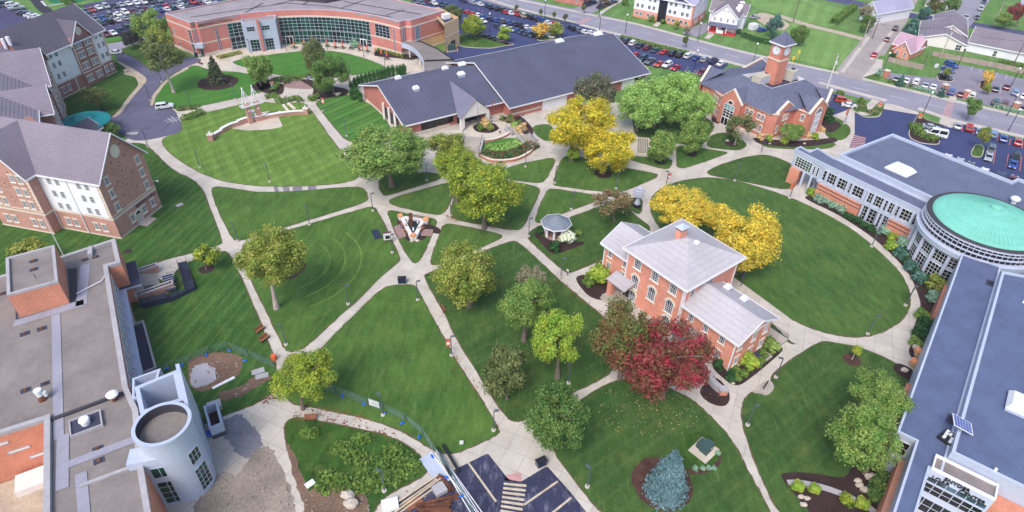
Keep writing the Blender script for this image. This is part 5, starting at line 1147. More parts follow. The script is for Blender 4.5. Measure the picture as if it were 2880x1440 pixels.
for k,x,y,z in ((11,1385,590,8.02),('lf',1570,1120,8.02)):
    P = at(*N(k,x,y),z); r = empty('roof_hatch',(P.x,P.y,z),.92,label='dark square hatch on the low blue roof %s' % ('beside the solar panel' if k == 11 else 'between the dome and the near end'),cat='hatch'); MB().box(-.9,.9,-.6,.6,0,.12).build('frame','roof_black',r); MB().box(-.4,.4,-.35,.35,.12,.3).build('lid','dark_metal',r)
LB = empty('science_building',(-65,65,0),label='flat gravel roofed brick building with a brick penthouse and a pale blue round corner tower',cat='building')
def L3(x,y): return (x+65,y-65)
RZ = 8.6
plain('stone_roof',C(182,178,182),.85,.12,.5,3)
main = [L3(*p) for p in ((-73.2,93.6),(-68.7,86.7),(-70.4,85.6),(-53.6,58.9),(-50.4,55.2),(-45.8,46.9),(-40.2,38.0),(-53.0,38.0),(-61.9,53.0),(-85,40),(-105,66),(-86.6,82.3))]
MB().prism(main,0,RZ,bot=False,top=1).build('wall',['brick_orange','roof_gravel'],LB)
p_ = MB(); parapet(p_,main,RZ-.05,RZ+.6,.7); p_.build('parapet','stone_roof',LB)
pp = [L3(*p) for p in ((-83.9,81.9),(-78.1,85.8),(-72.0,76.4),(-77.8,72.8))]
ph = MB().prism(pp,RZ-.1,12.9,bot=False,top=1).build('penthouse',['brick_orange','roof_gravel'],LB)
p_ = MB(); parapet(p_,pp,12.85,13.3,.45); p_.build('coping','stone_roof',ph)
MB().prism([L3(*p) for p in ((-84.3,81.0),(-83.6,80.4),(-77.7,71.6),(-70.7,76.2),(-75.8,85.4),(-77.2,85.0),(-77,84.6),(-71.8,76.3),(-77.9,72.5),(-84.0,81.6))],RZ-.02,RZ+.03,bot=False).build('roof_shade_band','soffit_dark',LB)  # dark band at penthouse foot, right side painting its shade on the roof
for pts in (((-77.6,70.6),(-69.4,76.0),(-70.3,77.4),(-78.2,72.0)),((-70.6,75.6),(-75.6,86.2),(-74.3,86.8),(-69.2,76.4))): MB().prism([L3(*p) for p in pts],RZ-.02,RZ+.05,bot=False).build('walkway_strip','roof_strip',LB)
for a,b,w_ in (((-72.6,73.6),(-58.6,50.4),1.2),((-58.4,51.0),(-54.0,43.2),1.4),((-55.5,46.5),(-47.6,51.4),1.2),((-53.0,45.5),(-48.6,38.5),1.3)):
    P,Qd = Vector(L3(*a)),Vector(L3(*b)); l,r = offset_line([P,Qd],w_); zz = RZ+.012+.006*w_*10; MB().add([(*l[0],zz),(*r[0],zz),(*r[1],zz),(*l[1],zz)],[(0,1,2,3)]).build('walkway_strip','roof_strip',LB)
MB().prism([L3(*p) for p in ((-61.2,53.0),(-53.4,58.3),(-53.6,58.7),(-61.5,53.4))],RZ-.02,RZ+.35,bot=False).build('roof_upstand','soffit_dark',LB)
MB().prism([L3(*p) for p in ((-52.0,43.4),(-47.2,46.2),(-47.4,46.6),(-52.2,43.8))],RZ-.02,RZ+.3,bot=False).build('roof_upstand','stone_roof',LB)
MB().tube([(*L3(-72.0,78.5),RZ+.25),(*L3(-69.6,81.9),RZ+.3),(*L3(-69.9,84.4),RZ+.3)],.09,6).build('conduit','white_trim',LB)
MB().box(-.35,.35,-1.3,1.3,RZ,RZ+.8).build('roof_divider','stone_roof',LB,MX((*L3(-75.6,89.6),0),.45))
e0,e1 = Vector(L3(-70.4,85.6)),Vector(L3(-53.6,58.9)); ed = (e1-e0).normalized(); en = Vector((-ed.y,ed.x)); en = en if en.x > 0 else -en
for k in range(9):
    for z,h in ((4.6,3.2),(1.0,2.6)): window(LB,e0+ed*(2.4+k*3.3),tuple(en),z,3.0,h,3,2,frame='white_trim',glas='glass_blue',trim=None,bar=.12)
cr_ = MB()
for k in range(8):
    a = e0+ed*(2+k*3.5)+en*.6; cr_.tube([(*a,4.1),(*(a+ed*3.2),7.8)],.07,5)
cr_.build('brace','gray_trim',LB)
sl_ = MB().prism([tuple(e0+ed*.5+en*.02),tuple(e1+en*.02),tuple(e1+en*1.2),tuple(e0+ed*.5+en*1.2)],3.6,4.0).build('canopy_ledge','gray_trim',LB)
for i,(a,b) in enumerate((((-63.5,52.0),(-68,49.2)),)): pass
wd = (Vector((-61.9,53))-Vector((-85,40))).normalized(); wn = Vector((wd.y,-wd.x))
for u in (5.6,4.1,7.5):
    p = Vector(L3(-61.9,53))-wd*u
for k,(du,z) in enumerate(((6.0,7.0),(4.3,5.0),(2.6,2.9))):
    p = Vector(L3(-61.9,53))-wd*du+wn*.0; window(LB,tuple(p),tuple(wn),z,2.6,.55,1,1,frame='stone_roof',glas='white_plastic',trim=None)
MB().prism([L3(*p) for p in ((-61.9,52.8),(-53.2,38.2),(-80,30),(-85,39.8))],0,.35).build('court_floor','gravel',LB)
MB().prism([L3(*p) for p in ((-62.2,52.4),(-60.6,49.8),(-65.4,46.8),(-67,49.4))],.35,1.4).build('court_ledge','siding_cream',LB)
cx_,cy_ = L3(-43.8,50.3)
rt_ = ob('round_tower',MB().ring([(3.35,0),(3.35,12.3),(3.5,12.35),(3.5,12.75),(3.05,12.75),(3.05,11.0)],56,0,0,2*math.pi,cx_,cy_).mesh('round_tower','panel_blue'),LB)
MB().ring([(.01,11.2),(3.06,11.2)],40,0,0,2*math.pi,cx_,cy_).build('tower_roof','roof_gravel',rt_); MB().ring([(3.04,11.2),(3.04,12.7)],40,0,0,2*math.pi,cx_,cy_).build('tower_inner_shade','soffit_dark',rt_)  # dark inner ring paints the shade inside the tower rim
for a,z,h,w_ in ((-18,6.4,2.4,1.8),(-18,.8,4.6,2.0)):
    a = math.radians(a); n = (math.cos(a),math.sin(a)); window(rt_,(cx_+3.34*n[0],cy_+3.34*n[1]),n,z,w_,h,3,2 if h < 3 else 5,frame='gray_trim',glas='glass_green',trim=None,bar=.06)
fw0,fw1 = Vector(L3(-47.2,46.0)),Vector(L3(-42.2,47.35)); fdd = (fw1-fw0).normalized(); fnn = Vector((fdd.y,-fdd.x))
MB().prism([tuple(fw0),tuple(fw1),tuple(fw1-fnn*2.0),tuple(fw0-fnn*2.4)],0,9.9).build('tower_face','panel_blue',LB)
for u,w_,z,h in ((1.1,1.0,6.2,2.0),(3.2,2.1,6.2,2.1),(1.1,1.0,.5,4.8),(3.3,2.5,.5,4.8)): window(LB,fw0+fdd*u,tuple(fnn),z,w_,h,1 if w_ < 1.1 else 2,1 if h < 3 else 4,frame='gray_trim',glas='glass_green',trim=None,bar=.07)
shaft = [L3(*p) for p in ((-50.6,56.6),(-46.3,59.9),(-43.1,54.7),(-47.7,52.2))]
p_ = MB(); parapet(p_,shaft,0,12.0,.55); p_.build('shaft_wall','panel_blue',LB); MB().prism(shaft,3.0,3.5).build('shaft_floor','soffit_dark',LB)
a,b = Vector(shaft[1]),Vector(L3(-42.2,53.2)); sd = (b-a).normalized(); sn = Vector((-sd.y,sd.x)); sn = sn if sn.x > 0 else -sn
MB().prism([tuple(a-sd*.7+sn*.01),tuple(b+sn*.01),tuple(b+sn*.5),tuple(a-sd*.7+sn*.5)],0,12.4).build('fin','panel_blue',LB)
sb_ = [L3(*p) for p in ((-49.4,59.7),(-48.6,60.4),(-50.1,57.2),(-51.2,57.0))]
p_ = MB(); parapet(p_,[L3(*p) for p in ((-53.6,60.3),(-50.5,62.4),(-49.5,58.0),(-51.8,56.6))],5,9.4,.3); p_.build('shaft_wall','panel_blue',LB)
p_ = MB(); bx_ = [L3(*p) for p in ((-45.7,61.2),(-44.0,62.2),(-41.6,58.2),(-43.2,57.2))]; parapet(p_,bx_,0,2.6,.3); p_.build('planter_wall','panel_blue',LB); MB().prism(bx_,0,.9).build('planter_bed','mulch',LB)
w0,w1 = Vector(L3(-46.4,46.5)),Vector(L3(-40.6,37.6)); 
for u in (4.2,8.0): 
    p = w0.lerp(w1,u/10.5); d = (w1-w0).normalized(); n = (-d.y,d.x); n = n if n[0] > 0 else (-n[0],-n[1]); window(LB,tuple(p),n,1.0,2.4,5.5,2,5,frame='gray_trim',glas='glass_blue',trim=None)
MB().prism([L3(*p) for p in ((-72.9,92.6),(-71.2,93.7),(-66.9,87.0),(-70.2,84.9),(-71.0,86.0),(-69.0,87.2))],3.6,4.0,top=1).build('entrance_canopy',['panel_blue','roof_black'],LB)
st_ = empty('entrance_stairs',(-69,92,0),label='wide concrete entrance stairs between low brick walls beside the gravel roofed building',cat='stairs')
sd = Vector((-.62,-.785)).normalized()
ua,va = Vector((.78,.62)),Vector((.53,-.847))          # ua away from the wall, va along it
def s3(u,v): q = Vector((-71.6,91.2))+ua*u+va*v; return (q.x+69,q.y-92)
m = MB()
for k in range(7): m.prism([s3(.2,-1.2),s3(1.6+k*.45,-1.2),s3(1.6+k*.45,2.8),s3(.2,2.8)],0 if k == 6 else 1.2-k*.18-.18+.0,1.3-k*.18)
m.build('steps','pad',st_)
for v0,v1,L in ((-2.3,-1.25,4.8),(5.0,6.1,6.6)):
    w_ = MB(); w_.prism([s3(0,v0),s3(L,v0),s3(L,v1),s3(0,v1)],0,1.5); w_.build('side_wall','brick_dorm',st_)
    p_ = MB(); parapet(p_,[s3(-.0,v0-.05),s3(L+.05,v0-.05),s3(L+.05,v1+.05),s3(0,v1+.05)],1.48,1.75,.28); p_.build('coping','stone_roof',st_)
    MB().prism([s3(.3,v0+.2),s3(L-.3,v0+.2),s3(L-.3,v1-.2),s3(.3,v1-.2)],1.4,1.55).build('planting_strip','mulch',st_)
MB().prism([s3(0,-1.2),s3(1.6,-1.2),s3(1.6,5),s3(0,5)],1.1,1.32).build('landing','pad',st_)
rp = empty('access_ramp',(-64,93,0),label='dark access ramp with black metal railings turning beside the entrance stairs',cat='ramp')
def r3(p): return (p[0]+64,p[1]-93)
pa,pb,pc,pd = (-66.3,98.1),(-64.9,98.9),(-59.4,90.4),(-60.9,89.5)
m = MB(); m.add([(*r3(pa),.1),(*r3(pb),.1),(*r3(pc),.75),(*r3(pd),.75)],[(3,2,1,0)]); m.prism([r3(p) for p in (pc,pd,(-63.8,87.8),(-62.6,86.6))],.0,.78) ; m.prism([r3(p) for p in ((-63.8,87.8),(-62.4,86.8),(-66.8,84.6),(-67.8,86.0))],0,1.2)
plain('asphalt_deck',C(48,54,78),.8,.15); m.build('deck','asphalt_deck',rp)
def rail(pts,z0,z1,nb=6,parent=rp,posts=True):
    m = MB(); P = [Vector((*r3(p[:2]),p[2])) for p in pts]
    for h in (.45,.75,1.05): m.tube([q+Vector((0,0,h)) for q in P],.04,5)
    for a,b in zip(P,P[1:]):
        n_ = max(1,int((b-a).length/1.6))
        for i in range(n_+1): q = a.lerp(b,i/n_); m.tube([q,q+Vector((0,0,1.05))],.045,5)
    m.build('railing','dark_metal',parent)
rail([(*pa,.1),(*pd,.75)],0,0); rail([(*pb,.1),(*pc,.75),(-62.6,86.6,.78)],0,0); rail([(-63.8,87.8,.8),(-67.6,86.0,1.2)],0,0); rail([(-66.2,93.6,.1),(-63.2,95.4,.1),(-61.5,92.6,.1),(-64.0,90.4,.8)],0,0); rail([(-62.6,86.6,.78),(-66.8,84.6,1.2)],0,0)
gm = MB(); gm.add([(*r3(p),z) for p,z in (((-66.6,92.6),1.2),((-65.0,93.6),1.2),((-62.6,89.6),.8),((-64.2,88.6),.8))],[(3,2,1,0)]); gm.build('stair_flight','asphalt_deck',rp)
for k in range(7):
    t = k/7; a = Vector(r3((-66.6,92.6))).lerp(Vector(r3((-64.2,88.6))),t); b = Vector(r3((-65.0,93.6))).lerp(Vector(r3((-62.6,89.6))),t); gm2 = MB().tube([(*a,1.24-.4*t),(*b,1.24-.4*t)],.05,4); gm2.build('nosing','gray_trim',rp)
lw = empty('light_well',(-62.5,76,0),label='long dark sunken well with concrete rim beside the gravel roofed building',cat='light well')
q_ = [(-66.9,80.0),(-64.9,81.3),(-57.6,70.4),(-59.4,69.0)]
p_ = MB(); parapet(p_,[(x+62.5,y-76) for x,y in q_],-.02,.55,.3); p_.build('rim','stone_roof',lw); MB().prism([(x+62.5,y-76) for x,y in q_],-.02,.1).build('floor','roof_black',lw)
for k,x,y,lb,sz in ((8,195,370,'left of the rusty white twin vent',.9),(8,340,320,'right of the rusty white twin vent',.8),(8,740,812,'upper one by the round tower roof',.9),(8,748,902,'lower one by the round tower roof',.9),('sl',225,898,'left one below the penthouse',.95),('sl',380,852,'right one below the penthouse',.95),('sl',865,203,'right one on the north roof strip',.8),('sl',770,228,'left one on the north roof strip',.8),('sl',25,535,'cut by the left edge of the picture',.8)):
    P = at(*N(k,x,y),RZ); r = empty('roof_drain',(P.x,P.y,RZ),.6,label='dark square roof drain, '+lb,cat='roof drain',group='roof drains on the gravel roof')
    MB().box(-sz*.7,sz*.7,-sz*.5,sz*.5,0,.06).build('pad','roof_black',r); MB().ring([(.25,.06),(.2,.25),(.02,.3)],10).build('strainer','rust',r)
for x,y,lb in ((305,240,'upper'),(308,315,'lower')):
    P = at(*N('sl',x,y),12.9); r = empty('roof_drain',(P.x,P.y,12.9),.6,label='dark square roof drain, %s of two on the penthouse' % lb,cat='roof drain',group='roof drains on the gravel roof'); MB().box(-.6,.6,-.4,.4,0,.06).build('pad','roof_black',r); MB().ring([(.25,.06),(.2,.25),(.02,.3)],10).build('strainer','rust',r)
P = at(*N(8,325,440),RZ); r = empty('roof_vent',(P.x,P.y,RZ),label='white twin roof vent with a rust streaked base on the gravel roof',cat='roof vent')
MB().ring([(.55,0),(.32,.9)],16).build('base','rust',r); MB().ring([(.4,.9),(.45,1.7),(.5,1.75),(.5,2.0),(.02,2.0)],16).build('cowl','white_plastic',r); MB().ring([(.22,.6),(.25,1.5),(.02,1.55)],12).build('side_cowl','white_plastic',r,MX((.6,.2,0)))
P = at(*N(8,868,442),RZ); r = empty('roof_vent',(P.x,P.y,RZ),label='white mushroom roof vent on a rusty stem near the pale blue frame',cat='roof vent')
MB().ring([(.4,0),(.25,.9)],16).build('stem','rust',r); MB().ring([(.3,.9),(.75,1.0),(.8,1.25),(.5,1.5),(.02,1.55)],20).build('cowl','white_plastic',r)
P = at(*N(8,655,630),RZ); r = empty('roof_curb',(P.x,P.y,RZ),.58,label='raised square gravel curb with a white capped vent on the lower gravel roof',cat='roof vent')
p_ = MB(); parapet(p_,[(-1.9,-1.5),(1.9,-1.5),(1.9,1.5),(-1.9,1.5)],0,.5,.18); p_.build('curb','stone_roof',r); MB().box(-1.7,1.7,-1.3,1.3,.0,.3).build('bed','roof_black',r); MB().ring([(.55,.3),(.55,.9),(.7,1.0),(.6,1.25),(.02,1.35)],18).build('cowl','white_plastic',r)
P = at(*N('sl',430,580),RZ); r = empty('antenna',(P.x,P.y,RZ),.5,label='thin rooftop antenna with crossbars leaning before the brick penthouse',cat='antenna')
MB().tube([(0,0,0),(0,0,5.2)],.045,5).build('mast','dark_metal',r)
for z in (1.2,2.8,3.8): MB().tube([(-.6,0,z),(.6,0,z)],.035,4).build('crossbar','dark_metal',r)
P = at(*N('sl',452,108),0); r = empty('flag_mast',(-80,88.6,8.6),label='thin white mast rising behind the brick penthouse',cat='mast'); MB().tube([(0,0,0),(0,0,9)],.06,6).build('pole','white_trim',r); MB().ring([(.12,9),(.02,9.2)],8).build('finial','gray_trim',r)
def house(name,label,o,u,cat,blocks,wall,roof,wins=(),ends=(1,1),trim='white_trim'):
    """blocks: (x0,x1,y0,y1,eave,ridge,axis); wins: (x,y,nx,ny,z,w,h)"""
    r = frame_root(name,o,u,label=label,cat=cat); wl,rf,tr = MB(),MB(),MB()
    for i,(x0,x1,y0,y1,ze,zr,ax) in enumerate(blocks): gable_solid(wl,x0+.01*i,x1-.01*i,y0+.01*i,y1,0,ze,zr,ax); roof_gable(rf,tr,x0,x1,y0,y1,ze,zr,ax,.5,.45,lift=.12+.02*i)
    wl.build('wall',wall,r); rf.build('roof',roof,r); tr.build('fascia',trim,r)
    for x,y,nx,ny,z,w,h in wins: window(r,(x,y),(nx,ny),z,w,h,2,2,'white_trim','glass_window',None,bar=.08)
    return r
ap = frame_root('apartment_block',(46.2,266.6),(20.8,-13.4),label='three storey white and brick apartment block split by a dark glass stair tower',cat='building')
wl,wh,rf,tr = MB(),MB(),MB(),MB()
for x0,x1 in ((0,10.6),(14.0,24.7)): wl.box(x0,x1,0,13 if x0 < 1 else 16,0,3.1); MB().box(x0-.04,x1+.04,-.04,(13 if x0 < 1 else 16)+.04,3.1,9.0).build('upper_wall','siding_white',ap)
wl.box(24.2,24.8,-.1,.6,3,9); wl.build('wall','brick_pink',ap)
roof_gable(rf,tr,0,24.7,0,14,9.0,11.2,'x',.6,.4); roof_gable(rf,tr,1,9,-.2,7,9,10.6,'y',.4,.4,ends=(1,0),lift=.15); roof_gable(rf,tr,15.6,23.6,-.2,7,9,10.6,'y',.4,.4,ends=(1,0),lift=.15)
rf.build('roof','shingle_lav',ap); tr.build('fascia','white_trim',ap); MB().box(10.6,14,-.25,6,0,10.4).build('stair_tower','glass_dark',ap)
for z in (.9,4.0,6.9):
    for x in (1.6,3.6,6.6,8.6,15.4,17.4,20.6,22.6): window(ap,(x,0 if z < 3 else -.04),(0,-1),z,1.2,1.5,2,1,'white_trim','glass_blue',None)
    for y in (4,6,11,13): window(ap,(24.74,y),(1,0),z,1.0,1.4,2,1,'white_trim','glass_window',None)
vh = house('porch_house','tall white gabled house with a red front porch and grey roof',(74.0,251.6),(9.9,-4.6),'house',[(0,9.8,0,18,6.2,10.6,'y'),(6,11.3,8,15,5.6,8.6,'x'),(-2.4,4,9,14,5.4,8.4,'x')],'siding_white','shingle_town',[(1.2,0,0,-1,4,.7,1.5),(3.6,0,0,-1,4,.7,1.5),(6.1,0,0,-1,4,.7,1.5),(8.3,0,0,-1,4,.7,1.5),(4.2,0,0,-1,7.6,.6,.8),(5.6,0,0,-1,7.6,.6,.8),(5.4,0,0,-1,.9,2,1.8),(9.8,3,1,0,1,.8,1.5),(9.8,5.5,1,0,3.9,.8,1.5)])
MB().box(.3,2.4,-.1,-.01,.6,2.9).build('porch_wall','red_paint',vh); pf = MB(); slab(pf,(-.5,-2.8,3.0),(10.3,-2.8,3.0),(10.3,-.02,3.5),(-.5,-.02,3.5),.25); pf.build('porch_roof','shingle_slate',vh)
MB().box(-.3,10.1,-2.5,-.02,0,.6).build('porch_floor','red_paint',vh); MB().box(3,5.6,-2.62,-2.52,.3,1.5).build('porch_panel','white_trim',vh)
for x in (-.1,3.2,6.6,9.9): MB().box(x-.15,x+.15,-2.45,-2.15,.6,3.0).build('porch_post','red_paint' if x > 9 else 'white_trim',vh)
MB().box(.2,2.2,-3.6,-2.5,0,.3).box(.2,2.2,-4.5,-3.6,0,.15).build('porch_steps','pad',vh)
for y in (5,9,13): d_ = MB(); gable_solid(d_,7.6,9.4,y-.6,y+.6,7.2,8.2,8.9,'x'); d_.build('dormer','siding_white',vh)
ct = house('brick_cottage','little brick cottage with pink shingled roof and white trimmed windows',(135.2,229.4),(5.2,-6.1),'house',[(0,5.4,0,12,3.0,6.0,'y'),(-2.6,5.6,5.2,12,3.0,6.1,'x')],'brick_pink','shingle_pink',[(1.3,0,0,-1,.7,.9,1.7),(4.0,0,0,-1,.7,.9,1.7),(2.7,0,0,-1,3.4,.8,1.4)])
MB().box(-2.2,-.02,3.4,5.1,2.2,2.45).build('porch_roof','red_paint',ct); MB().box(-2.2,-1.9,3.4,3.6,0,2.2).build('porch_post','red_paint',ct)
house('warehouse','white gabled warehouse behind the pink roofed cottage, round black vent on its front',(151.0,243.4),(13.6,-7.4),'building',[(0,15.4,0,22,2.6,5.2,'y'),(4,15.2,9,32,3.4,6.2,'y')],'siding_cream','shingle_town',[(2.6,0,0,-1,.3,1.4,1.6),(13.4,0,0,-1,.1,1.9,2.1)])
house('warehouse','longest white warehouse with a grey roof along the wooden fence',(165.9,236.9),(14.8,-10.7),'building',[(0,60,0,19,3.4,6.6,'x')],'siding_white','shingle_town',[(9,0,0,-1,.1,1.2,2.1),(30,0,0,-1,.1,1.2,2.1)])
house('white_house','white gabled house with pale roof at the cross street corner',(140.6,271.5),(3.6,-6.5),'house',[(0,7,0,22,4.6,8.2,'y')],'siding_white','shingle_lav',[(2.0,0,0,-1,1,.8,1.5),(5,0,0,-1,1,.8,1.5),(3.5,0,0,-1,4.6,.8,1.3)])
for x,y,lb,L_w in ((2560,34,'white roofed house in the upper right corner',16),(2325,16,'pale house behind the blue green conifers',12),(1392,2,'low red brick shopfront at the top edge by the street',14),(2400,-12,'small house at the top edge over the side street',10)):
    P = g('o',x,y); house('town_house',lb,(P.x,P.y),(.8,-.5) if x > 2000 else (.85,-.45),'house',[(0,L_w,0,9,3.4,5.6,'x')],'siding_white' if x > 1500 else 'brick_metal','shingle_lav' if x > 2500 else 'shingle_town',[(2,0,0,-1,.9,1,1.4),(L_w-3,0,0,-1,.9,1,1.4)])
plain('bark',C(135,119,110),.95,.3,1.5,6); plain('bark_pale',C(198,182,173),.95,.25,1.5,6)
leaf('leaf_green',C(108,150,72),C(142,172,90),C(166,186,104)); leaf('leaf_olive',C(126,150,68),C(160,174,80),C(182,182,96))
leaf('leaf_dark',C(88,128,66),C(114,150,78),C(136,160,90)); leaf('leaf_bright',C(140,184,92),C(172,206,116),C(188,214,132))
leaf('leaf_lime',C(142,180,68),C(170,196,84),C(198,202,88),c3w=.15); leaf('leaf_yellow',C(236,214,60),C(250,222,84),C(176,178,66),c3w=.22)
leaf('leaf_yellowgreen',C(168,184,66),C(206,206,78),C(130,158,68),c3w=.25); leaf('leaf_gold',C(252,224,92),C(248,210,82),C(204,196,90),c3w=.22)
leaf('leaf_red',C(174,48,78),C(204,66,94),C(132,100,72),hue_scale=.3,c3w=.3); leaf('leaf_russet',C(140,124,76),C(172,104,90),C(116,136,72),hue_scale=.28,c3w=.3)
leaf('leaf_bronze',C(144,119,92),C(173,144,108),C(130,139,88)); leaf('leaf_olive_dull',C(119,130,79),C(148,151,97),C(104,126,77))
leaf('leaf_pine',C(92,110,83),C(119,128,99),C(144,135,113)); leaf('leaf_spruce',C(128,162,170),C(156,186,194),C(106,140,146),island=.25)
leaf('leaf_fir',C(74,104,74),C(101,119,88),C(117,117,90)); leaf('leaf_blueconifer',C(95,139,128),C(126,169,155),C(83,124,110))
leaf('leaf_hedge',C(83,126,61),C(122,155,72),C(142,164,79),hue_scale=1.2); leaf('leaf_hedge_dark',C(54,97,57),C(74,119,66),None,hue_scale=1.2)
leaf('leaf_arbor',C(63,119,54),C(88,144,66),None,hue_scale=1.0); leaf('leaf_purple',C(79,70,79),C(101,86,92),C(70,90,72))
leaf('leaf_orange',C(250,195,104),C(250,216,122),C(211,198,104)); leaf('leaf_brush',C(153,153,117),C(178,166,142),None)
leaf('flower_white',C(250,250,250),C(250,250,250),C(178,198,126),hue_scale=1.5,c3w=.25,trans=.1); leaf('flower_red',C(62,88,50),C(76,102,58),C(214,62,92),hue_scale=1.1,c3w=.08,trans=.1)
leaf('grass_tuft',C(242,218,166),C(222,193,148),None,hue_scale=2); leaf('leaf_sage',C(144,180,157),C(178,207,180),None,hue_scale=1.5); leaf('flower_yellow',C(250,231,54),C(250,189,66),C(238,144,144),hue_scale=6,c3w=.3,trans=.1)
def leaf_quads(P,Nn,size,rng,aspect=1.35):
    """many small leaf-clump faces at points P facing roughly Nn"""
    n = len(P); a = rng.normal(size=(n,3)); nn = Nn+rng.normal(size=(n,3))*.55; nn /= np.linalg.norm(nn,axis=1)[:,None]
    t = np.cross(nn,a); t /= np.linalg.norm(t,axis=1)[:,None]; b = np.cross(nn,t); s = size*(.55+.9*rng.random(n))[:,None]
    t *= s*aspect*.5; b *= s*.5; bend = nn*s*.12
    V = np.stack([P-t,P-b*1.0+bend,P+t,P+b*1.0+bend],1).reshape(-1,3)
    return V
def quad_mesh(name,V,mat):
    n = len(V)//4; me = bpy.data.meshes.new(name); me.vertices.add(len(V)); me.vertices.foreach_set('co',V.astype(np.float32).ravel())
    me.loops.add(len(V)); me.loops.foreach_set('vertex_index',np.arange(len(V),dtype=np.int32)); me.polygons.add(n)
    me.polygons.foreach_set('loop_start',np.arange(0,len(V),4,dtype=np.int32)); me.update(calc_edges=True)
    me.materials.append(M[mat]); return me
def crown_points(seed,lobes=26,leaves=6500,shape='round',fill=.16,lobe_r=.34):
    """unit crown: radius 1, z from -1 to 1"""
    rng = np.random.default_rng(seed); C_ = []; R = []
    for i in range(lobes):
        while True:
            p = rng.uniform(-1,1,3)
            r = np.linalg.norm(p)
            if .25 < r < 1: break
        p = p/r*(.5+.34*rng.random()) if i > lobes*.2 else p*.4
        if shape == 'vase': p[2] = p[2]*.9+.12; p[:2] *= .8+.35*(p[2]+.4)
        if shape == 'egg': p[:2] *= 1.08-.35*max(0,p[2])
        if shape == 'flat': p[2] *= .7
        C_.append(p); R.append(lobe_r*(.62+.62*rng.random()))
    C_,R = np.array(C_),np.array(R); w = R**2; w /= w.sum(); idx = rng.choice(lobes,leaves,p=w)
    d = rng.normal(size=(leaves,3)); d /= np.linalg.norm(d,axis=1)[:,None]; d[:,2] += .12
    rad = R[idx]*(1-.5*rng.random(leaves)**2.2)*(1+.17*rng.normal(size=leaves)); P = C_[idx]+d*rad[:,None]
    deep = np.linalg.norm(P,axis=1) < .42; keep = ~deep | (rng.random(leaves) < fill)
    P,d = P[keep],d[keep]; m = np.linalg.norm(P,axis=1)[:,None]; out = d*.75+P/np.maximum(m,.2)*.35
    return P,out,rng
CROWN = {}
def crown_mesh(shape,seed,mat,size=.1,leaves=6500,lobes=26,**kw):
    key = (shape,seed,mat,size,leaves,lobes)
    if key not in CROWN:
        P,Nn,rng = crown_points(seed,lobes,leaves,shape,**kw); CROWN[key] = quad_mesh('crown',leaf_quads(P,Nn,size,rng),mat)
    return CROWN[key]
def conifer_mesh(seed,mat,tiers=13,per=24,size=.12,droop=.25):
    key = ('con',seed,mat,tiers)
    if key in CROWN: return CROWN[key]
    rng = np.random.default_rng(seed); P,Nn = [],[]
    for i in range(tiers):
        f = i/(tiers-1); z = f*1.9-1; R = (1-f)**.72*.98+.04; k = max(5,int(per*(.35+.65*(1-f))))
        for j in range(k):
            a = 2*math.pi*(j+rng.random()*.8)/k+i; L = R*(.82+.3*rng.random()); m = max(5,int(26*L))
            for q in range(m):
                u = (q+rng.random())/m; u = .25+.75*u; r = L*u
                p = np.array([r*math.cos(a),r*math.sin(a),z-droop*L*u*.5+.1*L*u*u+rng.normal()*.025]); p[:2] += rng.normal(size=2)*.05*(.3+L)
                P.append(p); Nn.append((.45*math.cos(a),.45*math.sin(a),.8))
    P,Nn = np.array(P),np.array(Nn); CROWN[key] = quad_mesh('crown',leaf_quads(P,Nn,size,rng,1.7),mat); return CROWN[key]
def trunk_mb(h,r,seed,top=(0,0),limbs=6,spread=2.0,fork=.45):
    rng = random.Random(seed); mb = MB(); pts = []
    for i in range(6): f = i/5; pts.append((top[0]*f**1.4+rng.uniform(-1,1)*.06*h*f*.3,top[1]*f**1.4+rng.uniform(-1,1)*.06*h*f*.3,h*f))
    mb.tube(pts,[r*1.35]+[r*(1-.75*i/5) for i in range(1,6)],9)
    for k in range(limbs):
        f = fork+(1-fork)*k/max(1,limbs)*.9; i = min(4,int(f*5)); p = Vector(pts[i]).lerp(Vector(pts[i+1]),f*5-i); a = 2.4*k+rng.uniform(-.4,.4); L = spread*rng.uniform(.6,1)
        q = p+Vector((math.cos(a)*L*.5,math.sin(a)*L*.5,L*.42)); e = p+Vector((math.cos(a)*L,math.sin(a)*L,L*.72))
        mb.tube([p,q,e],[r*.45,r*.3,r*.1],6)
    return mb
TREES = 0
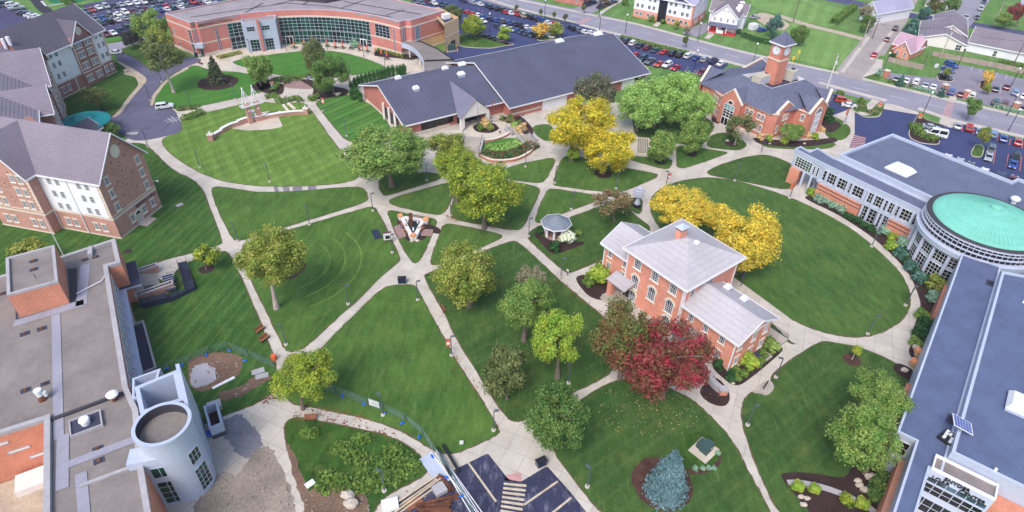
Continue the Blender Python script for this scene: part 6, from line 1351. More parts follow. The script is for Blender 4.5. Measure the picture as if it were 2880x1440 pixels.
def tree(name,label,box,base,crown,k='o',cat='tree',bark='bark',group=None,tr=None,rz=0,limbs=6,flat=1.0,zc=None,kmax=1.25):
    """box: crown outline in the photograph; base: foot of the trunk (or None when hidden: zc gives the height of the crown's middle)"""
    global TREES
    TREES += 1
    x0,y0,x1,y1 = box; cx,cy = N(k,(x0+x1)/2,(y0+y1)/2); c0 = N(k,x0,y0); c1 = N(k,x1,y1)
    if base is not None:
        B = g(k,*base,0.0); z = zsolve(B,cy)
    else:
        z = zc; B = at(cx,cy,zc); B = Vector((B.x,B.y,0))
    Cn = at(cx,cy,z); zz = proj(Cn)[2]; s = zz/F
    r = (c1[0]-c0[0])/2*s; hh = (c1[1]-c0[1])/2*s; el = math.atan2(HC-z,math.hypot(Cn.x,Cn.y))
    v = hh*hh-(r*math.sin(el))**2; rz_ = math.sqrt(max(v,(.45*r)**2*math.cos(el)**2))/math.cos(el); rz_ = min(rz_,(2.6 if 'con' in label.split(' ')[0] or name in ('fir_tree','blue_spruce','conifer') else kmax)*r,max(.5,z-.15))
    if base is None: B = Vector((Cn.x,Cn.y,0))
    root = empty(name,(B.x,B.y,0),label=label,cat=cat,group=group)
    if name in ('fir_tree','blue_spruce','conifer'):
        B = at(cx,c1[1]-r*math.sin(el)*F/zz*1.05,0); H_ = max(1.5,zsolve(B,c0[1])); q_ = at(cx,proj((B.x,B.y,H_/2))[1],H_/2); B = Vector((q_.x,q_.y,0)); r *= .94; z = H_/2+.1; rz_ = H_/2.05; Cn = Vector((B.x,B.y,z))
    d = Cn-B; me = crown(r)
    ob('crown',me,root,MX((d.x,d.y,z),rz,(r*1.06,r*1.06,rz_*1.05)))
    if tr != 0:
        h = max(.8,z+rz_*.25); rad = tr or max(.1,.034*r+.012*h)
        trunk_mb(h,rad,TREES,(d.x*.9,d.y*.9),limbs,r*.75,.42 if z > rz_ else .2).build('trunk',bark,root)
    return root
def rd(mat,seed=1,size=.105,leaves=6500,lobes=26,shape='round',**kw): return lambda r: crown_mesh(shape,seed,mat,size,leaves,lobes,**kw)
def big(mat,seed=1,shape='round'): return rd(mat,seed,.043,21000,70,shape,lobe_r=.21)
def small(mat,seed=1,shape='round'): return rd(mat,seed,.17,1500,14,shape,lobe_r=.4)
def mid(mat,seed=1,shape='round'): return rd(mat,seed,.07,9000,36,shape,lobe_r=.27)
def sparse(mat,seed=1,shape='round'): return rd(mat,seed,.075,3200,34,shape,lobe_r=.24)
def cone(mat,seed=1,tiers=13,per=24,size=.12): return lambda r: conifer_mesh(seed,mat,tiers,per,size)
T_ = tree
T_('shade_tree','bushy green tree behind the leaning white barked tree, against the parking lot',(341,26,422,100),(372,118),mid('leaf_green',3))
T_('shade_tree','olive crowned tree between the purple tree and the brick commons corner',(366,70,432,150),(384,158),mid('leaf_olive',4))
T_('shade_tree','tall thin crowned tree with pale leaning trunk beside the dark drive',(343,90,456,192),(438,233),sparse('leaf_olive_dull',5),bark='bark_pale',tr=.42,limbs=9)
T_('ornamental_tree','dark purple leaved tree by the light grey access road',(305,77,352,115),(338,122),mid('leaf_purple',6))
T_('ornamental_tree','small dark tree just right of the purple leaved tree',(349,93,370,128),(360,135),small('leaf_purple',7))
T_('courtyard_tree','thin leaved tree alone on the lawn below the far residence hall',(208,212,270,262),(251,281),sparse('leaf_olive_dull',8))
T_('corner_shrub','dark leafy tree at the roof edge by the teal canopy',(246,308,300,338),(262,345),mid('leaf_dark',9))
T_('fir_tree','dark conical fir in a round mulch bed near the commons entrance',(522,135,570,210),(548,208),cone('leaf_fir',3))
T_('shade_tree','round green tree in a mulch bed at the tip of the commons lawn',(620,130,690,210),(656,216),mid('leaf_green',10))
T_('shade_tree','olive green tree at the rear of the pair on the commons lawn',(757,97,820,188),(789,192),mid('leaf_olive_dull',11))
T_('shade_tree','large dark green tree in front of the pair by the paved circle',(783,141,877,236),(840,238),big('leaf_dark',12))
T_('maple_tree','widest green tree in the centre, beside the oval lawn path',(850,302,1092,462),(986,470),big('leaf_green',13,'flat'),tr=.6)
T_('maple_tree','pale yellow green tree half hidden behind the two central crowns',(1078,328,1168,400),(1122,424),mid('leaf_olive',14))
T_('honey_locust','yellow green tree left of the tallest central crown',(1088,368,1216,470),(1150,512),big('leaf_yellowgreen',15))
T_('honey_locust','largest yellow green tree hanging over the path east of the triangular fountain',(1110,395,1316,556),(1218,575),big('leaf_yellowgreen',16),tr=.5)
T_('honey_locust','biggest golden yellow tree left of the pair by the curved stair',(1366,236,1545,382),(1436,402),big('leaf_yellow',17),tr=.45)
T_('honey_locust','golden yellow tree standing right in front of its bigger twin',(1462,308,1600,440),(1518,438),big('leaf_yellow',18),tr=.4)
T_('young_tree','little yellow green tree under the biggest golden crown',(1424,368,1456,400),(1440,408),small('leaf_lime',19))
T_('pine_tree','dull dark pine rising before the metal roof behind the golden trees',(1448,176,1546,278),(1492,318),mid('leaf_pine',20,'flat'))
T_('ash_tree','bright green tree leftmost of the group by the white walls',(1540,208,1684,322),(1602,330),big('leaf_bright',21))
T_('ash_tree','tallest bright green tree in the middle of the leafy group',(1622,174,1762,312),(1645,322),big('leaf_bright',22))
T_('ash_tree','bright green tree nearest the clock tower building',(1690,212,1800,322),(1740,322),big('leaf_bright',23))
T_('maple_tree','round dense green tree beside the striped memorial slab',(1624,326,1702,406),(1662,408),mid('leaf_green',24),tr=.2)
T_('maple_tree','round dense green tree right of the one by the memorial slab',(1702,302,1782,382),(1740,386),mid('leaf_green',25),tr=.2)
T_('birch_tree','feathery grey green tree before the clock building entrance',(1824,282,1900,358),(1848,364),sparse('leaf_olive_dull',26),bark='bark_pale')
T_('round_bush','tall round green shrub against the clock building corner',(1960,309,2020,353),(1990,356),mid('leaf_green',27),tr=.08)
T_('bronze_tree','brown leaved tree spreading over the path by the ring sculpture',(1478,465,1592,547),(1545,556),sparse('leaf_bronze',28,'flat'))
T_('locust_tree','golden tree on the left behind the pale hipped roof',(1632,468,1800,572),(1690,606),big('leaf_gold',29),tr=.3)
T_('locust_tree','golden tree on the right behind the pale hipped roof',(1786,512,1968,694),(1850,690),big('leaf_gold',30),tr=.3)
T_('locust_tree','golden tree between its two twins behind the pale hipped roof',(1745,505,1850,580),None,big('leaf_gold',31),zc=6.5,tr=.25)
T_('locust_tree','tall olive tree with a long bare trunk on the ringed lawn',(592,560,770,726),(696,776),big('leaf_olive',31),bark='bark_pale',tr=.45)
T_('young_tree','small yellowing tree in a mulch ring beside the access ramp',(489,614,545,668),(520,680),small('leaf_yellowgreen',32))
T_('young_tree','yellow green tree rising behind the brick penthouse',(30,604,96,650),(62,664),small('leaf_olive',33))
T_('oak_tree','broad olive tree beside the path south of the triangular fountain',(1078,596,1256,768),(1180,770),big('leaf_olive',34),tr=.55)
T_('bare_shrub','thin grey leafless tree behind the deep green maple',(1300,660,1376,738),(1345,762),sparse('leaf_brush',35))
T_('maple_tree','deep green maple left of the lime coloured tree',(1254,694,1398,832),(1318,858),big('leaf_green',36),tr=.4)
T_('maple_tree','lime and yellow tree between the deep green maple and the russet tree',(1326,745,1472,940),(1402,950),big('leaf_lime',37),tr=.4)
T_('sapling','dull olive willowy tree beside the lower central path',(1212,864,1328,1000),(1275,1004),mid('leaf_olive_dull',38))
T_('maple_tree','russet and green tree left of the crimson one by the old hall',(1476,755,1650,945),(1560,950),big('leaf_russet',39),tr=.4)
T_('maple_tree','crimson red tree in front of the old brick hall',(1545,796,1792,1006),(1664,1000),big('leaf_red',40),tr=.5)
T_('elm_tree','dense dark green tree by the bottom parking walk',(1314,954,1478,1142),(1392,1120),big('leaf_dark',41),tr=.4)
T_('blue_spruce','frosty blue spruce in a mulch bed by the green utility box',(1620,1080,1732,1232),(1672,1238),cone('leaf_spruce',5,30,56,.06),tr=.25)
T_('linden_tree','upper of two overlapping green trees by the blue roof',(2130,930,2290,1075),(2215,1080),big('leaf_green',42),tr=.35)
T_('linden_tree','lower of two overlapping green trees by the blue roof',(2082,1005,2262,1192),(2176,1192),big('leaf_green',43),tr=.35)
T_('sapling','tiny lime green sapling with pale stem by the rotunda path',(2144,862,2168,896),(2143,904),small('leaf_lime',44),bark='bark_pale')
T_('locust_tree','yellow green multi stemmed tree overhanging the wire fence',(676,880,846,1018),(762,1030),big('leaf_yellowgreen',45),limbs=10)
T_('street_tree','green and gold tree beside the tan service block',(1160,40,1226,92),(1195,98),mid('leaf_yellowgreen',46))
T_('street_tree','bushy green tree behind the tan service block',(1112,12,1166,56),(1140,70),mid('leaf_olive_dull',47))
T_('street_tree','small lime tree at the end of a car row',(1255,67,1290,99),(1272,106),small('leaf_lime',48))
T_('street_tree','orange leaved tree on the paved parking island',(1340,58,1384,92),(1362,98),small('leaf_orange',49))
T_('street_tree','pale green tree right of the orange leaved tree',(1383,55,1420,88),(1402,96),small('leaf_olive',50))
for i,(x0,y0,x1,y1,lb) in enumerate(((1294,8,1304,30,'nearest the top edge'),(1356,18,1367,40,'second from the top edge'),(1389,28,1400,44,'before the grey zebra crossing'),(1416,32,1428,54,'beside the car park zebra corner'),(1718,86,1734,112,'in front of the driveway by the white house'),(1462,13,1476,26,'near the side road mouth'))):
    T_('street_sapling','thin young street tree '+lb,(x0,y0,x1,y1),((x0+x1)/2,y1+8),small('leaf_olive_dull',51+i%3),group='street saplings',limbs=3)
T_('street_tree','upright olive tree on the grassy parking island',(2462,315,2494,365),(2458,378),mid('leaf_olive',55,'egg'))
T_('street_tree','dark green young tree on the verge by the red zebra crossing',(2425,250,2464,286),(2430,303),small('leaf_dark',56))
T_('street_tree','sparse yellow tree on the round grey lot island',(2474,178,2500,210),(2484,216),small('leaf_orange',57))
T_('street_tree','small bronze tree at the lower tip of the grey lot island',(2476,208,2496,236),(2486,238),small('leaf_olive',58))
T_('conifer','narrow blue green conifer behind the grey lot entrance hedge',(2252,182,2273,214),(2262,216),cone('leaf_blueconifer',7,9,12,.2))
T_('street_tree','thin tree beside the three cars parked nose to the lawn',(2376,164,2392,196),(2382,203),small('leaf_olive',59))
T_('conifer','slender blue green conifer between two brick gate piers',(2356,214,2374,240),(2365,243),cone('leaf_blueconifer',8,9,12,.2))
T_('conifer','blue green conifer on the bend of the cross street',(2265,30,2308,80),(2288,86),cone('leaf_blueconifer',9,10,16,.18))
T_('conifer','blue green pine farther along the cross street',(2304,8,2334,42),(2320,48),mid('leaf_blueconifer',60))
T_('garden_tree','red and green tree behind the warehouse, left of the dark one',(2334,-6,2368,26),(2352,34),mid('leaf_russet',61))
T_('garden_tree','dark green tree at the street behind the warehouse',(2370,-8,2414,36),(2392,42),mid('leaf_dark',62))
T_('garden_tree','red topped tree at the upper right corner',(2536,10,2580,60),(2556,68),mid('leaf_red',63))
T_('garden_tree','olive tree under the red topped corner tree',(2506,34,2546,66),(2526,74),mid('leaf_green',64))
T_('conifer','blue grey evergreen near the clock tower on the gravel alley',(1918,28,1962,90),(1942,96),mid('leaf_blueconifer',65,'egg'))
T_('garden_tree','dark round tree behind the clock tower roof',(1990,64,2032,112),(2008,116),mid('leaf_dark',66))
T_('garden_tree','pale bare limbed tree before the white gabled house',(2160,6,2196,46),(2180,60),sparse('leaf_brush',67))
T_('garden_tree','dark green bush tree at the corner of the white gabled house',(2162,38,2200,78),(2182,82),mid('leaf_dark',68))
T_('garden_tree','green tree at the top edge right of the white gabled house',(2246,-12,2280,8),(2264,12),mid('leaf_dark',69))
T_('garden_tree','dark green tree between the brick apartments and the white house',(1792,-10,1818,18),(1804,30),mid('leaf_dark',70))
T_('garden_tree','bronze tree at the top edge by the side road',(1502,-12,1530,10),(1516,16),small('leaf_bronze',71))
T_('garden_tree','dark tree on the field edge above the far residence hall',(152,-8,192,14),(172,20),mid('leaf_dark',72))
T_('young_tree','small round tree before the brick apartment windows',(1693,52,1712,68),(1702,74),small('leaf_olive',73))
T_('young_tree','slim grey green tree at the brick apartment corner',(1718,64,1736,82),(1728,90),small('leaf_brush',74))
ARB = [(884,232),(893,222),(902,217),(911,213),(921,210),(931,207),(941,204),(951,202),(960,199),(969,197)]
ARB2 = [(978,193),(988,191),(1000,192),(1008,190),(1016,188)]
def arb(r): return crown_mesh('egg',80,'leaf_arbor',.16,1500,12,lobe_r=.5,fill=.3)
for i,(x,y) in enumerate(ARB+ARB2):
    T_('arborvitae','narrow clipped arborvitae, number %s from the left in the row behind the metal roof' % ('one two three four five six seven eight nine ten eleven twelve thirteen fourteen fifteen'.split()[i]),(x-6,y-28,x+6,y),(x,y+1),arb,tr=.05,group='arborvitae row',limbs=0,kmax=3.4)
for x,y,lb in ((885,250,'left'),(905,254,'middle'),(897,246,'right')): T_('arborvitae','clipped arborvitae, %s of the cluster at the metal roof building brick gable' % lb,(x-7,y-26,x+7,y),(x,y+1),arb,tr=.05,group='arborvitae cluster at the gable',limbs=0,kmax=3)
def shrub(label,x,y,r,mat,h=None,k='o',name='shrub',seed=None,group=None,cat='shrub',sy=1.0,rz=0.0,z0=.06):
    P = g(k,x,y,0); r *= .8; h = h or r*.85
    root = empty(name,(P.x,P.y,z0),label=label,cat=cat,group=group)
    ob('foliage',crown_mesh('round',90+(seed if seed is not None else int(x+y))%4,mat,.26,900,12,lobe_r=.46,fill=.3),root,MX((0,0,h*.72),rz,(r*1.1,r*1.1*sy,h)))
    MB().tube([(0,0,0),(0,0,h*.7)],[r*.1+.03,.03],6).build('stem','bark',root); return root
def hedge(label,pts,w,h,mat='leaf_hedge',k='o',cat='hedge',dens=26,size=.34,z0=.05):
    C_ = curve([g(k,*p) for p in pts],5); rng = np.random.default_rng(len(pts)*7+int(pts[0][0])); P,Nn = [],[]
    for a,b in zip(C_,C_[1:]):
        L = (b-a).length; d = (b-a)/max(L,1e-6); n = Vector((-d.y,d.x))
        for _ in range(int(L*dens*(w+h))):
            u = rng.random(); side = rng.random(); q = a+d*L*u
            if side < .5: s = rng.uniform(-1,1); p = (q.x+n.x*s*w/2,q.y+n.y*s*w/2,h*(.94+.1*rng.random())); nn = (0,0,1)
            else: s = 1 if side < .75 else -1; p = (q.x+n.x*s*w/2*(.94+.1*rng.random()),q.y+n.y*s*w/2,h*rng.random()); nn = (n.x*s,n.y*s,.2)
            P.append(p); Nn.append(nn)
    o = ob('hedge',quad_mesh('hedge',leaf_quads(np.array(P)+np.array((0,0,z0)),np.array(Nn),size,rng),mat)); return tag(o,label,cat)
hedge('clipped hedge bending round the left bench at the paved circle',[(686,232),(700,216),(690,206),(716,201),(722,212)],1.4,1.0)
hedge('clipped hedge along the lower edge of the paved circle above the amphitheatre',[(668,248),(692,244),(702,258),(722,257),(745,250),(757,258)],1.5,1.0)
hedge('clipped hedge curving behind the far bench at the paved circle',[(724,195),(738,202),(760,200),(776,196)],1.6,1.0)
hedge('short clipped hedge right of the walk leaving the paved circle',[(785,246),(782,256),(792,252),(800,242)],1.4,.9)
hedge('low yellow green hedge under the tall glass left of the commons entrance box',[(548,148),(580,141),(606,134)],1.6,.8,'leaf_olive')
hedge('low hedge row at the street end of the car park',[(1560,98),(1640,118),(1730,140)],2.0,1.3)
hedge('long dark hedge beside the white house garden',[(1866,92),(1900,104),(1932,110),(1960,116)],1.6,1.4,'leaf_hedge_dark')
hedge('tall hedge edging the meadow by the white gabled house',[(2096,62),(2118,44),(2146,24)],3.0,2.2,'leaf_hedge')
hedge('low hedge with fallen leaves beside the white panelled warehouse',[(2510,155),(2560,166),(2610,178)],1.6,1.0,'leaf_hedge')
hedge('bed of red roses in front of the curved retaining wall',[(1214,388),(1240,396),(1280,394),(1320,380),(1345,366)],3.2,1.0,'flower_red',cat='rose bed')
hedge('pale green ground cover on the terrace above the roses',[(1222,376),(1260,372),(1300,364),(1312,352)],3.5,.35,'leaf_bright',cat='ground cover')
hedge('juniper bed at the left foot of the stage walk',[(458,300),(478,298),(500,288),(514,284)],2.4,.9,'leaf_hedge')
hedge('low dark shrubs along the path by the white car bay',[(446,276),(470,274),(500,272)],2.0,.6,'leaf_olive_dull')
hedge('brown ornamental bed at the car park bend by the clock building',[(2146,274),(2162,270),(2178,272)],2.2,.7,'leaf_olive_dull')
hedge('olive shrubs on the curb island by the orange parking sign',[(2182,288),(2200,284),(2210,276)],2.2,.8,'leaf_olive_dull')
hedge('dark shrubs filling the curved island beside the white van',[(2300,316),(2306,334),(2330,346),(2356,356)],3.0,1.0,'leaf_hedge')
hedge('grey green junipers between the grey lot and the sidewalk',[(2302,222),(2330,229),(2350,236)],1.4,.8,'leaf_sage')
hedge('blue green juniper row by the grey lot wall farther right',[(2500,268),(2530,276),(2560,284),(2590,292)],1.4,.8,'leaf_sage')
for x,y,r,mat,lb in ((2040,490,1.3,'leaf_lime','golden shrub at the left end of the bed under the brick panel'),(2058,506,1.4,'leaf_sage','grey green shrub, first past the golden shrub in the long bed'),(2076,513,1.4,'leaf_sage','grey green shrub, second past the golden shrub in the long bed'),(2096,523,1.5,'leaf_sage','grey green shrub, third past the golden shrub in the long bed'),(2117,533,1.4,'leaf_sage','grey green shrub, last before the clipped balls in the long bed'),
    (2129,546,1.0,'leaf_hedge_dark','clipped dark ball shrub under the tall glazing, first from the left'),(2142,553,1.1,'leaf_hedge_dark','clipped dark ball shrub under the tall glazing, second from the left'),(2156,561,1.1,'leaf_hedge_dark','clipped dark ball shrub under the tall glazing, middle'),(2172,571,1.1,'leaf_hedge_dark','clipped dark ball shrub under the tall glazing, second from the right'),(2190,580,1.1,'leaf_hedge_dark','clipped dark ball shrub under the tall glazing, last on the right'),
    (2222,591,1.7,'leaf_sage','large grey green shrub under the right brick panel'),(2243,603,1.2,'leaf_lime','yellow shrub under the right brick panel'),(2271,620,1.9,'leaf_sage','biggest grey green shrub left of the rotunda foot'),(2240,627,1.6,'leaf_lime','pale yellow ground shrub at the path edge before the rotunda'),
    (2262,646,1.6,'leaf_blueconifer','spreading blue juniper left of the rotunda plinth'),(2277,640,1.2,'leaf_hedge_dark','dark ball shrub beside the rotunda plinth, upper'),(2281,663,1.2,'leaf_hedge_dark','dark ball shrub beside the rotunda plinth, middle'),(2290,680,1.6,'leaf_blueconifer','spreading blue juniper below the rotunda plinth'),(2300,688,1.2,'leaf_hedge_dark','dark ball shrub beside the rotunda plinth, lower'),(2310,706,1.7,'leaf_blueconifer','blue juniper by the path sign and lamp'),(2330,712,1.4,'leaf_hedge_dark','dark shrub between blue juniper and bronze bush'),
    (2352,728,2.3,'leaf_olive','big bronze green bush where the blue wing starts'),(2349,758,1.8,'leaf_sage','grey green bush below the big bronze bush'),(2316,800,1.5,'leaf_green','leafy bush at the path edge by the blue roof'),(2330,828,1.8,'leaf_hedge_dark','dark low shrub mass by the blue roof, upper'),(2314,846,1.8,'leaf_hedge_dark','dark low shrub mass by the blue roof, lower'),(2300,868,1.3,'leaf_green','green shrub by the boulder and planters'),
    (1358,586,1.1,'leaf_hedge_dark','dark ball bush left of the gazebo'),(1398,628,1.4,'leaf_hedge_dark','dark ball bush in front of the flowering gazebo shrub'),(1455,594,1.2,'leaf_dark','dark green bush behind the flowering gazebo shrub'),(1428,607,2.2,'flower_white','white flowering hydrangea beside the gazebo'),(1505,708,2.6,'leaf_lime','large yellow green shrub left of the old hall porch'),(1480,716,1.4,'leaf_hedge','low shrub in front of the yellow green porch shrub'),(1510,672,.9,'flower_red','small red flowered bush at the old hall side path'),
    (1882,918,1.9,'leaf_lime','bright yellow ball shrub at the old hall gable corner'),(1938,878,1.7,'leaf_green','green shrub by the railed ramp of the old hall'),(1918,892,.8,'leaf_hedge','small ball bush nearest the railed ramp'),(1926,900,.7,'leaf_hedge','small ball bush in the gable bed, upper'),(1916,911,.8,'leaf_hedge','small ball bush in the gable bed, middle'),(1908,918,.8,'leaf_hedge','small ball bush right of the yellow ball shrub'),(1852,936,.9,'leaf_hedge','small ball bush left of the yellow ball shrub'),(1838,946,.9,'leaf_hedge_dark','ball bush at the bed point, upper left'),(1870,947,.9,'leaf_hedge','ball bush at the bed point, upper right'),(1836,956,.9,'leaf_hedge_dark','ball bush at the bed point, lower left'),(1855,956,.9,'leaf_hedge','ball bush at the bed point, lower right'),(1806,920,1.1,'leaf_hedge_dark','dark shrub on the near side of the old hall corner'),
    (2005,1232,1.1,'leaf_lime','yellow ball shrub at the left end of the curved stone edging'),(2047,1238,1.0,'leaf_lime','second yellow ball shrub inside the curved stone edging'),(2128,1262,1.0,'leaf_yellowgreen','bronze yellow shrub in the lower right bed'),(2165,1276,1.2,'leaf_lime','yellow green shrub at the bottom edge in the lower right bed'),(2220,1210,1.2,'leaf_dark','dark green ball shrub under the brick wall'),(2206,1232,1.4,'leaf_dark','upper of two joined dark green shrubs'),(2204,1254,1.4,'leaf_dark','lower of two joined dark green shrubs'),
    (1795,1182,.5,'leaf_sage','small blue grass tuft by the utility box bed, first'),(1783,1180,.5,'leaf_sage','small blue grass tuft by the utility box bed, second'),(1767,1182,.5,'leaf_sage','small blue grass tuft by the utility box bed, third'),(1749,1181,.5,'leaf_sage','small blue grass tuft nearest the spruce'),(1805,1144,.5,'leaf_sage','small blue grass tuft highest beside the utility box'),
    (1264,302,1.0,'leaf_hedge','ball bush beside the flag poles, leftmost'),(1279,308,1.1,'leaf_bronze','bronze ball bush in the terrace bed, left'),(1290,309,1.1,'leaf_bronze','bronze ball bush in the terrace bed, right'),(1284,300,1.1,'leaf_hedge','green ball bush behind the bronze pair'),(1308,314,1.0,'leaf_hedge','ball bush at the terrace bed right end'),(1296,322,1.3,'leaf_bright','bright green mound in the terrace bed'),(1158,352,1.3,'leaf_green','green shrub left of the entrance steps'),(1222,318,1.8,'grass_tuft','pale ornamental grasses in the round flagpole island'),(1234,326,1.3,'leaf_olive','green shrub in the round flagpole island'),(1210,326,1.2,'leaf_hedge','low shrub at the left of the flagpole island'),(1308,330,1.3,'grass_tuft','tall straw coloured grasses beside the curved stair'),(1318,324,1.3,'grass_tuft','straw grasses at the top of the curved stair'),
    (2060,288,3.0,'leaf_hedge','large clipped shrub at the right side of the clock building'),(2078,300,2.6,'leaf_hedge_dark','dark shrub mass right of the clock building'),(1934,352,1.1,'leaf_lime','yellow green shrub in the clock building bed, left'),(1972,360,1.2,'leaf_lime','yellow green mound in the clock building bed, middle'),(2050,348,1.2,'leaf_lime','yellow green shrub in the clock building bed, right'),(2030,346,1.3,'grass_tuft','tan grasses by the clock building stair window'),(1912,350,1.1,'grass_tuft','tan grasses in the clock building front bed'),(2066,330,1.1,'grass_tuft','tan grasses at the clock building far corner'),(1858,364,1.1,'leaf_hedge','clipped bush beside the white stone under the feathery tree'),
    (1640,54,1.5,'leaf_hedge','dark clipped bush left of the apartment entrance'),(1668,59,1.4,'leaf_hedge','clipped bush right of the apartment entrance'),(1574,12,1.8,'leaf_hedge','big clipped bush left of the apartment block'),(1858,84,1.2,'leaf_hedge_dark','dark bush at the white house side'),(2214,190,1.6,'leaf_sage','grey green shrub at the grey lot entrance'),(2238,206,.7,'leaf_hedge','small shrub in the grey lot strip, first'),(2252,209,.7,'leaf_hedge','small shrub in the grey lot strip, second'),(2274,214,.7,'leaf_hedge','small shrub in the grey lot strip, third'),(2290,218,.7,'leaf_hedge','small shrub in the grey lot strip, fourth'),(2110,236,.9,'leaf_hedge','small shrub left of the blue lot, first'),(2118,238,.8,'leaf_hedge','small shrub left of the blue lot, second'),(2166,258,1.2,'leaf_hedge','green shrub beside the shiny blue lot car'),(2245,144,1.2,'leaf_hedge_dark','shrub at the pink roofed cottage wall'),(2306,122,1.6,'leaf_dark','dark shrub at the far side of the pink roofed cottage')):
    shrub(lb,x,y,r,mat,name='ornamental_grass' if 'grass' in mat or 'tuft' in lb else 'shrub')
for i,x in enumerate((952,961,971,982,992,1001,1011)): shrub('olive ball bush, number %s in the row by the commons brick wall' % 'one two three four five six seven'.split()[i],x,128+i*2.6,.75,'leaf_olive',group='ball bushes by the commons wall')
shrub('silvery spreading bush by the commons glass doors',894,118,2.0,'leaf_sage')
rng = np.random.default_rng(5); P,Nn = [],[]
def inpoly(x,y,poly):
    c = False
    for i in range(len(poly)):
        (a,b),(d,e) = poly[i-1],poly[i]
        if (b > y) != (e > y) and x < (d-a)*(y-b)/(e-b)+a: c = not c
    return c
W = [(730,1062),(790,1066),(900,1085),(1000,1115),(1062,1165),(1060,1195),(980,1235),(900,1280),(800,1240),(750,1150)]
spots = [(960,1180,60),(1030,1180,45),(1000,1140,40),(890,1150,35),(880,1220,50),(830,1200,30),(780,1090,25),(860,1130,30),(1000,1205,40),(940,1225,30),(910,1105,25),(800,1240,30)]
for sx,sy,sr_ in spots:
    for _ in range(300):
        a,r = rng.random()*6.28,sr_*rng.random()**.6; x,y = sx+r*math.cos(a),sy+r*.6*math.sin(a)
        if not inpoly(x,y,W): continue
        q = g('o',x,y); h = rng.random()**2*1.2*(1-r/sr_*.7)
        P.append((q.x,q.y,.08+h)); Nn.append((0,0,1))
tag(ob('weed_clump',quad_mesh('weed_clump',leaf_quads(np.array(P),np.array(Nn),.3,rng,1.9),'leaf_hedge')),'rank weeds overgrowing the fenced island','weeds',kind='stuff')
P = []
for _ in range(330):
    a,r = rng.random()*6.28,rng.random()**.7; x,y = 1640+150*r*math.cos(a),1010+95*r*math.sin(a)
    q = g('o',x,y); P.append((q.x,q.y,.075))
tag(ob('fallen_leaves',quad_mesh('fallen_leaves',leaf_quads(np.array(P),np.tile((0,0,4.0),(len(P),1)),.12,rng),'grass_tuft')),'pale fallen leaves on the grass below the crimson tree','leaves',kind='stuff')

P = []
for pts in ([(745,1047),(800,1053),(900,1073),(1000,1101)],[(705,985),(690,1000),(660,1012)],[(760,1021),(850,1037),(930,1057)],[(1128,545),(1150,553),(1220,566),(1280,578)],[(1140,900),(1200,990)],[(1400,702),(1450,745),(1510,790)]):
    for q in curve([g('o',*p) for p in pts],40):
        for _ in range(1): P.append((q.x+rng.normal()*.45,q.y+rng.normal()*.45,.07))
tag(ob('leaf_litter',quad_mesh('leaf_litter',leaf_quads(np.array(P),np.tile((0,0,4.0),(len(P),1)),.2,rng),'leaf_litter')),'reddish fallen leaves along the path edges','leaves',kind='stuff')

mb = MB(); rr_ = random.Random(4)
for poly,n_ in (([(470,1320),(520,1205),(560,1185),(600,1200),(640,1130),(680,1120),(700,1160),(730,1220),(755,1320)],260),([(470,905),(545,886),(608,900),(612,925),(560,965),(480,980)],110),([(760,1240),(930,1240),(930,1310),(760,1310)],130),([(540,990),(690,945),(600,1000)],60),([(1000,1240),(1120,1200),(1180,1300),(1000,1300)],70)):
    xs,ys = [p[0] for p in poly],[p[1] for p in poly]
    for _ in range(n_):
        x,y = rr_.uniform(min(xs),max(xs)),rr_.uniform(min(ys),max(ys))
        if inpoly(x,y,poly): q = g('o',x,y); s_ = .06+.22*rr_.random()**3; mb.blob((q.x,q.y,.05+s_*.3),(s_,s_*.7,s_*.5),int(x),1,.3)
tag(mb.build('rubble_chips','rubble'),'broken stone and rubble chips strewn over the work site','rubble',kind='stuff')
CARC = {'white': C(236,236,240),'silver': C(178,184,192),'grey': C(104,110,118),'black': C(26,27,32),'navy': C(30,44,78),'blue': C(34,74,152),'red': C(190,36,48),'maroon': C(104,28,44),'orange': C(200,78,42),'beige': C(198,186,166),'teal': C(40,78,92),'purple': C(88,72,100),'sky': C(120,150,190)}
for k,v in CARC.items(): paint('car_'+k,v,.28,.15 if k in ('silver','grey','sky') else 0,.6)
paint('car_glass',C(22,28,36),.06); paint('tyre',C(28,28,30),.8); paint('rim',C(170,172,178),.35,.6); paint('head_lamp',C(232,236,240),.15); paint('tail_lamp',C(170,20,28),.25); paint('bumper_dark',C(44,45,50),.6)
SPEC = {  # half length, half width, profile (x,z) of the lower hull, cabin (x0b,x1b,x0t,x1t,zbelt,ztop)
 'sedan': (2.35,.90,[(-2.35,.35),(-2.35,.72),(-2.2,.93),(-1.45,.98),(.75,.95),(1.9,.84),(2.3,.66),(2.35,.35)],(-1.75,1.15,-1.0,.25,.95,1.42)),
 'hatch': (2.1,.88,[(-2.1,.35),(-2.1,.8),(-2.0,.98),(-1.4,1.0),(.8,.97),(1.7,.86),(2.05,.66),(2.1,.35)],(-1.95,1.15,-1.6,.3,.97,1.5)),
 'suv': (2.4,.95,[(-2.4,.45),(-2.4,.95),(-2.3,1.12),(-1.4,1.13),(.85,1.1),(1.95,1.0),(2.35,.8),(2.4,.45)],(-2.3,1.2,-2.0,.45,1.1,1.78)),
 'pickup': (2.8,.98,[(-2.8,.5),(-2.8,1.08),(-2.75,1.12),(-.9,1.12),(1.2,1.14),(2.4,1.05),(2.78,.85),(2.8,.5)],(-.85,1.35,-.6,.7,1.12,1.82)),
 'van': (2.95,1.0,[(-2.95,.42),(-2.95,1.2),(-2.9,1.3),(-1,1.3),(1.7,1.25),(2.5,1.05),(2.9,.8),(2.95,.42)],(-2.9,2.0,-2.8,1.2,1.25,2.45))}
CARP = {}
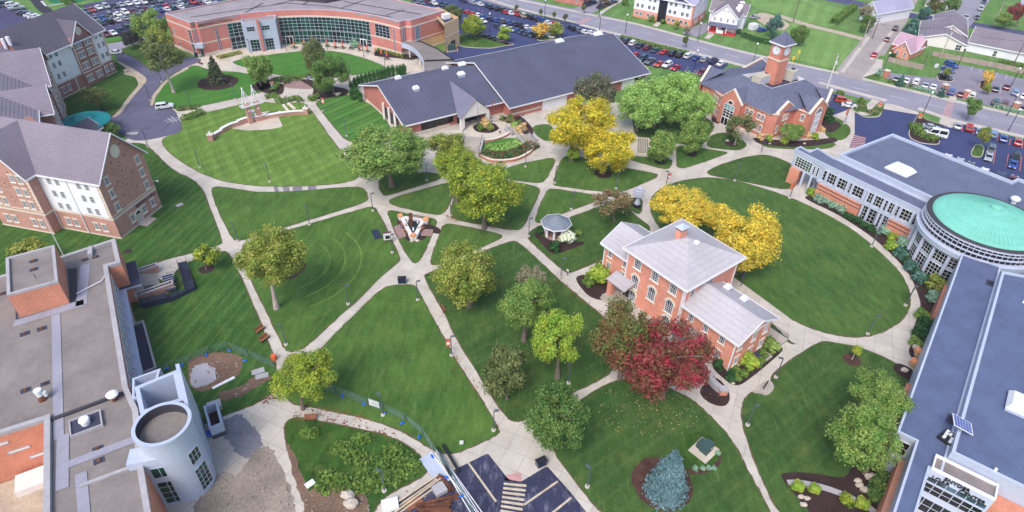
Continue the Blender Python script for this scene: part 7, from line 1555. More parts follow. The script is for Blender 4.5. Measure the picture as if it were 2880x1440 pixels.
def wheel_mesh():
    w = MB(); w.ring([(.02,-.1),(.2,-.11),(.22,-.12),(.34,-.11),(.35,-.06),(.35,.06),(.34,.11),(.22,.12),(.2,.11),(.02,.1)],14)
    w.m = [1 if i//14 in (0,1,7,8) else 0 for i in range(len(w.f))]
    return w.mesh('wheel',['tyre','rim'])
WHEEL = wheel_mesh()
def car_proto(kind,col):
    if (kind,col) in CARP: return CARP[kind,col]
    L,W,prof,(b0,b1,t0,t1,zb,zt) = SPEC[kind]; m = MB(); n = len(prof)
    secs = [(-W,1,.0),(-W+.06,1.0,.0),(W-.06,1.0,0),(W,1,0)]
    for y,s,_ in ((-W*.93,.965,0),(-W,1,0),(W,1,0),(W*.93,.965,0)):
        ins = abs(y) < W-.01
        for x,z in prof: m.v.append((x*s,(y if not ins else y),z if not (ins and z > .6) else z+.035))
    # loft: order rows so the outer skin closes
    rows = [list(range(k*n,(k+1)*n)) for k in range(4)]
    for a,b in ((0,1),(2,3)):
        for i in range(n): j = (i+1)%n; m.f.append([rows[a][i],rows[a][j],rows[b][j],rows[b][i]]); m.m.append(0)
    for i in range(n): j = (i+1)%n; m.f.append([rows[0][i],rows[3][i],rows[3][j],rows[0][j]]); m.m.append(0)
    m.f.append(rows[1][::-1]); m.f.append(rows[2]); m.m += [0,0]
    wb,wt = W*.9,W*.74
    cab = [(b0,-wb,zb),(b1,-wb,zb),(b1,wb,zb),(b0,wb,zb),(t0,-wt,zt-.05),(t1,-wt,zt-.05),(t1,wt,zt-.05),(t0,wt,zt-.05),(t0+.12,-wt+.1,zt),(t1-.12,-wt+.1,zt),(t1-.12,wt-.1,zt),(t0+.12,wt-.1,zt)]
    m.add(cab,[(0,1,5,4),(1,2,6,5),(2,3,7,6),(3,0,4,7),(4,5,9,8),(5,6,10,9),(6,7,11,10),(7,4,8,11),(8,9,10,11)])
    if kind == 'pickup':
        m.add([(-2.7,-.85,1.15),(-.95,-.85,1.15),(-.95,.85,1.15),(-2.7,.85,1.15)],[(0,1,2,3)],1)
    body = m.mesh('body',['car_'+col,'bumper_dark'])
    gl = MB()
    def pane(a,b,c,d,i0=.08,i1=.9,u0=.06,u1=.94,off=.012):
        a,b,c,d = (Vector(v) for v in (a,b,c,d)); nn = (b-a).cross(d-a).normalized()*off
        P = lambda u,v: (a.lerp(b,u)).lerp(d.lerp(c,u),v)+nn
        gl.add([P(u0,i0),P(u1,i0),P(u1,i1),P(u0,i1)],[(0,1,2,3)])
    c = cab
    spl = ((.05,.47),(.53,.95)) if kind != 'pickup' else ((.1,.9),)
    for u0,u1 in spl: pane(c[0],c[1],c[5],c[4],u0=u0,u1=u1); pane(c[2],c[3],c[7],c[6],u0=u0,u1=u1)
    pane(c[1],c[2],c[6],c[5]); pane(c[3],c[0],c[4],c[7]); glass_m = gl.mesh('windows','car_glass')
    hl = MB().box(L-.12,L+.01,-.22,.22,-.09,.09).mesh('headlight','head_lamp'); tl = MB().box(-L-.01,-L+.1,-.16,.16,-.1,.1).mesh('taillight','tail_lamp')
    bp = MB().box(L-.1,L+.03,-W*.8,W*.8,.36,.52).mesh('bumper','bumper_dark')
    CARP[kind,col] = (body,glass_m,hl,tl,bp,L,W,prof); return CARP[kind,col]
NV = 0
def car(k,x,y,kind,col,hd,label,group,name=None,parts=True):
    global NV
    NV += 1
    body,gm,hl,tl,bp,L,W,prof = car_proto(kind,col); P = g(k,x,y,.7); q = g(k,x+hd[0],y+hd[1],.7); rz = math.atan2(q.y-P.y,q.x-P.x)+random.uniform(-.03,.03)
    r = empty({'sedan': 'parked_car','hatch': 'parked_car','suv': 'parked_suv','pickup': 'pickup_truck','van': 'passenger_van'}[kind],(P.x,P.y,0),rz,label=label,cat={'pickup': 'truck','van': 'van'}.get(kind,'car'),group=group)
    ob('body',body,r); ob('windows',gm,r); zl = prof[-2][1]
    for sx in (-1,1):
        for sy in (-1,1): ob('wheel',WHEEL,r,Matrix.Translation((sx*L*.62,sy*(W-.1),.35)) @ Matrix.Rotation(math.pi/2,4,'X'))
    if parts:
        for sy in (-.62,.62): ob('headlight',hl,r,Matrix.Translation((0,sy*W,zl))); ob('taillight',tl,r,Matrix.Translation((0,sy*W*1.1,zl+.12)))
        ob('bumper',bp,r)
    return r
ORD = 'first second third fourth fifth sixth seventh eighth ninth tenth eleventh twelfth thirteenth fourteenth fifteenth sixteenth seventeenth eighteenth nineteenth twentieth'.split()
KN = {'sedan': 'sedan','hatch': 'hatchback','suv': 'SUV','pickup': 'pickup truck','van': 'van'}
CN = {'sky': 'pale blue','teal': 'dark teal','navy': 'dark blue'}
def row(where,hd,spec,k,parts=True,flip=None):
    """spec: 'x,y,colour,kind' per car, left to right"""
    for i,s in enumerate(spec.split()):
        x,y,c,t = s.split(','); t = {'s': 'sedan','h': 'hatch','u': 'suv','p': 'pickup','v': 'van'}[t]; c = {'w': 'white','i': 'silver','g': 'grey','k': 'black','n': 'navy','b': 'blue','r': 'red','m': 'maroon','o': 'orange','e': 'beige','t': 'teal','y': 'sky','u': 'purple'}[c]
        s_ = -1 if (flip and i in flip) else 1
        car(k,float(x),float(y),t,c,(hd[0]*s_,hd[1]*s_),'%s %s, %s from left in %s' % (CN.get(c,c),KN[t],ORD[i],where),'cars parked: '+where,parts=parts)
row('the upper left corner car park',(60,-9),'-20,45,g,s 42,22,n,u 92,34,w,u 120,58,i,p 172,92,k,s 203,98,n,s 228,112,w,s 256,123,w,s',0)
row('the farthest row behind the hall',(40,22),'645,80,t,s 690,70,r,s 745,54,w,s 800,46,i,u 857,40,k,s 912,33,i,s 970,24,w,s 1028,18,w,s 1085,12,w,s 1140,6,k,s 1196,0,g,s',0)
row('the second row behind the hall',(40,22),'720,140,g,s 778,134,b,s 832,116,g,u 890,105,w,s 945,92,w,u 1000,84,m,s 1052,72,g,u 1104,64,m,s 1156,60,y,s 1208,48,n,s 1260,42,r,s 1312,30,g,s 1360,20,i,s 1410,12,n,s',0)
row('the third row behind the hall',(-40,-22),'770,168,t,s 830,158,k,u 885,146,w,s 940,134,i,s 998,124,g,s 1052,112,n,u 1205,74,b,s 1258,66,w,s 1308,60,t,u 1362,52,w,s 1412,44,g,s',0)
row('the nearest row behind the hall',(40,22),'800,256,m,u 850,246,w,s 912,234,n,u 966,210,k,u 1030,204,g,s',0)
row('the top edge above the commons roof',(40,14),'1452,12,r,p 1512,22,m,s 1560,14,w,s 1606,8,i,s',0)
row('the far row right of the commons roof',(40,24),'1195,10,g,s 1245,18,g,s 1300,10,m,s 1345,20,w,s 1392,28,n,s 1435,36,t,s',1)
row('the street row beyond the commons',(-40,-22),'1560,2,n,s 1636,16,i,s 1688,27,w,s 1756,50,n,u 1800,62,k,s 1848,72,k,u 1880,86,r,s 1918,94,w,s 1968,103,r,p 2012,115,e,u 2062,126,k,u 2104,139,k,s 2150,151,b,u 2196,166,w,s 2248,172,r,s',1)
row('the second street row beyond the commons',(-40,-22),'1490,66,t,s 1545,74,n,s 1594,90,r,s 1634,100,r,s 1672,110,w,s 1710,124,b,s 1764,138,n,s 1806,150,b,s 1852,157,g,u 1902,166,b,s 1946,178,n,s 1990,190,k,p 2040,202,w,s 2070,224,y,s',1)
row('the third street row beyond the commons',(40,22),'1710,154,w,s 1822,196,n,s 1876,206,w,s 1924,218,i,s 1972,230,b,s 2008,244,n,s 2056,256,t,s 2108,270,k,u',1)
row('the short row at the lime tree',(-40,-22),'1690,250,g,s 1742,272,k,s 1784,286,k,s 1832,298,g,s',1)
row('the row end by the paved island',(-40,-22),'282,266,w,s 446,210,k,u 497,222,g,s 542,236,w,s 590,243,w,s 648,252,w,u',2)
SL = (48,-30)
row('the middle lot street side row',SL,'812,292,g,s 864,308,n,u 916,324,w,u 968,341,n,s 1022,357,m,u 1082,375,t,s 1150,388,r,s 1212,402,k,u 1268,412,k,u 1332,420,w,u 1395,434,b,s 1456,447,i,u 1522,458,n,p 1580,475,w,s',2,flip=None)
row('the middle lot building side row',(-48,30),'928,414,r,s 984,440,t,u 1042,460,g,p 1110,480,o,s 1172,488,w,u 1236,508,r,s 1432,548,m,u',2)
row('the little bay beside the clock building',(60,8),'518,728,n,s 568,758,o,u 616,792,w,s',3)
row('the grey lot sidewalk row',(22,-58),'972,592,g,s 1046,604,w,s 1120,614,w,u 1190,640,i,s 1250,652,w,s 1322,672,g,s 1386,692,b,u 1456,706,m,s 1540,718,w,u 1720,770,t,u 1790,782,m,u 1928,816,m,s',3)
row('the grey lot middle row',(22,-58),'1720,668,n,s 1802,652,m,s 1866,696,y,u 1932,722,w,s',3)
row('the three cars by the fenced lawn',(60,24),'1384,488,b,u 1360,524,b,s 1340,574,k,s',3)
row('the blue lot street row',(12,-58),'1437,946,i,s 1520,962,r,u 1600,990,y,s 1702,1012,y,u 1780,1042,b,s 1890,1068,r,s',3)
row('the blue lot middle row',(-14,58),'1682,1130,g,u 1666,1182,i,s 1870,1188,k,u 1850,1236,b,s',3)
row('the row behind the roof parapet',(30,-56),'1356,1188,w,s 1446,1216,i,s 1526,1246,g,s 1630,1292,w,s 1752,1326,n,u 1852,1350,m,s',3)
car(3,1232,956,'sedan','silver',(60,12),'silver sedan tucked behind the white passenger van',None)
car(3,1262,1012,'van','white',(-60,-11),'long white passenger van parked by the curved shrub island',None)
car(0,1240,800,'suv','white',(60,-8),'white SUV parked alone at the end of the dark drive',None)
car(0,864,393,'sedan','white',(-60,2),'white sedan coming up the drive past the far hall',None)
row('the side street, driving or parked',(26,-44),'805,407,r,s 900,292,m,s 964,212,k,u',3)
row('the street behind the warehouse',(-12,50),'1495,130,i,p 1578,128,u,s 1606,64,i,u 1632,10,n,s',3)
row('the lot left of the brick apartments',(40,-16),'566,34,n,u 610,18,n,u 672,48,k,s 722,30,k,s 766,12,n,s',2)
row('the alley behind the white house',(44,-6),'1836,126,i,s 1848,198,i,s 1890,222,b,s',2)
lines([(y[0],y[1],y[2],y[3]) for y in ((1290,416,1258,434),(1348,430,1318,446),(1235,400,1202,418),(1110,392,1085,408),(1056,376,1028,392),(996,360,968,376),(940,342,912,358),(1425,448,1395,466),(1490,462,1460,480),(1554,474,1524,492),(1080,470,1060,492),(1142,488,1122,508),(1206,494,1186,520),(1270,508,1252,530),(1320,520,1300,545),(1390,525,1360,560),(1410,528,1380,562))],.16,-.012,'line_red',2)
lines([(1465,990,1475,952),(1550,1015,1562,972),(1640,1035,1655,1000),(1730,1065,1742,1022),(1820,1092,1832,1048),(1915,1118,1925,1074),(1700,1232,1718,1135),(1800,1262,1815,1160),(1900,1290,1915,1180)],.16,-.012,'line_orange',3)
lines([(1530,535,1545,500),(1595,550,1610,518),(1722,582,1735,545),(1792,597,1805,562),(1750,705,1765,635),(1820,720,1832,680),(1890,745,1902,700),(1085,640,1100,590),(1010,622,1022,585)],.16,-.012,'line_white',3)
lines([(700,98,726,112),(790,65,830,85),(840,58,880,78),(900,60,930,74),(800,180,830,192),(860,172,900,190),(920,150,950,164),(980,140,1010,152)],.16,-.02,'line_white',0)
def lamp_proto():
    r = empty('lamp_post'); MB().tube([(0,0,.25),(0,0,4.6)],[.1,.075],8).build('pole','pole_gray',r); MB().ring([(.34,0),(.34,.28),(.12,.32)],14).build('footing','curb',r)
    h = MB().box(.1,.75,-.17,.17,4.52,4.68).build('head','pole_gray',r); MB().box(.15,.7,-.13,.13,4.5,4.53).build('lens','white_plastic',h); return r
LP = lamp_proto(); LPN = 0
def lamp(label,x,y,k='o',rz=0.0,banner=None,group='campus lamp posts',h=1.0):
    global LPN
    P = g(k,x,y); r = LP if LPN == 0 else dup(LP,None); LPN += 1; r.matrix_local = MX((P.x,P.y,.03),rz,(1,1,h)); tag(r,label,'street lamp',group)
    if banner:
        b = ob('banner',MB().box(-.82,-.1,-.02,.02,2.4,4.0).mesh('banner',banner),r); MB().box(-.85,.0,-.025,.025,4.0,4.06).build('arm','pole_gray',b)
        if banner == 'banner_face': MB().box(-.74,-.2,-.03,.03,2.75,3.35).build('emblem','white_plastic',b)
    return r
paint('banner_orange',C(240,118,70),.6); paint('banner_face',C(226,104,84),.6); paint('banner_dark',C(30,32,44),.6)
for a in (('leaning out over the dark drive, beside the gravel edging',378,254,2.6),('at the drive corner beside the nearest hall gable',373,370,2.4),('on the left part of the oval lawn',503,422,2.2),('on the oval lawn near its lower edge',679,458,2.2),('along the diagonal walk below the oval lawn',779,566,2.6),('where the paths meet above the ringed lawn',938,531,.4),('beside the white map board by the fountain',987,636,.3),('next to the black box at the central crossing',1051,755,.3),('on the ringed lawn by the diagonal path',876,766,.2),('by the left path near the brown benches',720,868,2.8),('hidden partly by the olive tree at the left path junction',598,607,2.8),('among the weeds on the fenced island',967,1236,2.6),('at the wire fence next to the white sheet',964,1045,2.4),('at the lower tip of the big central lawn',1242,1083,.2),('on the lawn near the bottom parking bays',1477,1225,2.6),('by the bench bed on the right walk',1880,1070,.3),('at the old hall corner junction',1951,950,2.9),('at the lower end of the big right oval lawn',2182,841,.3),('beside the map board on the right curved walk',2277,769,.4),('against the bed under the right brick panel',2192,621,.4),('at the diagonal path near the gazebo walk',1411,697,.3),('left of the gazebo at the crossing',1330,595,.4),('on the small lawn north of the gazebo',1437,527,.3),('on the lawn below the golden trees',1550,475,.2),('at the walk corner left of the golden trees',1396,461,.2),('near the retaining wall of the rose bed',1322,420,.3),('in front of the widest green tree',1074,455,.3),('behind the yellow green tree trunk on the path',1134,542,.3),('on the striped lawn left of the metal roof',872,343,2.4),('along the walk below the fir tree',592,250,2.6),('in the low bed by the walk left of the fir lawn',480,270,2.6),('on the commons lawn near the hedge end',882,189,2.6),('at the commons terrace left end',722,133,2.6),('on the drive edge left of the fir lawn',407,207,2.6),('at the commons entrance path start',631,134,2.6),('on the lawn before the clock tower building',1848,455,.3),('on the walk before the clock tower building',1914,386,.4),('beside the terrace stair by straw grasses',1311,329,.2),('left of the broad entrance stairs',1166,366,.2),('under the lime tree by the russet tree',1430,965,2.8)):
    lamp('grey lamp post '+a[0],a[1],a[2],rz=a[3])
lamp('lamp post with a coral banner beside the lower central path',1136,895,rz=.2,banner='banner_face'); lamp('lamp post with a red and white banner on the striped lawn walk',812,280,rz=3.1,banner='banner_face'); lamp('lamp post with a coral banner by the clock building junction',1674,473,rz=3.3,banner='banner_face'); lamp('lamp post with orange pennant left of the long right building',1986,499,rz=.3,banner='banner_orange'); lamp('lamp post with dark banner behind the old hall',1863,722,rz=.3,banner='banner_dark'); lamp('lamp post with coral banner among the commons picnic tables',915,144,rz=.2,banner='banner_face'); lamp('lamp post among the commons tables by the green bush',824,129,rz=.2); lamp('lamp post at the right end of the picnic tables',969,171,rz=.2)
lamp('orange sign panel on a black pole by the blue lot',2123,312,rz=.4,banner='banner_orange',h=1.2)
ST = [('on the street verge before the apartments',1573,82),('by the zebra crossing at the side road',1508,76),('at the fenced corner of the street',1370,44),('at the street verge left of the clock tower',1894,158),('at the grey lot entrance',2220,182),('by the red zebra crossing',2322,286),('in the grey lot, black with globes',2540,222),('in the grey lot near three parked cars',2408,168),('behind the lot at the right fence',2568,196),('by the grey lot brick gate pier',2532,292),('beside the blue lot shrubs',2536,330),('in the middle lot among cars',1746,176),('in front of the white house drive',1755,104),('between the rows behind the far hall',304,84),('on the far lot left of the orange tree',1232,80)]
for i,(lb,x,y) in enumerate(ST):
    P = g('o',x,y); 
    if i == 0:
        S0 = empty('street_lamp'); MB().tube([(0,0,0),(0,0,6.5)],[.12,.07],8).build('pole','dark_metal',S0); MB().ring([(.02,6.3),(.3,6.45),(.34,6.75),(.2,7.0),(.02,7.05)],12).build('globe','white_plastic',S0); r = S0
    else: r = dup(S0,None)
    r.matrix_local = MX((P.x,P.y,0)); tag(r,'dark street lamp with pale globe '+lb,'street lamp','street lamps')
UP = []
for i,(k,x,y,H,lb,m) in enumerate(((3,445,665,11,'tall pale utility pole with transformer arms beside the street','siding_cream'),(3,697,360,10,'wooden utility pole at the side street and alley corner','bark_pale'),(3,1297,440,11.5,'leaning utility pole before the white warehouse','bark_pale'),(3,190,165,9,'wooden utility pole at the far meadow edge','bark'),(3,1845,500,9.5,'utility pole at the right end of the wooden fence','bark'),(3,785,292,8,'thin utility pole on the side street grass','bark'),(2,655,130,12,'tall dark pole at the side road zebra crossing','dark_metal'),(3,1700,190,9,'pole on the lawn by the red topped tree','bark_pale'))):
    P = g(k,x,y); r = empty('utility_pole',P,.4,label=lb,cat='utility pole',group='utility poles'); MB().tube([(0,0,0),(0,0,H)],[.2,.13],8).build('pole',m,r); UP.append(Vector((P.x,P.y,H-.5)))
    for z in (H-.5,H-1.5): MB().box(-1.1,1.1,-.07,.07,z,z+.14).build('crossarm','bark',r)
    if i in (0,2): MB().ring([(.02,H-3.2),(.3,H-3.2),(.3,H-2.3),(.02,H-2.2)],12,cx=.45).build('transformer','gray_trim',r)
for i,j,lb in ((0,1,'between the tall pale pole and the alley pole'),(1,3,'from the alley pole across the meadow'),(2,4,'along the warehouse front'),(1,2,'over the pink roofed cottage')):
    a,b = UP[i],UP[j]; tag(MB().tube([a.lerp(b,t/10)-Vector((0,0,1.2*math.sin(math.pi*t/10))) for t in range(11)],.035,4).build('power_line','dark_metal'),'drooping power line '+lb,'power line','power lines')
def bench(label,x,y,rz,mat='wood',k='o',back=True,w=1.8,group='benches',z=.06):
    P = g(k,x,y); r = empty('bench',(P.x,P.y,z),rz,label=label,cat='bench',group=group); MB().box(-w/2,w/2,-.25,.25,.4,.47).build('seat',mat,r)
    if back: MB().add([(-w/2,.24,.5),(w/2,.24,.5),(w/2,.36,.95),(-w/2,.36,.95),(-w/2,.3,.5),(w/2,.3,.5),(w/2,.42,.95),(-w/2,.42,.95)],[(0,1,2,3),(7,6,5,4),(0,4,5,1),(3,2,6,7),(0,3,7,4),(1,5,6,2)]).build('backrest',mat,r)
    for s in (-1,1): MB().box(s*w*.4-.05,s*w*.4+.05,-.22,.3,0,.4).build('leg',mat if not back else 'dark_metal',r)
    return r
for a in (('upper brown bench at the left path edge',656,833,1.05),('lower brown bench at the left path edge',667,856,1.05),('brown bench beside the olive oak path',1115,780,2.0),('brown bench at the top of the fenced weed island',782,1057,.1),('black bench pair by the commons drive end, left',505,161,2.6)): bench(a[0],a[1],a[2],a[3])
for a in (('white stone bench left of the paved circle',705,214,.3),('white stone bench at the left planter of the paved circle',692,222,1.5),('white stone bench at the far side of the paved circle',765,202,.1),('stone bench in the dark bed right of the paved circle',850,238,.3),('white stone block below the paved circle',714,246,1.4)): bench(a[0],a[1],a[2],a[3],'stone',back=False,w=2.0)
def rt(t,x,y): return (644*(t%4)+x/3,y/3)
for i,(x,y,u) in enumerate(((290,365,1),(365,352,1),(540,355,1),(600,365,1),(655,368,1),(717,374,0),(787,383,1),(842,396,1),(902,408,1),(948,430,1),(990,450,1))):
    ox,oy = rt(1,x,y); P = g('o',ox,oy)
    if i == 0:
        tb = empty('picnic_table'); MB().ring([(.02,.72),(.62,.72),(.62,.78),(.02,.78)],18).build('tabletop','dark_metal',tb); MB().tube([(0,0,0),(0,0,.74)],.08).build('pedestal','dark_metal',tb)
        for q in range(4): a = q*1.571+.4; s_ = MB().ring([(.02,.42),(.26,.42),(.26,.48),(.02,.48)],10,cx=math.cos(a)*1.0,cy=math.sin(a)*1.0).build('seat','dark_metal',tb); MB().tube([(.3*math.cos(a),.3*math.sin(a),.3),(math.cos(a),math.sin(a),.42)],.05,5).build('seat_arm','dark_metal',s_)
        r = tb
    else: r = dup(tb,None)
    r.matrix_local = MX((P.x,P.y,.01),i*.4); W_n = ORD[i]; tag(r,'black round picnic table with stools, %s from the left on the commons terrace' % W_n,'table','picnic tables on the commons terrace')
    if u:
        m = empty('patio_umbrella',(P.x,P.y,.01),label='folded orange umbrella, standing in the %s picnic table from the left' % W_n,cat='umbrella',group='folded orange umbrellas'); MB().tube([(0,0,.8),(0,0,2.7)],.03,6).build('pole','pole_gray',m); MB().ring([(.05,1.15),(.3,1.25),(.2,2.0),(.05,2.8)],10).build('canopy','orange_fabric',m)
WL = [(532,352),(556,335),(590,320),(628,312)]; WR = [(655,300),(700,293),(740,288),(772,286)]
am = empty('amphitheatre_wall',g('o',640,315),label='low curved brick seat wall with white coping and end piers on the oval lawn',cat='wall')
def ap_(p): v = g('o',*p)-Vector(g('o',640,315)); return (v.x,v.y)
for pts,h,nm in (((532,352),(545,342),(560,334)),.9,'wall'),(((558,335),(580,323),(602,316)),1.2,'wall'),(((600,317),(622,309),(655,304),(672,299)),1.5,'wall'),(((668,300),(700,294),(740,289),(770,288)),1.1,'wall'):
    poly = ribbon_poly([Vector(ap_(p)) for p in pts],.7,5); o_ = MB().prism(poly,0,h).build(nm,'brick_dorm',am); MB().prism(ribbon_poly([Vector(ap_(p)) for p in pts],.9,5),h,h+.16).build('coping','white_trim',o_)
for p in ((533,353),(771,287)): q = ap_(p); o_ = MB().box(q[0]-.65,q[0]+.65,q[1]-.65,q[1]+.65,0,1.7).build('pier','brick_dorm',am); MB().box(q[0]-.8,q[0]+.8,q[1]-.8,q[1]+.8,1.7,1.88).build('cap','stone',o_); MB().ring([(.08,1.88),(.08,2.2),(.2,2.3),(.18,2.6),(.02,2.65)],10,cx=q[0],cy=q[1]).build('lantern','white_plastic',o_)
A_ = g('o',632,310); B_ = g('o',655,303); bt = empty('stage_tower',A_,math.atan2(B_.y-A_.y,B_.x-A_.x),label='twin brick stage towers joined by a white beam under two white tripod spires',cat='tower'); D = (B_-A_).length
for x in (0,D): MB().box(x-.55,x+.55,-.55,.55,0,5.6).build('brick_tower','brick_dorm',bt); MB().box(x-.3,x+.3,-.58,-.54,3.6,4.0).build('plaque','white_plastic',bt)
MB().box(-1.8,D+1.8,-.75,-.45,5.0,5.4).box(-1.8,D+1.8,.45,.75,5.0,5.4).build('beam','white_trim',bt)
for x in (0,D): 
    m = MB().tube([(x,0,5.2),(x-.2,.3,10.2)],.2,8)
    for dx,dy in ((-1.6,-.6),(1.6,-.6),(0,.6)): m.tube([(x+dx,dy,5.3),(x-.2,.3,9.8)],.09,6)
    m.build('spire','white_trim',bt)
for i in range(4): MB().box(.6,D-.6,-.2+i*.55,.15+i*.55,1.0+i*.6,1.15+i*.6).build('louvre','gray_trim',bt)
for i,(a,b) in enumerate((((622,283),(640,277)),((640,287),(676,281)),((712,262),(725,278)),((724,258),(742,273)),((702,279),(708,285)))):
    tag(ribbon('seat_slab',[a,b],.7,.5,'stone',n=1,skirt=.5,kind=None),'pale stone seat slab in the grass, %s behind the stage wall' % ORD[i],'bench',group='stone seat slabs')
fo = empty('fountain',g('o',1043,576),label='triangular white walled fountain with a dark pool and a rusty pillar',cat='fountain'); 
def f3(x,y): v = at(1060+x*200/2147,580+y*200/2147,.7)-g('o',1043,576); return (v.x,v.y)
ot = [f3(*p) for p in ((835,310),(1395,390),(1430,470),(1190,960),(1020,970),(740,440),(735,360))]; inn = [f3(*p) for p in ((850,385),(1320,440),(1110,785),(1075,785))]
p_ = MB(); n_ = len(ot); p_.prism(ot,0,.38); p_.build('wall','siding_cream',fo); ci = sum(p[0] for p in ot)/n_,sum(p[1] for p in ot)/n_; p_ = MB(); parapet(p_,ot,.36,.85,.8); p_.build('rim','siding_cream',fo)
MB().prism(inn,.38,.5).build('water','water',fo)
q = f3(1040,560); MB().box(q[0]-.35,q[0]+.35,q[1]-.35,q[1]+.35,.4,3.6).build('pillar','rust',fo)
for p in ((925,450),(1230,480),(1100,700)): q = f3(*p); MB().ring([(.02,.5),(.22,.5),(.14,1.2),(.02,1.25)],10,cx=q[0],cy=q[1]).build('spout','white_plastic',fo)
def planter(label,x,y,r=.6,h=.9,k='o',mat='panel_blue',fl='flower_yellow',z=.05,group='flower planters'):
    P = g(k,x,y); e = empty('flower_planter',(P.x,P.y,z),label=label,cat='planter',group=group); MB().ring([(.02,0),(r*.7,0),(r,h),(r*.86,h),(r*.84,h-.1),(.02,h-.1)],18).build('pot',mat,e); ob('flowers',crown_mesh('round',91,fl,.26,900,12,lobe_r=.46,fill=.3),e,MX((0,0,h+.12),0,(r,r,.4)))
for a in (('white tub of orange flowers at the fountain left corner',1008,553,.6,.9,'siding_cream'),('white tub of yellow flowers at the fountain right corner',1072,562,.7,.9,'siding_cream'),('white tub of mixed flowers at the fountain point',1040,603,.65,.9,'siding_cream'),('blue grey tub with yellow flowers left of the paved circle',686,217,.7,1.0,'panel_blue'),('blue grey tub with pink flowers behind the paved circle',778,198,.7,1.0,'panel_blue'),('upper tan planter beside the blue roof',2308,895,.85,.9,'stone_tan'),('lower tan planter beside the blue roof',2297,922,.85,.9,'stone_tan'),('planter of red flowers at the right building entrance',2033,480,.6,.6,'stone')): planter(a[0],a[1],a[2],a[3],a[4],mat=a[5],fl='flower_red' if 'red f' in a[0] or 'pink' in a[0] else 'flower_yellow')
bench('long brown bench on the right side of the fountain',1062,580,1.05,group='benches'); bench('brown bench at the lower left of the fountain',1024,588,2.15); bench('brown bench under the seated pair at the fountain',1014,571,2.15,z=.08)
fl = shrub('orange flowers and straw figures massed in the ringed lawn bed',724,655,1.3,'leaf_orange',1.6,name='flower_display',cat='flowers')
def board(label,x,y,w,h,rz,face='white_plastic',band_='maroon_band',k='o',z0=.9):
    P = g(k,x,y); r = empty('map_board',(P.x,P.y,.03),rz,label=label,cat='sign'); b = MB().box(-w/2,w/2,-.06,.06,z0,z0+h).build('panel',face,r)
    MB().box(-w/2-.02,w/2+.02,-.08,.08,z0+h-.3,z0+h+.02).build('header',band_,b); MB().box(-w*.28,w*.24,-.075,.075,z0+.25,z0+h*.55).build('map','dark_metal',b)
    for s in (-1,1): MB().box(s*w*.4-.05,s*w*.4+.05,-.05,.05,0,z0).build('post',band_,r)
paint('maroon_band',C(120,60,84),.5)
board('white campus map board by the path left of the fountain',977,612,1.7,2.0,.3); board('white and maroon map board on the right curved walk',2288,748,1.6,1.8,1.0)
for lb,x,y,rz in (('dark box bin at the central path crossing',1012,711,.1),('dark box bin beside the bottom parking walk',1361,1170,.5),('black bin pair at the commons corner door',497,142,.3)):
    P = g('o',x,y); r = empty('litter_bin',(P.x,P.y,.02),rz,label=lb,cat='bin'); MB().box(-.75,.75,-.45,.45,.15,1.15).build('case','car_navy',r); MB().box(-.8,.8,-.5,.5,1.15,1.25).build('lid','dark_metal',r)
    for s in (-1,1): MB().box(s*.6-.06,s*.6+.06,-.3,.3,0,.15).build('foot','dark_metal',r)
P = g('o',1770,1130); r = empty('utility_box',(P.x,P.y,.06),.75,label='green utility transformer on a pale slab beside the spruce',cat='utility box'); MB().box(-2.0,1.6,-1.7,1.4,0,.14).build('slab','plaza',r); MB().box(-.9,.9,-1.0,.3,.14,1.6).build('cabinet','ornament_teal',r); MB().box(-.7,.7,.3,1.0,.14,1.2).build('rear_cabinet','ornament_teal',r); MB().ring([(.02,0),(.2,0),(.2,.03),(.02,.03)],12).build('label_plate','white_plastic',r,Matrix.Translation((.3,-1.0,.9)) @ RX)
P = g('cb',2300,760); r = empty('utility_box',(P.x,P.y,0),.4,label='grey green transformer with yellow bollards by the tan service block',cat='utility box'); MB().box(-2,2,-1.5,1.5,0,.15).build('slab','pad',r); MB().box(-1.3,1.3,-.9,.9,.15,2.2).build('cabinet','ornament_teal',r)
for x,y in ((-1.8,-1.9),(1.8,-1.9),(2.3,1)): MB().tube([(x,y,0),(x,y,1.2)],.12).build('bollard','bollard_yellow',r) if 'bollard_yellow' in M else (paint('bollard_yellow',C(240,200,60),.5),MB().tube([(x,y,0),(x,y,1.2)],.12).build('bollard','bollard_yellow',r))
P = g('o',1602,518); r = empty('ring_sculpture',(P.x,P.y,.07),label='pale metal globe sculpture on a dark tapered plinth by the path',cat='sculpture'); MB().box(-.8,.8,-.8,.8,0,.5).build('base','dark_metal',r); MB().ring([(.75,.5),(.25,2.4)],4).build('plinth','gray_trim',r); gb = MB()
for a in range(5):
    c_,s_ = math.cos(a*.63),math.sin(a*.63); gb.tube([(1.25*math.cos(t*.262)*c_,1.25*math.cos(t*.262)*s_,3.6+1.25*math.sin(t*.262)) for t in range(25)],.09,5,caps=False)
for z in (-.7,0,.7): rr = math.sqrt(1.25**2-z*z); gb.tube([(rr*math.cos(t*.262),rr*math.sin(t*.262),3.6+z) for t in range(25)],.09,5,caps=False)
gb.build('globe','gray_trim',r)
q = [g('o',*p) for p in ((1601,346),(1634,349),(1634,391),(1600,388))]; r = tag(MB().prism([tuple(p[:2]) for p in q],.04,.2).build('memorial_slab','plaza'),'pale memorial slab with dark striped grid beside the round tree','memorial'); st_ = MB()
a,b,c,d = [Vector(p[:2]) for p in q]
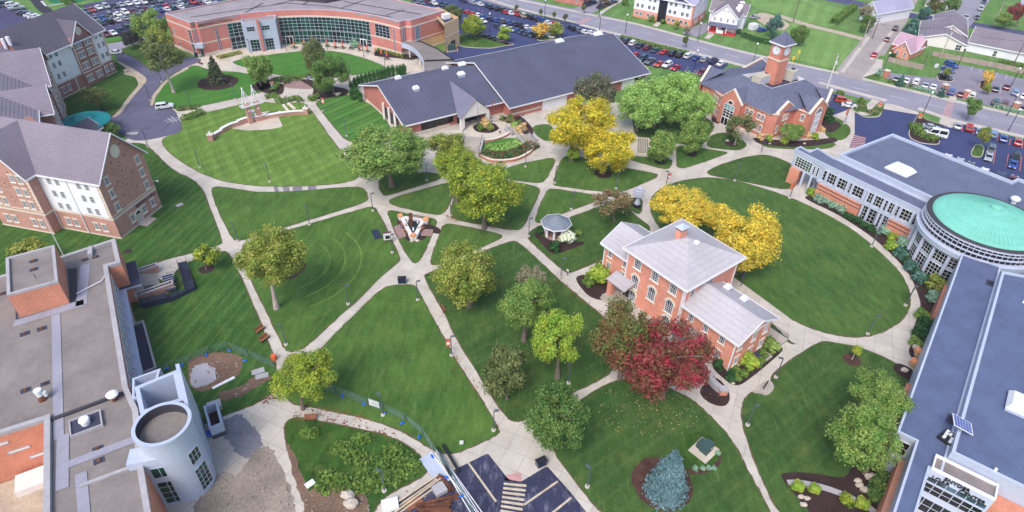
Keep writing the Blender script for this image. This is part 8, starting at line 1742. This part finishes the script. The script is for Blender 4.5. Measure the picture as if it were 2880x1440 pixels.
for i in range(6):
    for j in range(16): u0,u1,v0,v1 = .1+i*.14,.1+i*.14+.09,.06+j*.056,.06+j*.056+.036; st_.add([(*(a.lerp(b,u).lerp(d.lerp(c,u),v)),.215) for u,v in ((u0,v0),(u0,v1),(u1,v1),(u1,v0))],[(0,1,2,3)])
st_.build('name_strips','dark_metal',r)
q = [g('o',*p) for p in ((1783,955),(1790,967),(1803,980),(1817,990))]; pol = ribbon_poly([Vector(p[:2]) for p in q],.9,5); cs = tag(MB().prism(pol,.06,1.2).build('seat_wall','stone_roof'),'curved pale stone seat wall with end blocks below the old hall','wall')
for p,mt in ((q[0],'stone_roof'),(q[3],'brick_orange')): o_ = MB().box(p.x-.6,p.x+.6,p.y-.5,p.y+.5,.06,1.0).build('end_pier',mt,cs); MB().box(p.x-.7,p.x+.7,p.y-.6,p.y+.6,1.0,1.3).build('cap','stone_roof',o_)
r = tag(sheet('well_cover',[(932,579),(950,576),(962,597),(943,602)],.12,'asphalt_deck',.1,kind=None,label='black rubber cover flush in the grass left of the fountain',skirt=.1),cat='cover')
tag(ribbon('stone_edging',[(1982,1213),(2020,1214),(2075,1226),(2130,1246),(2180,1272),(2210,1292)],.8,.3,'stone_roof',kind=None,skirt=.3),'curved grey stone edging through the lower right mulch bed','edging')
for i,(x,y,s,lb) in enumerate(((2188,1204,1.5,'biggest flat boulder in the lower right bed'),(2156,1212,.9,'upper of three boulders in the lower right bed'),(2160,1224,1.0,'middle of three boulders in the lower right bed'),(2174,1236,1.1,'lowest of three boulders in the lower right bed'),(2014,1252,.8,'boulder left of the paired stones by the lower lamp'),(2029,1256,.8,'boulder beside the yellow ball shrub'),(2020,1272,.9,'tall boulder at the bottom left of the bed'),(2303,877,1.3,'pale boulder beside the rotunda shrubs'),(2273,934,1.1,'boulder at the corner bed below the planters'),(1829,356,.9,'white stone under the feathery tree'),(2023,363,.7,'white stone in the clock building bed'),(1936,363,.6,'pair of white stones in the clock building front bed'),(1036,609,.7,'white stone left below the fountain'),(1050,608,.8,'white stone right below the fountain'),(1844,966,.5,'white stones at the bed tip below the old hall'),(318,181,1.2,'grey boulder on the gravel strip by the drive'),(850,240,1.3,'long rock in the dark bed by the paved circle'),(534,213,.6,'rock left under the fir tree'),(556,212,.6,'rock right under the fir tree'),(470,276,.7,'white stone in the path bed'),(875,1250,1.6,'broken concrete slab, upper, in the dirt at the bottom'),(884,1272,1.7,'broken concrete slab, lower, in the dirt at the bottom'))):
    P = g('o',x,y); tag(MB().blob((P.x,P.y,.06+s*.28),(s*.62,s*.45,s*.34),i,2,.16).build('boulder','rock'),lb,'rock','rocks')
for lb,x,y,col in (('left flagpole with pale flag before the white porch',320,430,'white_plastic'),('middle flagpole before the white porch',550,530,'red_paint'),('right flagpole with red flag before the white porch',598,400,'banner_face')):
    P = g('en',x,y); r = empty('flagpole',P,.3,label=lb,cat='flagpole',group='flagpoles'); MB().tube([(0,0,0),(0,0,8)],[.08,.04],8).build('pole','pole_gray',r); MB().add([(.04,0,7.8),(.2,.04,7.7),(.25,-.03,6.2),(.05,0,6.0),(.06,.03,7)],[(0,1,2,3)]).build('flag',col,r)
sheet('entry_plaza',[(1165,292),(1190,310),(1172,330),(1200,350),(1240,352),(1270,340),(1282,325),(1275,305),(1262,292),(1235,282)],.03,'plaza',3)
disc(1222,321,3.6,'mulch',.07,sy=.9)
r = sheet('terrace_lawn',[(1205,385),(1212,360),(1240,356),(1285,344),(1325,355),(1342,374),(1300,398),(1240,408)],.07,'lawn_commons',3)
for lb,pts,w_,h_ in (('low curved brick wall round the rose bed',[(1210,395),(1240,408),(1290,406),(1325,392),(1350,368)],.5,.7),('curved brick edge of the round entry plaza',[(1208,358),(1240,355),(1270,345),(1286,332)],.5,.6)):
    P = [Vector(g('o',*p)[:2]) for p in pts]; o_ = tag(MB().prism(ribbon_poly(P,w_,6),0,h_).build('garden_wall','brick_metal'),lb,'wall'); MB().prism(ribbon_poly(P,w_+.15,6),h_,h_+.12).build('coping','stone',o_)
def stairs(label,a,b,w_,n,drop=.9,rail=True):
    A,B = g('o',*a),g('o',*b); d = B-A; r = empty('stairs',A,math.atan2(d.y,d.x),label=label,cat='stairs'); L = d.length; m = MB()
    for i in range(n): m.box(0,L*(i+1)/n,-w_/2,w_/2,.03+drop*(n-1-i)/n,.03+drop*(n-i)/n)
    m.build('steps','pad',r)
    for s in (-1,1):
        MB().box(0,L,s*(w_/2+.2)-.18,s*(w_/2+.2)+.18,0,drop+.25).build('cheek_wall','stone_roof',r)
        if rail: q = MB().tube([(0,s*w_*.45,drop+.9),(L,s*w_*.45,1.0)],.05,5); [q.tube([(L*t,s*w_*.45,drop*(1-t)),(L*t,s*w_*.45,drop+.9+(1.0-drop-.9)*t)],.05,5) for t in (0,.5,1)]; q.build('handrail','pole_gray',r)
stairs('broad pale entrance stairs descending from the round plaza',(1192,352),(1183,384),5.0,8); stairs('upper flight of the curved side stair',(1283,325),(1302,337),3.4,6,.8); stairs('lower flight of the curved side stair',(1316,345),(1335,362),3.4,6,.7)
paint('skin',C(224,178,150),.6); paint('hair',C(58,42,34),.6); paint('cloth_red',C(214,62,70),.8); paint('cloth_black',C(34,34,40),.8); paint('cloth_white',C(232,232,236),.8); paint('cloth_denim',C(92,118,156),.8)
def skin(name,ch,mat,parent):
    """ch: chains of (point, radius); equal points join"""
    vs,es,rs,ix = [],[],[],{}
    for c in ch:
        pr_ = None
        for p,r_ in c:
            p = tuple(round(x,3) for x in p)
            if p not in ix: ix[p] = len(vs); vs.append(p); rs.append(r_)
            if pr_ is not None: es.append((pr_,ix[p]))
            pr_ = ix[p]
    me = bpy.data.meshes.new(name); me.from_pydata(vs,es,[]); me.materials.append(M[mat]); o = ob(name,me,parent); md = o.modifiers.new('skin','SKIN'); md.use_smooth_shade = True
    for i,r_ in enumerate(rs): me.skin_vertices[0].data[i].radius = (r_,r_); me.skin_vertices[0].data[i].use_root = i == 0
    o.modifiers.new('sub','SUBSURF').levels = 1; return o
def person(label,P,rz,top='cloth_white',legs='cloth_black',sit=False,stride=.18,group=None):
    r = empty('person',P,rz,label=label,cat='person',group=group); H = .9 if not sit else .5
    hip,neck,hd_ = (0,0,H),(.02,0,H+.52),(.05,0,H+.76); C1 = [[(hip,.13),((0,0,H+.25),.14),((.01,0,H+.45),.15),(neck,.06),((.03,0,H+.62),.055),(hd_,.1),((.04,0,H+.84),.085)]]; sl_,lg = [],[]
    for s in (-1,1):
        sh,el_,wr = (.01,s*.19,H+.46),(-.02+s*.05,s*.26,H+.2),(.12+s*.08,s*.23,H+.0 if not sit else H+.08)
        C1.append([((.01,0,H+.45),.15),(sh,.06),(el_,.045),(wr,.032),((wr[0]+.05,wr[1],wr[2]-.07),.035)]); sl_.append([((.01,0,H+.45),.165),(sh,.075),(el_,.06)])
        for f in range(4): C1.append([((wr[0]+.05,wr[1],wr[2]-.07),.035),((wr[0]+.06+.01*f,wr[1]-.03+.02*f,wr[2]-.16+.006*abs(f-1)),.01)])
        C1.append([((wr[0]+.05,wr[1],wr[2]-.07),.035),((wr[0]+.1,wr[1]-s*.03,wr[2]-.11),.01)])
        if sit: kn,an = (.44,s*.1,H+.02),(.46,s*.11,.08)
        else: kn,an = (s*stride*.6+.04,s*.1,.48),(s*stride*1.3,s*.1,.08)
        l = [(hip,.13),((.02,s*.09,H-.03),.085),(kn,.06),(an,.04),((an[0]+.17,s*.11,.04),.035)]; C1.append(l); lg.append([(hip,.145),((.02,s*.09,H-.03),.1),(kn,.075),(an,.055)])
    skin('body',C1,'skin',r); skin('shirt',[[((0,0,H+.02),.145),((0,0,H+.25),.155),((.01,0,H+.45),.165),((.02,0,H+.5),.1)]]+sl_,top,r); skin('trousers',lg,legs,r)
    MB().blob((.02,0,H+.84),(.12,.115,.1),2,2,.03).build('hair','hair',r); MB().blob((.145,0,H+.75),(.025,.016,.022),1,1,0).build('nose','skin',r)
    for s in (-1,1): MB().blob((.135,s*.035,H+.79),(.012,.014,.01),1,1,0).build('eye','cloth_black',r)
person('person in a white top and black leggings walking by the diagonal path lamp',g('o',1427,692),-2.2); person('person in black and white standing by the round flagpole island',g('en',755,545),-1.5,'cloth_white','cloth_black',stride=.05); person('person in dark clothes entering under the right building bridge',g('lf',210,400),1.2,'cloth_black','cloth_denim')
person('seated person in a red top and jeans on the fountain bench',g('o',1012,573)+Vector((0,0,.08)),-2.4,'cloth_red','cloth_denim',True); person('seated person in black beside the one in red at the fountain',g('o',1017,574)+Vector((.5,-.2,.08)),-2.4,'cloth_black','cloth_black',True)
person('person in red crossing the far car park, upper one',g(1,1682,96),.5,'cloth_red','cloth_black'); person('person in red crossing the far car park, lower one',g(1,1706,108),.8,'cloth_red','cloth_denim')
m_,t_,b_ = nt('wire_mesh'); b_.inputs['Base Color'].default_value = C(120,160,156); b_.inputs['Roughness'].default_value = .5; M['wire_mesh'] = m_
def fence(label,pts,h=1.8,blue=True,tarp=None,mesh=True,foot=2.4):
    P = [g('o',*p) for p in pts]; r = empty('wire_fence',P[0],label=label,cat='fence'); Q = [p-P[0] for p in P]; w_,ps = MB(),[]
    for a,b in zip(Q,Q[1:]):
        L = (b-a).length; n = max(1,round(L/3.0)); up = Vector((0,0,1)); px = MB()
        for z in (.15,h*.55,h): px.tube([a+up*z,b+up*z],.022,4)
        for i in range(n+1): px.tube([a.lerp(b,i/n),a.lerp(b,i/n)+up*h],.028,5)
        px.build('rail_frame','pole_gray',r)
        if mesh:
            w_ = MB(); c = int(L/.3); d = (b-a)
            for i in range(c): w_.tube([a+d*(i/c)+up*.15,a+d*min(1,(i+5)/c)+up*h],.009,3,caps=False); w_.tube([a+d*(i/c)+up*h,a+d*min(1,(i+5)/c)+up*.15],.009,3,caps=False)
            w_.build('mesh','wire_mesh',r)
    if tarp: a,b = (g('o',*p)-P[0] for p in tarp); a,b = Vector(a),Vector(b); n = Vector((-(b-a).y,(b-a).x,0)).normalized()*.06; MB().add([tuple(a+n+Vector((0,0,.3))),tuple(b+n+Vector((0,0,.3))),tuple(b+n+Vector((0,0,1.85))),tuple(a+n+Vector((0,0,1.85)))],[(0,1,2,3)]).build('sheet','white_plastic',r)
fence('wire construction fence curving round the muddy patch',[(384,952),(430,930),(480,910),(530,888),(575,878),(625,898),(690,925)]); fence('wire construction fence along the big central lawn with a white sheet',[(790,978),(845,990),(925,1020),(965,1034),(1020,1060),(1062,1092),(1090,1135),(1128,1186),(1165,1250),(1192,1300)],tarp=((929,1022),(955,1031)))
for i,(x,y) in enumerate(((395,940),(420,930),(460,920),(520,895),(577,885),(617,910),(712,945),(861,998),(915,1018),(966,1042),(1012,1066),(1055,1101),(1088,1150),(1122,1203),(1161,1250))):
    P = g('o',x,y); r = empty('sandbag',(P.x,P.y,.05),i*.7,label='bright blue ballast block on the wire fence foot, %s from the left' % ORD[i],cat='ballast',group='blue fence ballast'); MB().blob((0,0,.16),(.42,.2,.17),i,2,.1).build('bag','blue_plastic',r)
def clutter(name,label,x,y,dims,rz,mat,n=1,cat='debris',k='o',gap=1.15,rise=0):
    P = g(k,x,y); r = empty(name,(P.x,P.y,.06),rz,label=label,cat=cat); rng_ = random.Random(int(x))
    for i in range(n):
        L,W_,H_ = dims; o_ = MB().box(-L/2,L/2,-W_/2,W_/2,0,H_).build('board' if n > 1 else 'body',mat,r,MX((rng_.uniform(-.3,.3)*(n > 1),(i-(n-1)/2)*W_*gap,i%2*rise),rng_.uniform(-.06,.06)*(n > 1)))
    return r
clutter('rusty_rebar','brown bundle of rusty steel lying across the bottom lot',1104,1262,(6,.2,.2),.25,'rust',3,rise=.2,gap=1.6); clutter('rusty_rebar','pile of rusty steel at the bottom edge',1096,1280,(4.2,.25,.3),.1,'rust',5,rise=.2); clutter('rusty_rebar','short rusty bundle beside the pale crate',1122,1220,(3.0,.25,.3),2.3,'rust',3,rise=.2); clutter('lumber_stack','long pale lumber along the lower walk edge',1045,1250,(8,.2,.2),.72,'wood_pale',4,rise=.2,gap=2.2); clutter('wood_tray','empty wooden tray by the lumber',1040,1266,(2.4,1.6,.15),.6,'wood'); clutter('pallet_crate','pale square crate between the rusty piles',1106,1235,(1.7,1.6,.7),.6,'stone_roof')
clutter('white_sheet','pale blue sheet lying on the walk by the fence',1096,1180,(5.5,2.2,.05),-.9,'panel_blue'); clutter('plastic_wrap','crumpled white plastic bundle at the bottom edge',982,1274,(2.2,1.7,.6),.3,'white_plastic'); clutter('steel_ladder','dark steel frame trailer rail leaning by the fence',1124,1158,(5.2,.25,.7),-1.05,'dark_metal',2,gap=4.5); clutter('pipe_bundle','long white pipes running along the fence into the lot',1162,1235,(15,.12,.12),-.95,'white_trim',5,gap=2.2,rise=.1); clutter('white_plank','white plank on the muddy ground',563,964,(3.6,.5,.12),.75,'white_plastic'); clutter('concrete_block','grey concrete trough on the grass by the tower',541,1026,(2.0,1.6,.8),.5,'stone_roof'); clutter('blue_bin','blue box at the planter by the round tower',524,1095,(1.2,.8,.5),.5,'blue_plastic'); clutter('foam_board','two white panels on the grass behind the yellow green tree',655,940,(2.0,1.1,.05),.4,'stone_roof',2); clutter('white_bucket','small white board in the dirt of the weed island',780,1218,(1.3,.9,.1),.8,'white_plastic'); clutter('barrier','orange construction barrel behind the yellow green tree',690,905,(.7,.7,1.0),0,'orange_fabric')
clutter('valve_box','pale square lid in the lawn by the nearest hall',452,516,(1.5,1.1,.06),.9,'stone_roof',cat='lid'); clutter('drive_plate','pale metal plate set in the dark drive',332,336,(3.0,1.5,.03),.1,'stone_roof',cat='lid'); clutter('lawn_sign','small pale sign stuck in the lawn near the bottom fence',1161,1118,(.6,.08,.8),.2,'white_plastic',cat='sign')
clutter('bike_rack','low curled grey bike rack on the pad by the old hall',1925,972,(1.8,.12,.7),.9,'dark_metal',cat='bike rack'); clutter('street_cabinet','white utility cabinet near the fenced lawn cars',2354,170,(1.1,.6,1.2),.3,'white_plastic',cat='cabinet'); clutter('shed','tiny white garden shed behind the white house',1893,74,(3,2.4,2.2),.5,'siding_white',cat='shed')
def boards(label,pts,h=1.8,mat='wood_grey'):
    P = [g('o',*p) for p in pts]; r = empty('wooden_fence',P[0],label=label,cat='fence')
    for a,b in zip(P,P[1:]):
        a,b = a-P[0],b-P[0]; n = max(2,int((b-a).length/2.4)); d = (b-a)/n
        for i in range(n):
            c = a+d*i; nn = Vector((-d.y,d.x,0)).normalized()*.05; q = [c+d*.01,c+d*.985,c+d*.985+nn,c+d*.01+nn]; dz = .06*((i*7)%3)/3; MB().add([(v.x,v.y,z) for z in (0,h-dz) for v in q],[(3,2,1,0),(4,5,6,7),(0,1,5,4),(1,2,6,5),(2,3,7,6),(3,0,4,7)]).build('fence_panel',mat,r)
boards('weathered wooden fence in front of the brick cottage',[(2232,155),(2320,176),(2338,136)]); boards('long weathered wooden fence between warehouse and grey lot',[(2344,140),(2420,155),(2500,170),(2576,187),(2640,200)]); fence('tall wire fence in front of the longest warehouse',[(2404,144),(2500,168),(2600,186)],mesh=False); fence('black wire fence between the far car park and the street',[(1170,-8),(1290,25),(1445,60)],1.4,mesh=False)
for x,y,lb in ((2226,194,'first'),(2373,230,'second'),(2428,246,'third'),(2550,276,'fourth')): P = g('o',x,y); r = empty('gate_pier',P,.35,label='square brick pier with pale cap, %s from the left along the grey lot' % lb,cat='pier',group='brick gate piers'); MB().box(-.7,.7,-.7,.7,0,2.2).build('shaft','brick_clock',r); MB().box(-.85,.85,-.85,.85,2.2,2.45).build('cap','stone',r)
for x,y,lb in ((2212,270,'left of the blue lot entrance'),(2313,298,'right of the blue lot entrance')): P = g('o',x,y); r = empty('gate_marker',P,.35,label='short orange topped marker post '+lb,cat='marker'); MB().box(-.4,.4,-.4,.4,0,1.0).build('post','stone_tan',r); MB().box(-.45,.45,-.45,.45,1.0,1.3).build('cap','orange_fabric',r)
for x,y,lb in ((2004,152,'nearest the tower'),(1990,168,'by the street edge')): P = g('o',x,y); r = empty('warning_beacon',P,label='yellow roadside signal post '+lb,cat='signal'); MB().tube([(0,0,0),(0,0,3.4)],.09).build('post','bollard_yellow',r); MB().box(-.35,.35,-.2,.2,2.6,3.6).build('head','bollard_yellow',r)
cam = bpy.data.cameras.new('camera'); co = bpy.data.objects.new('camera',cam); COL.objects.link(co)
fw,up,rt = Vector((0,cp,-sp)),Vector((0,sp,cp)),Vector((1,0,0))
X,Y = rt*cr+up*sr,up*cr-rt*sr
co.matrix_world = Matrix(((X.x,Y.x,-fw.x,0),(X.y,Y.y,-fw.y,0),(X.z,Y.z,-fw.z,HC),(0,0,0,1)))
cam.sensor_width = 36; cam.lens = 36*F/2880; cam.clip_end = 6000; cam.clip_start = .5; S.camera = co
SUN_AZ,SUN_EL = math.radians(205),math.radians(52)     # azimuth clockwise from +Y
w = bpy.data.worlds.new('World'); S.world = w; w.use_nodes = True; t = w.node_tree
sky = t.nodes.new('ShaderNodeTexSky'); sky.sky_type = 'NISHITA'; sky.sun_disc = False
sky.sun_elevation = SUN_EL; sky.sun_rotation = SUN_AZ; sky.air_density = 1.0; sky.dust_density = 2.5; sky.ozone_density = 1.2
bg = t.nodes['Background']; bg.inputs[1].default_value = .15; t.links.new(sky.outputs[0],bg.inputs[0])
sl = bpy.data.lights.new('sun','SUN'); sl.energy = 1.4; sl.angle = math.radians(26); sl.color = (1,.95,.88)
so = bpy.data.objects.new('sun',sl); COL.objects.link(so)
d = Vector((math.sin(SUN_AZ)*math.cos(SUN_EL),math.cos(SUN_AZ)*math.cos(SUN_EL),math.sin(SUN_EL)))
so.rotation_euler = d.to_track_quat('Z','Y').to_euler(); so.location = (0,0,200)
vs = S.view_settings; vs.view_transform = 'Standard'; vs.look = 'None'; vs.gamma = 1; vs.use_curve_mapping = False; vs.exposure = .76
S.render.film_transparent = False
S.cycles.max_bounces = 6; S.cycles.use_denoising = True
hz = MB().box(-740,740,-190,740,-1.2,84).mesh('haze','panel_blue'); hz.materials.clear(); m = bpy.data.materials.new('air'); m.use_nodes = True; t = m.node_tree; t.nodes.clear(); o_ = t.nodes.new('ShaderNodeOutputMaterial'); v = t.nodes.new('ShaderNodeVolumePrincipled')
v.inputs['Color'].default_value = (.9,.93,1,1); v.inputs['Density'].default_value = .00012; t.links.new(v.outputs[0],o_.inputs['Volume']); hz.materials.append(m); tag(ob('haze',hz),'thin pale daylight haze over the campus','haze',kind='stuff')
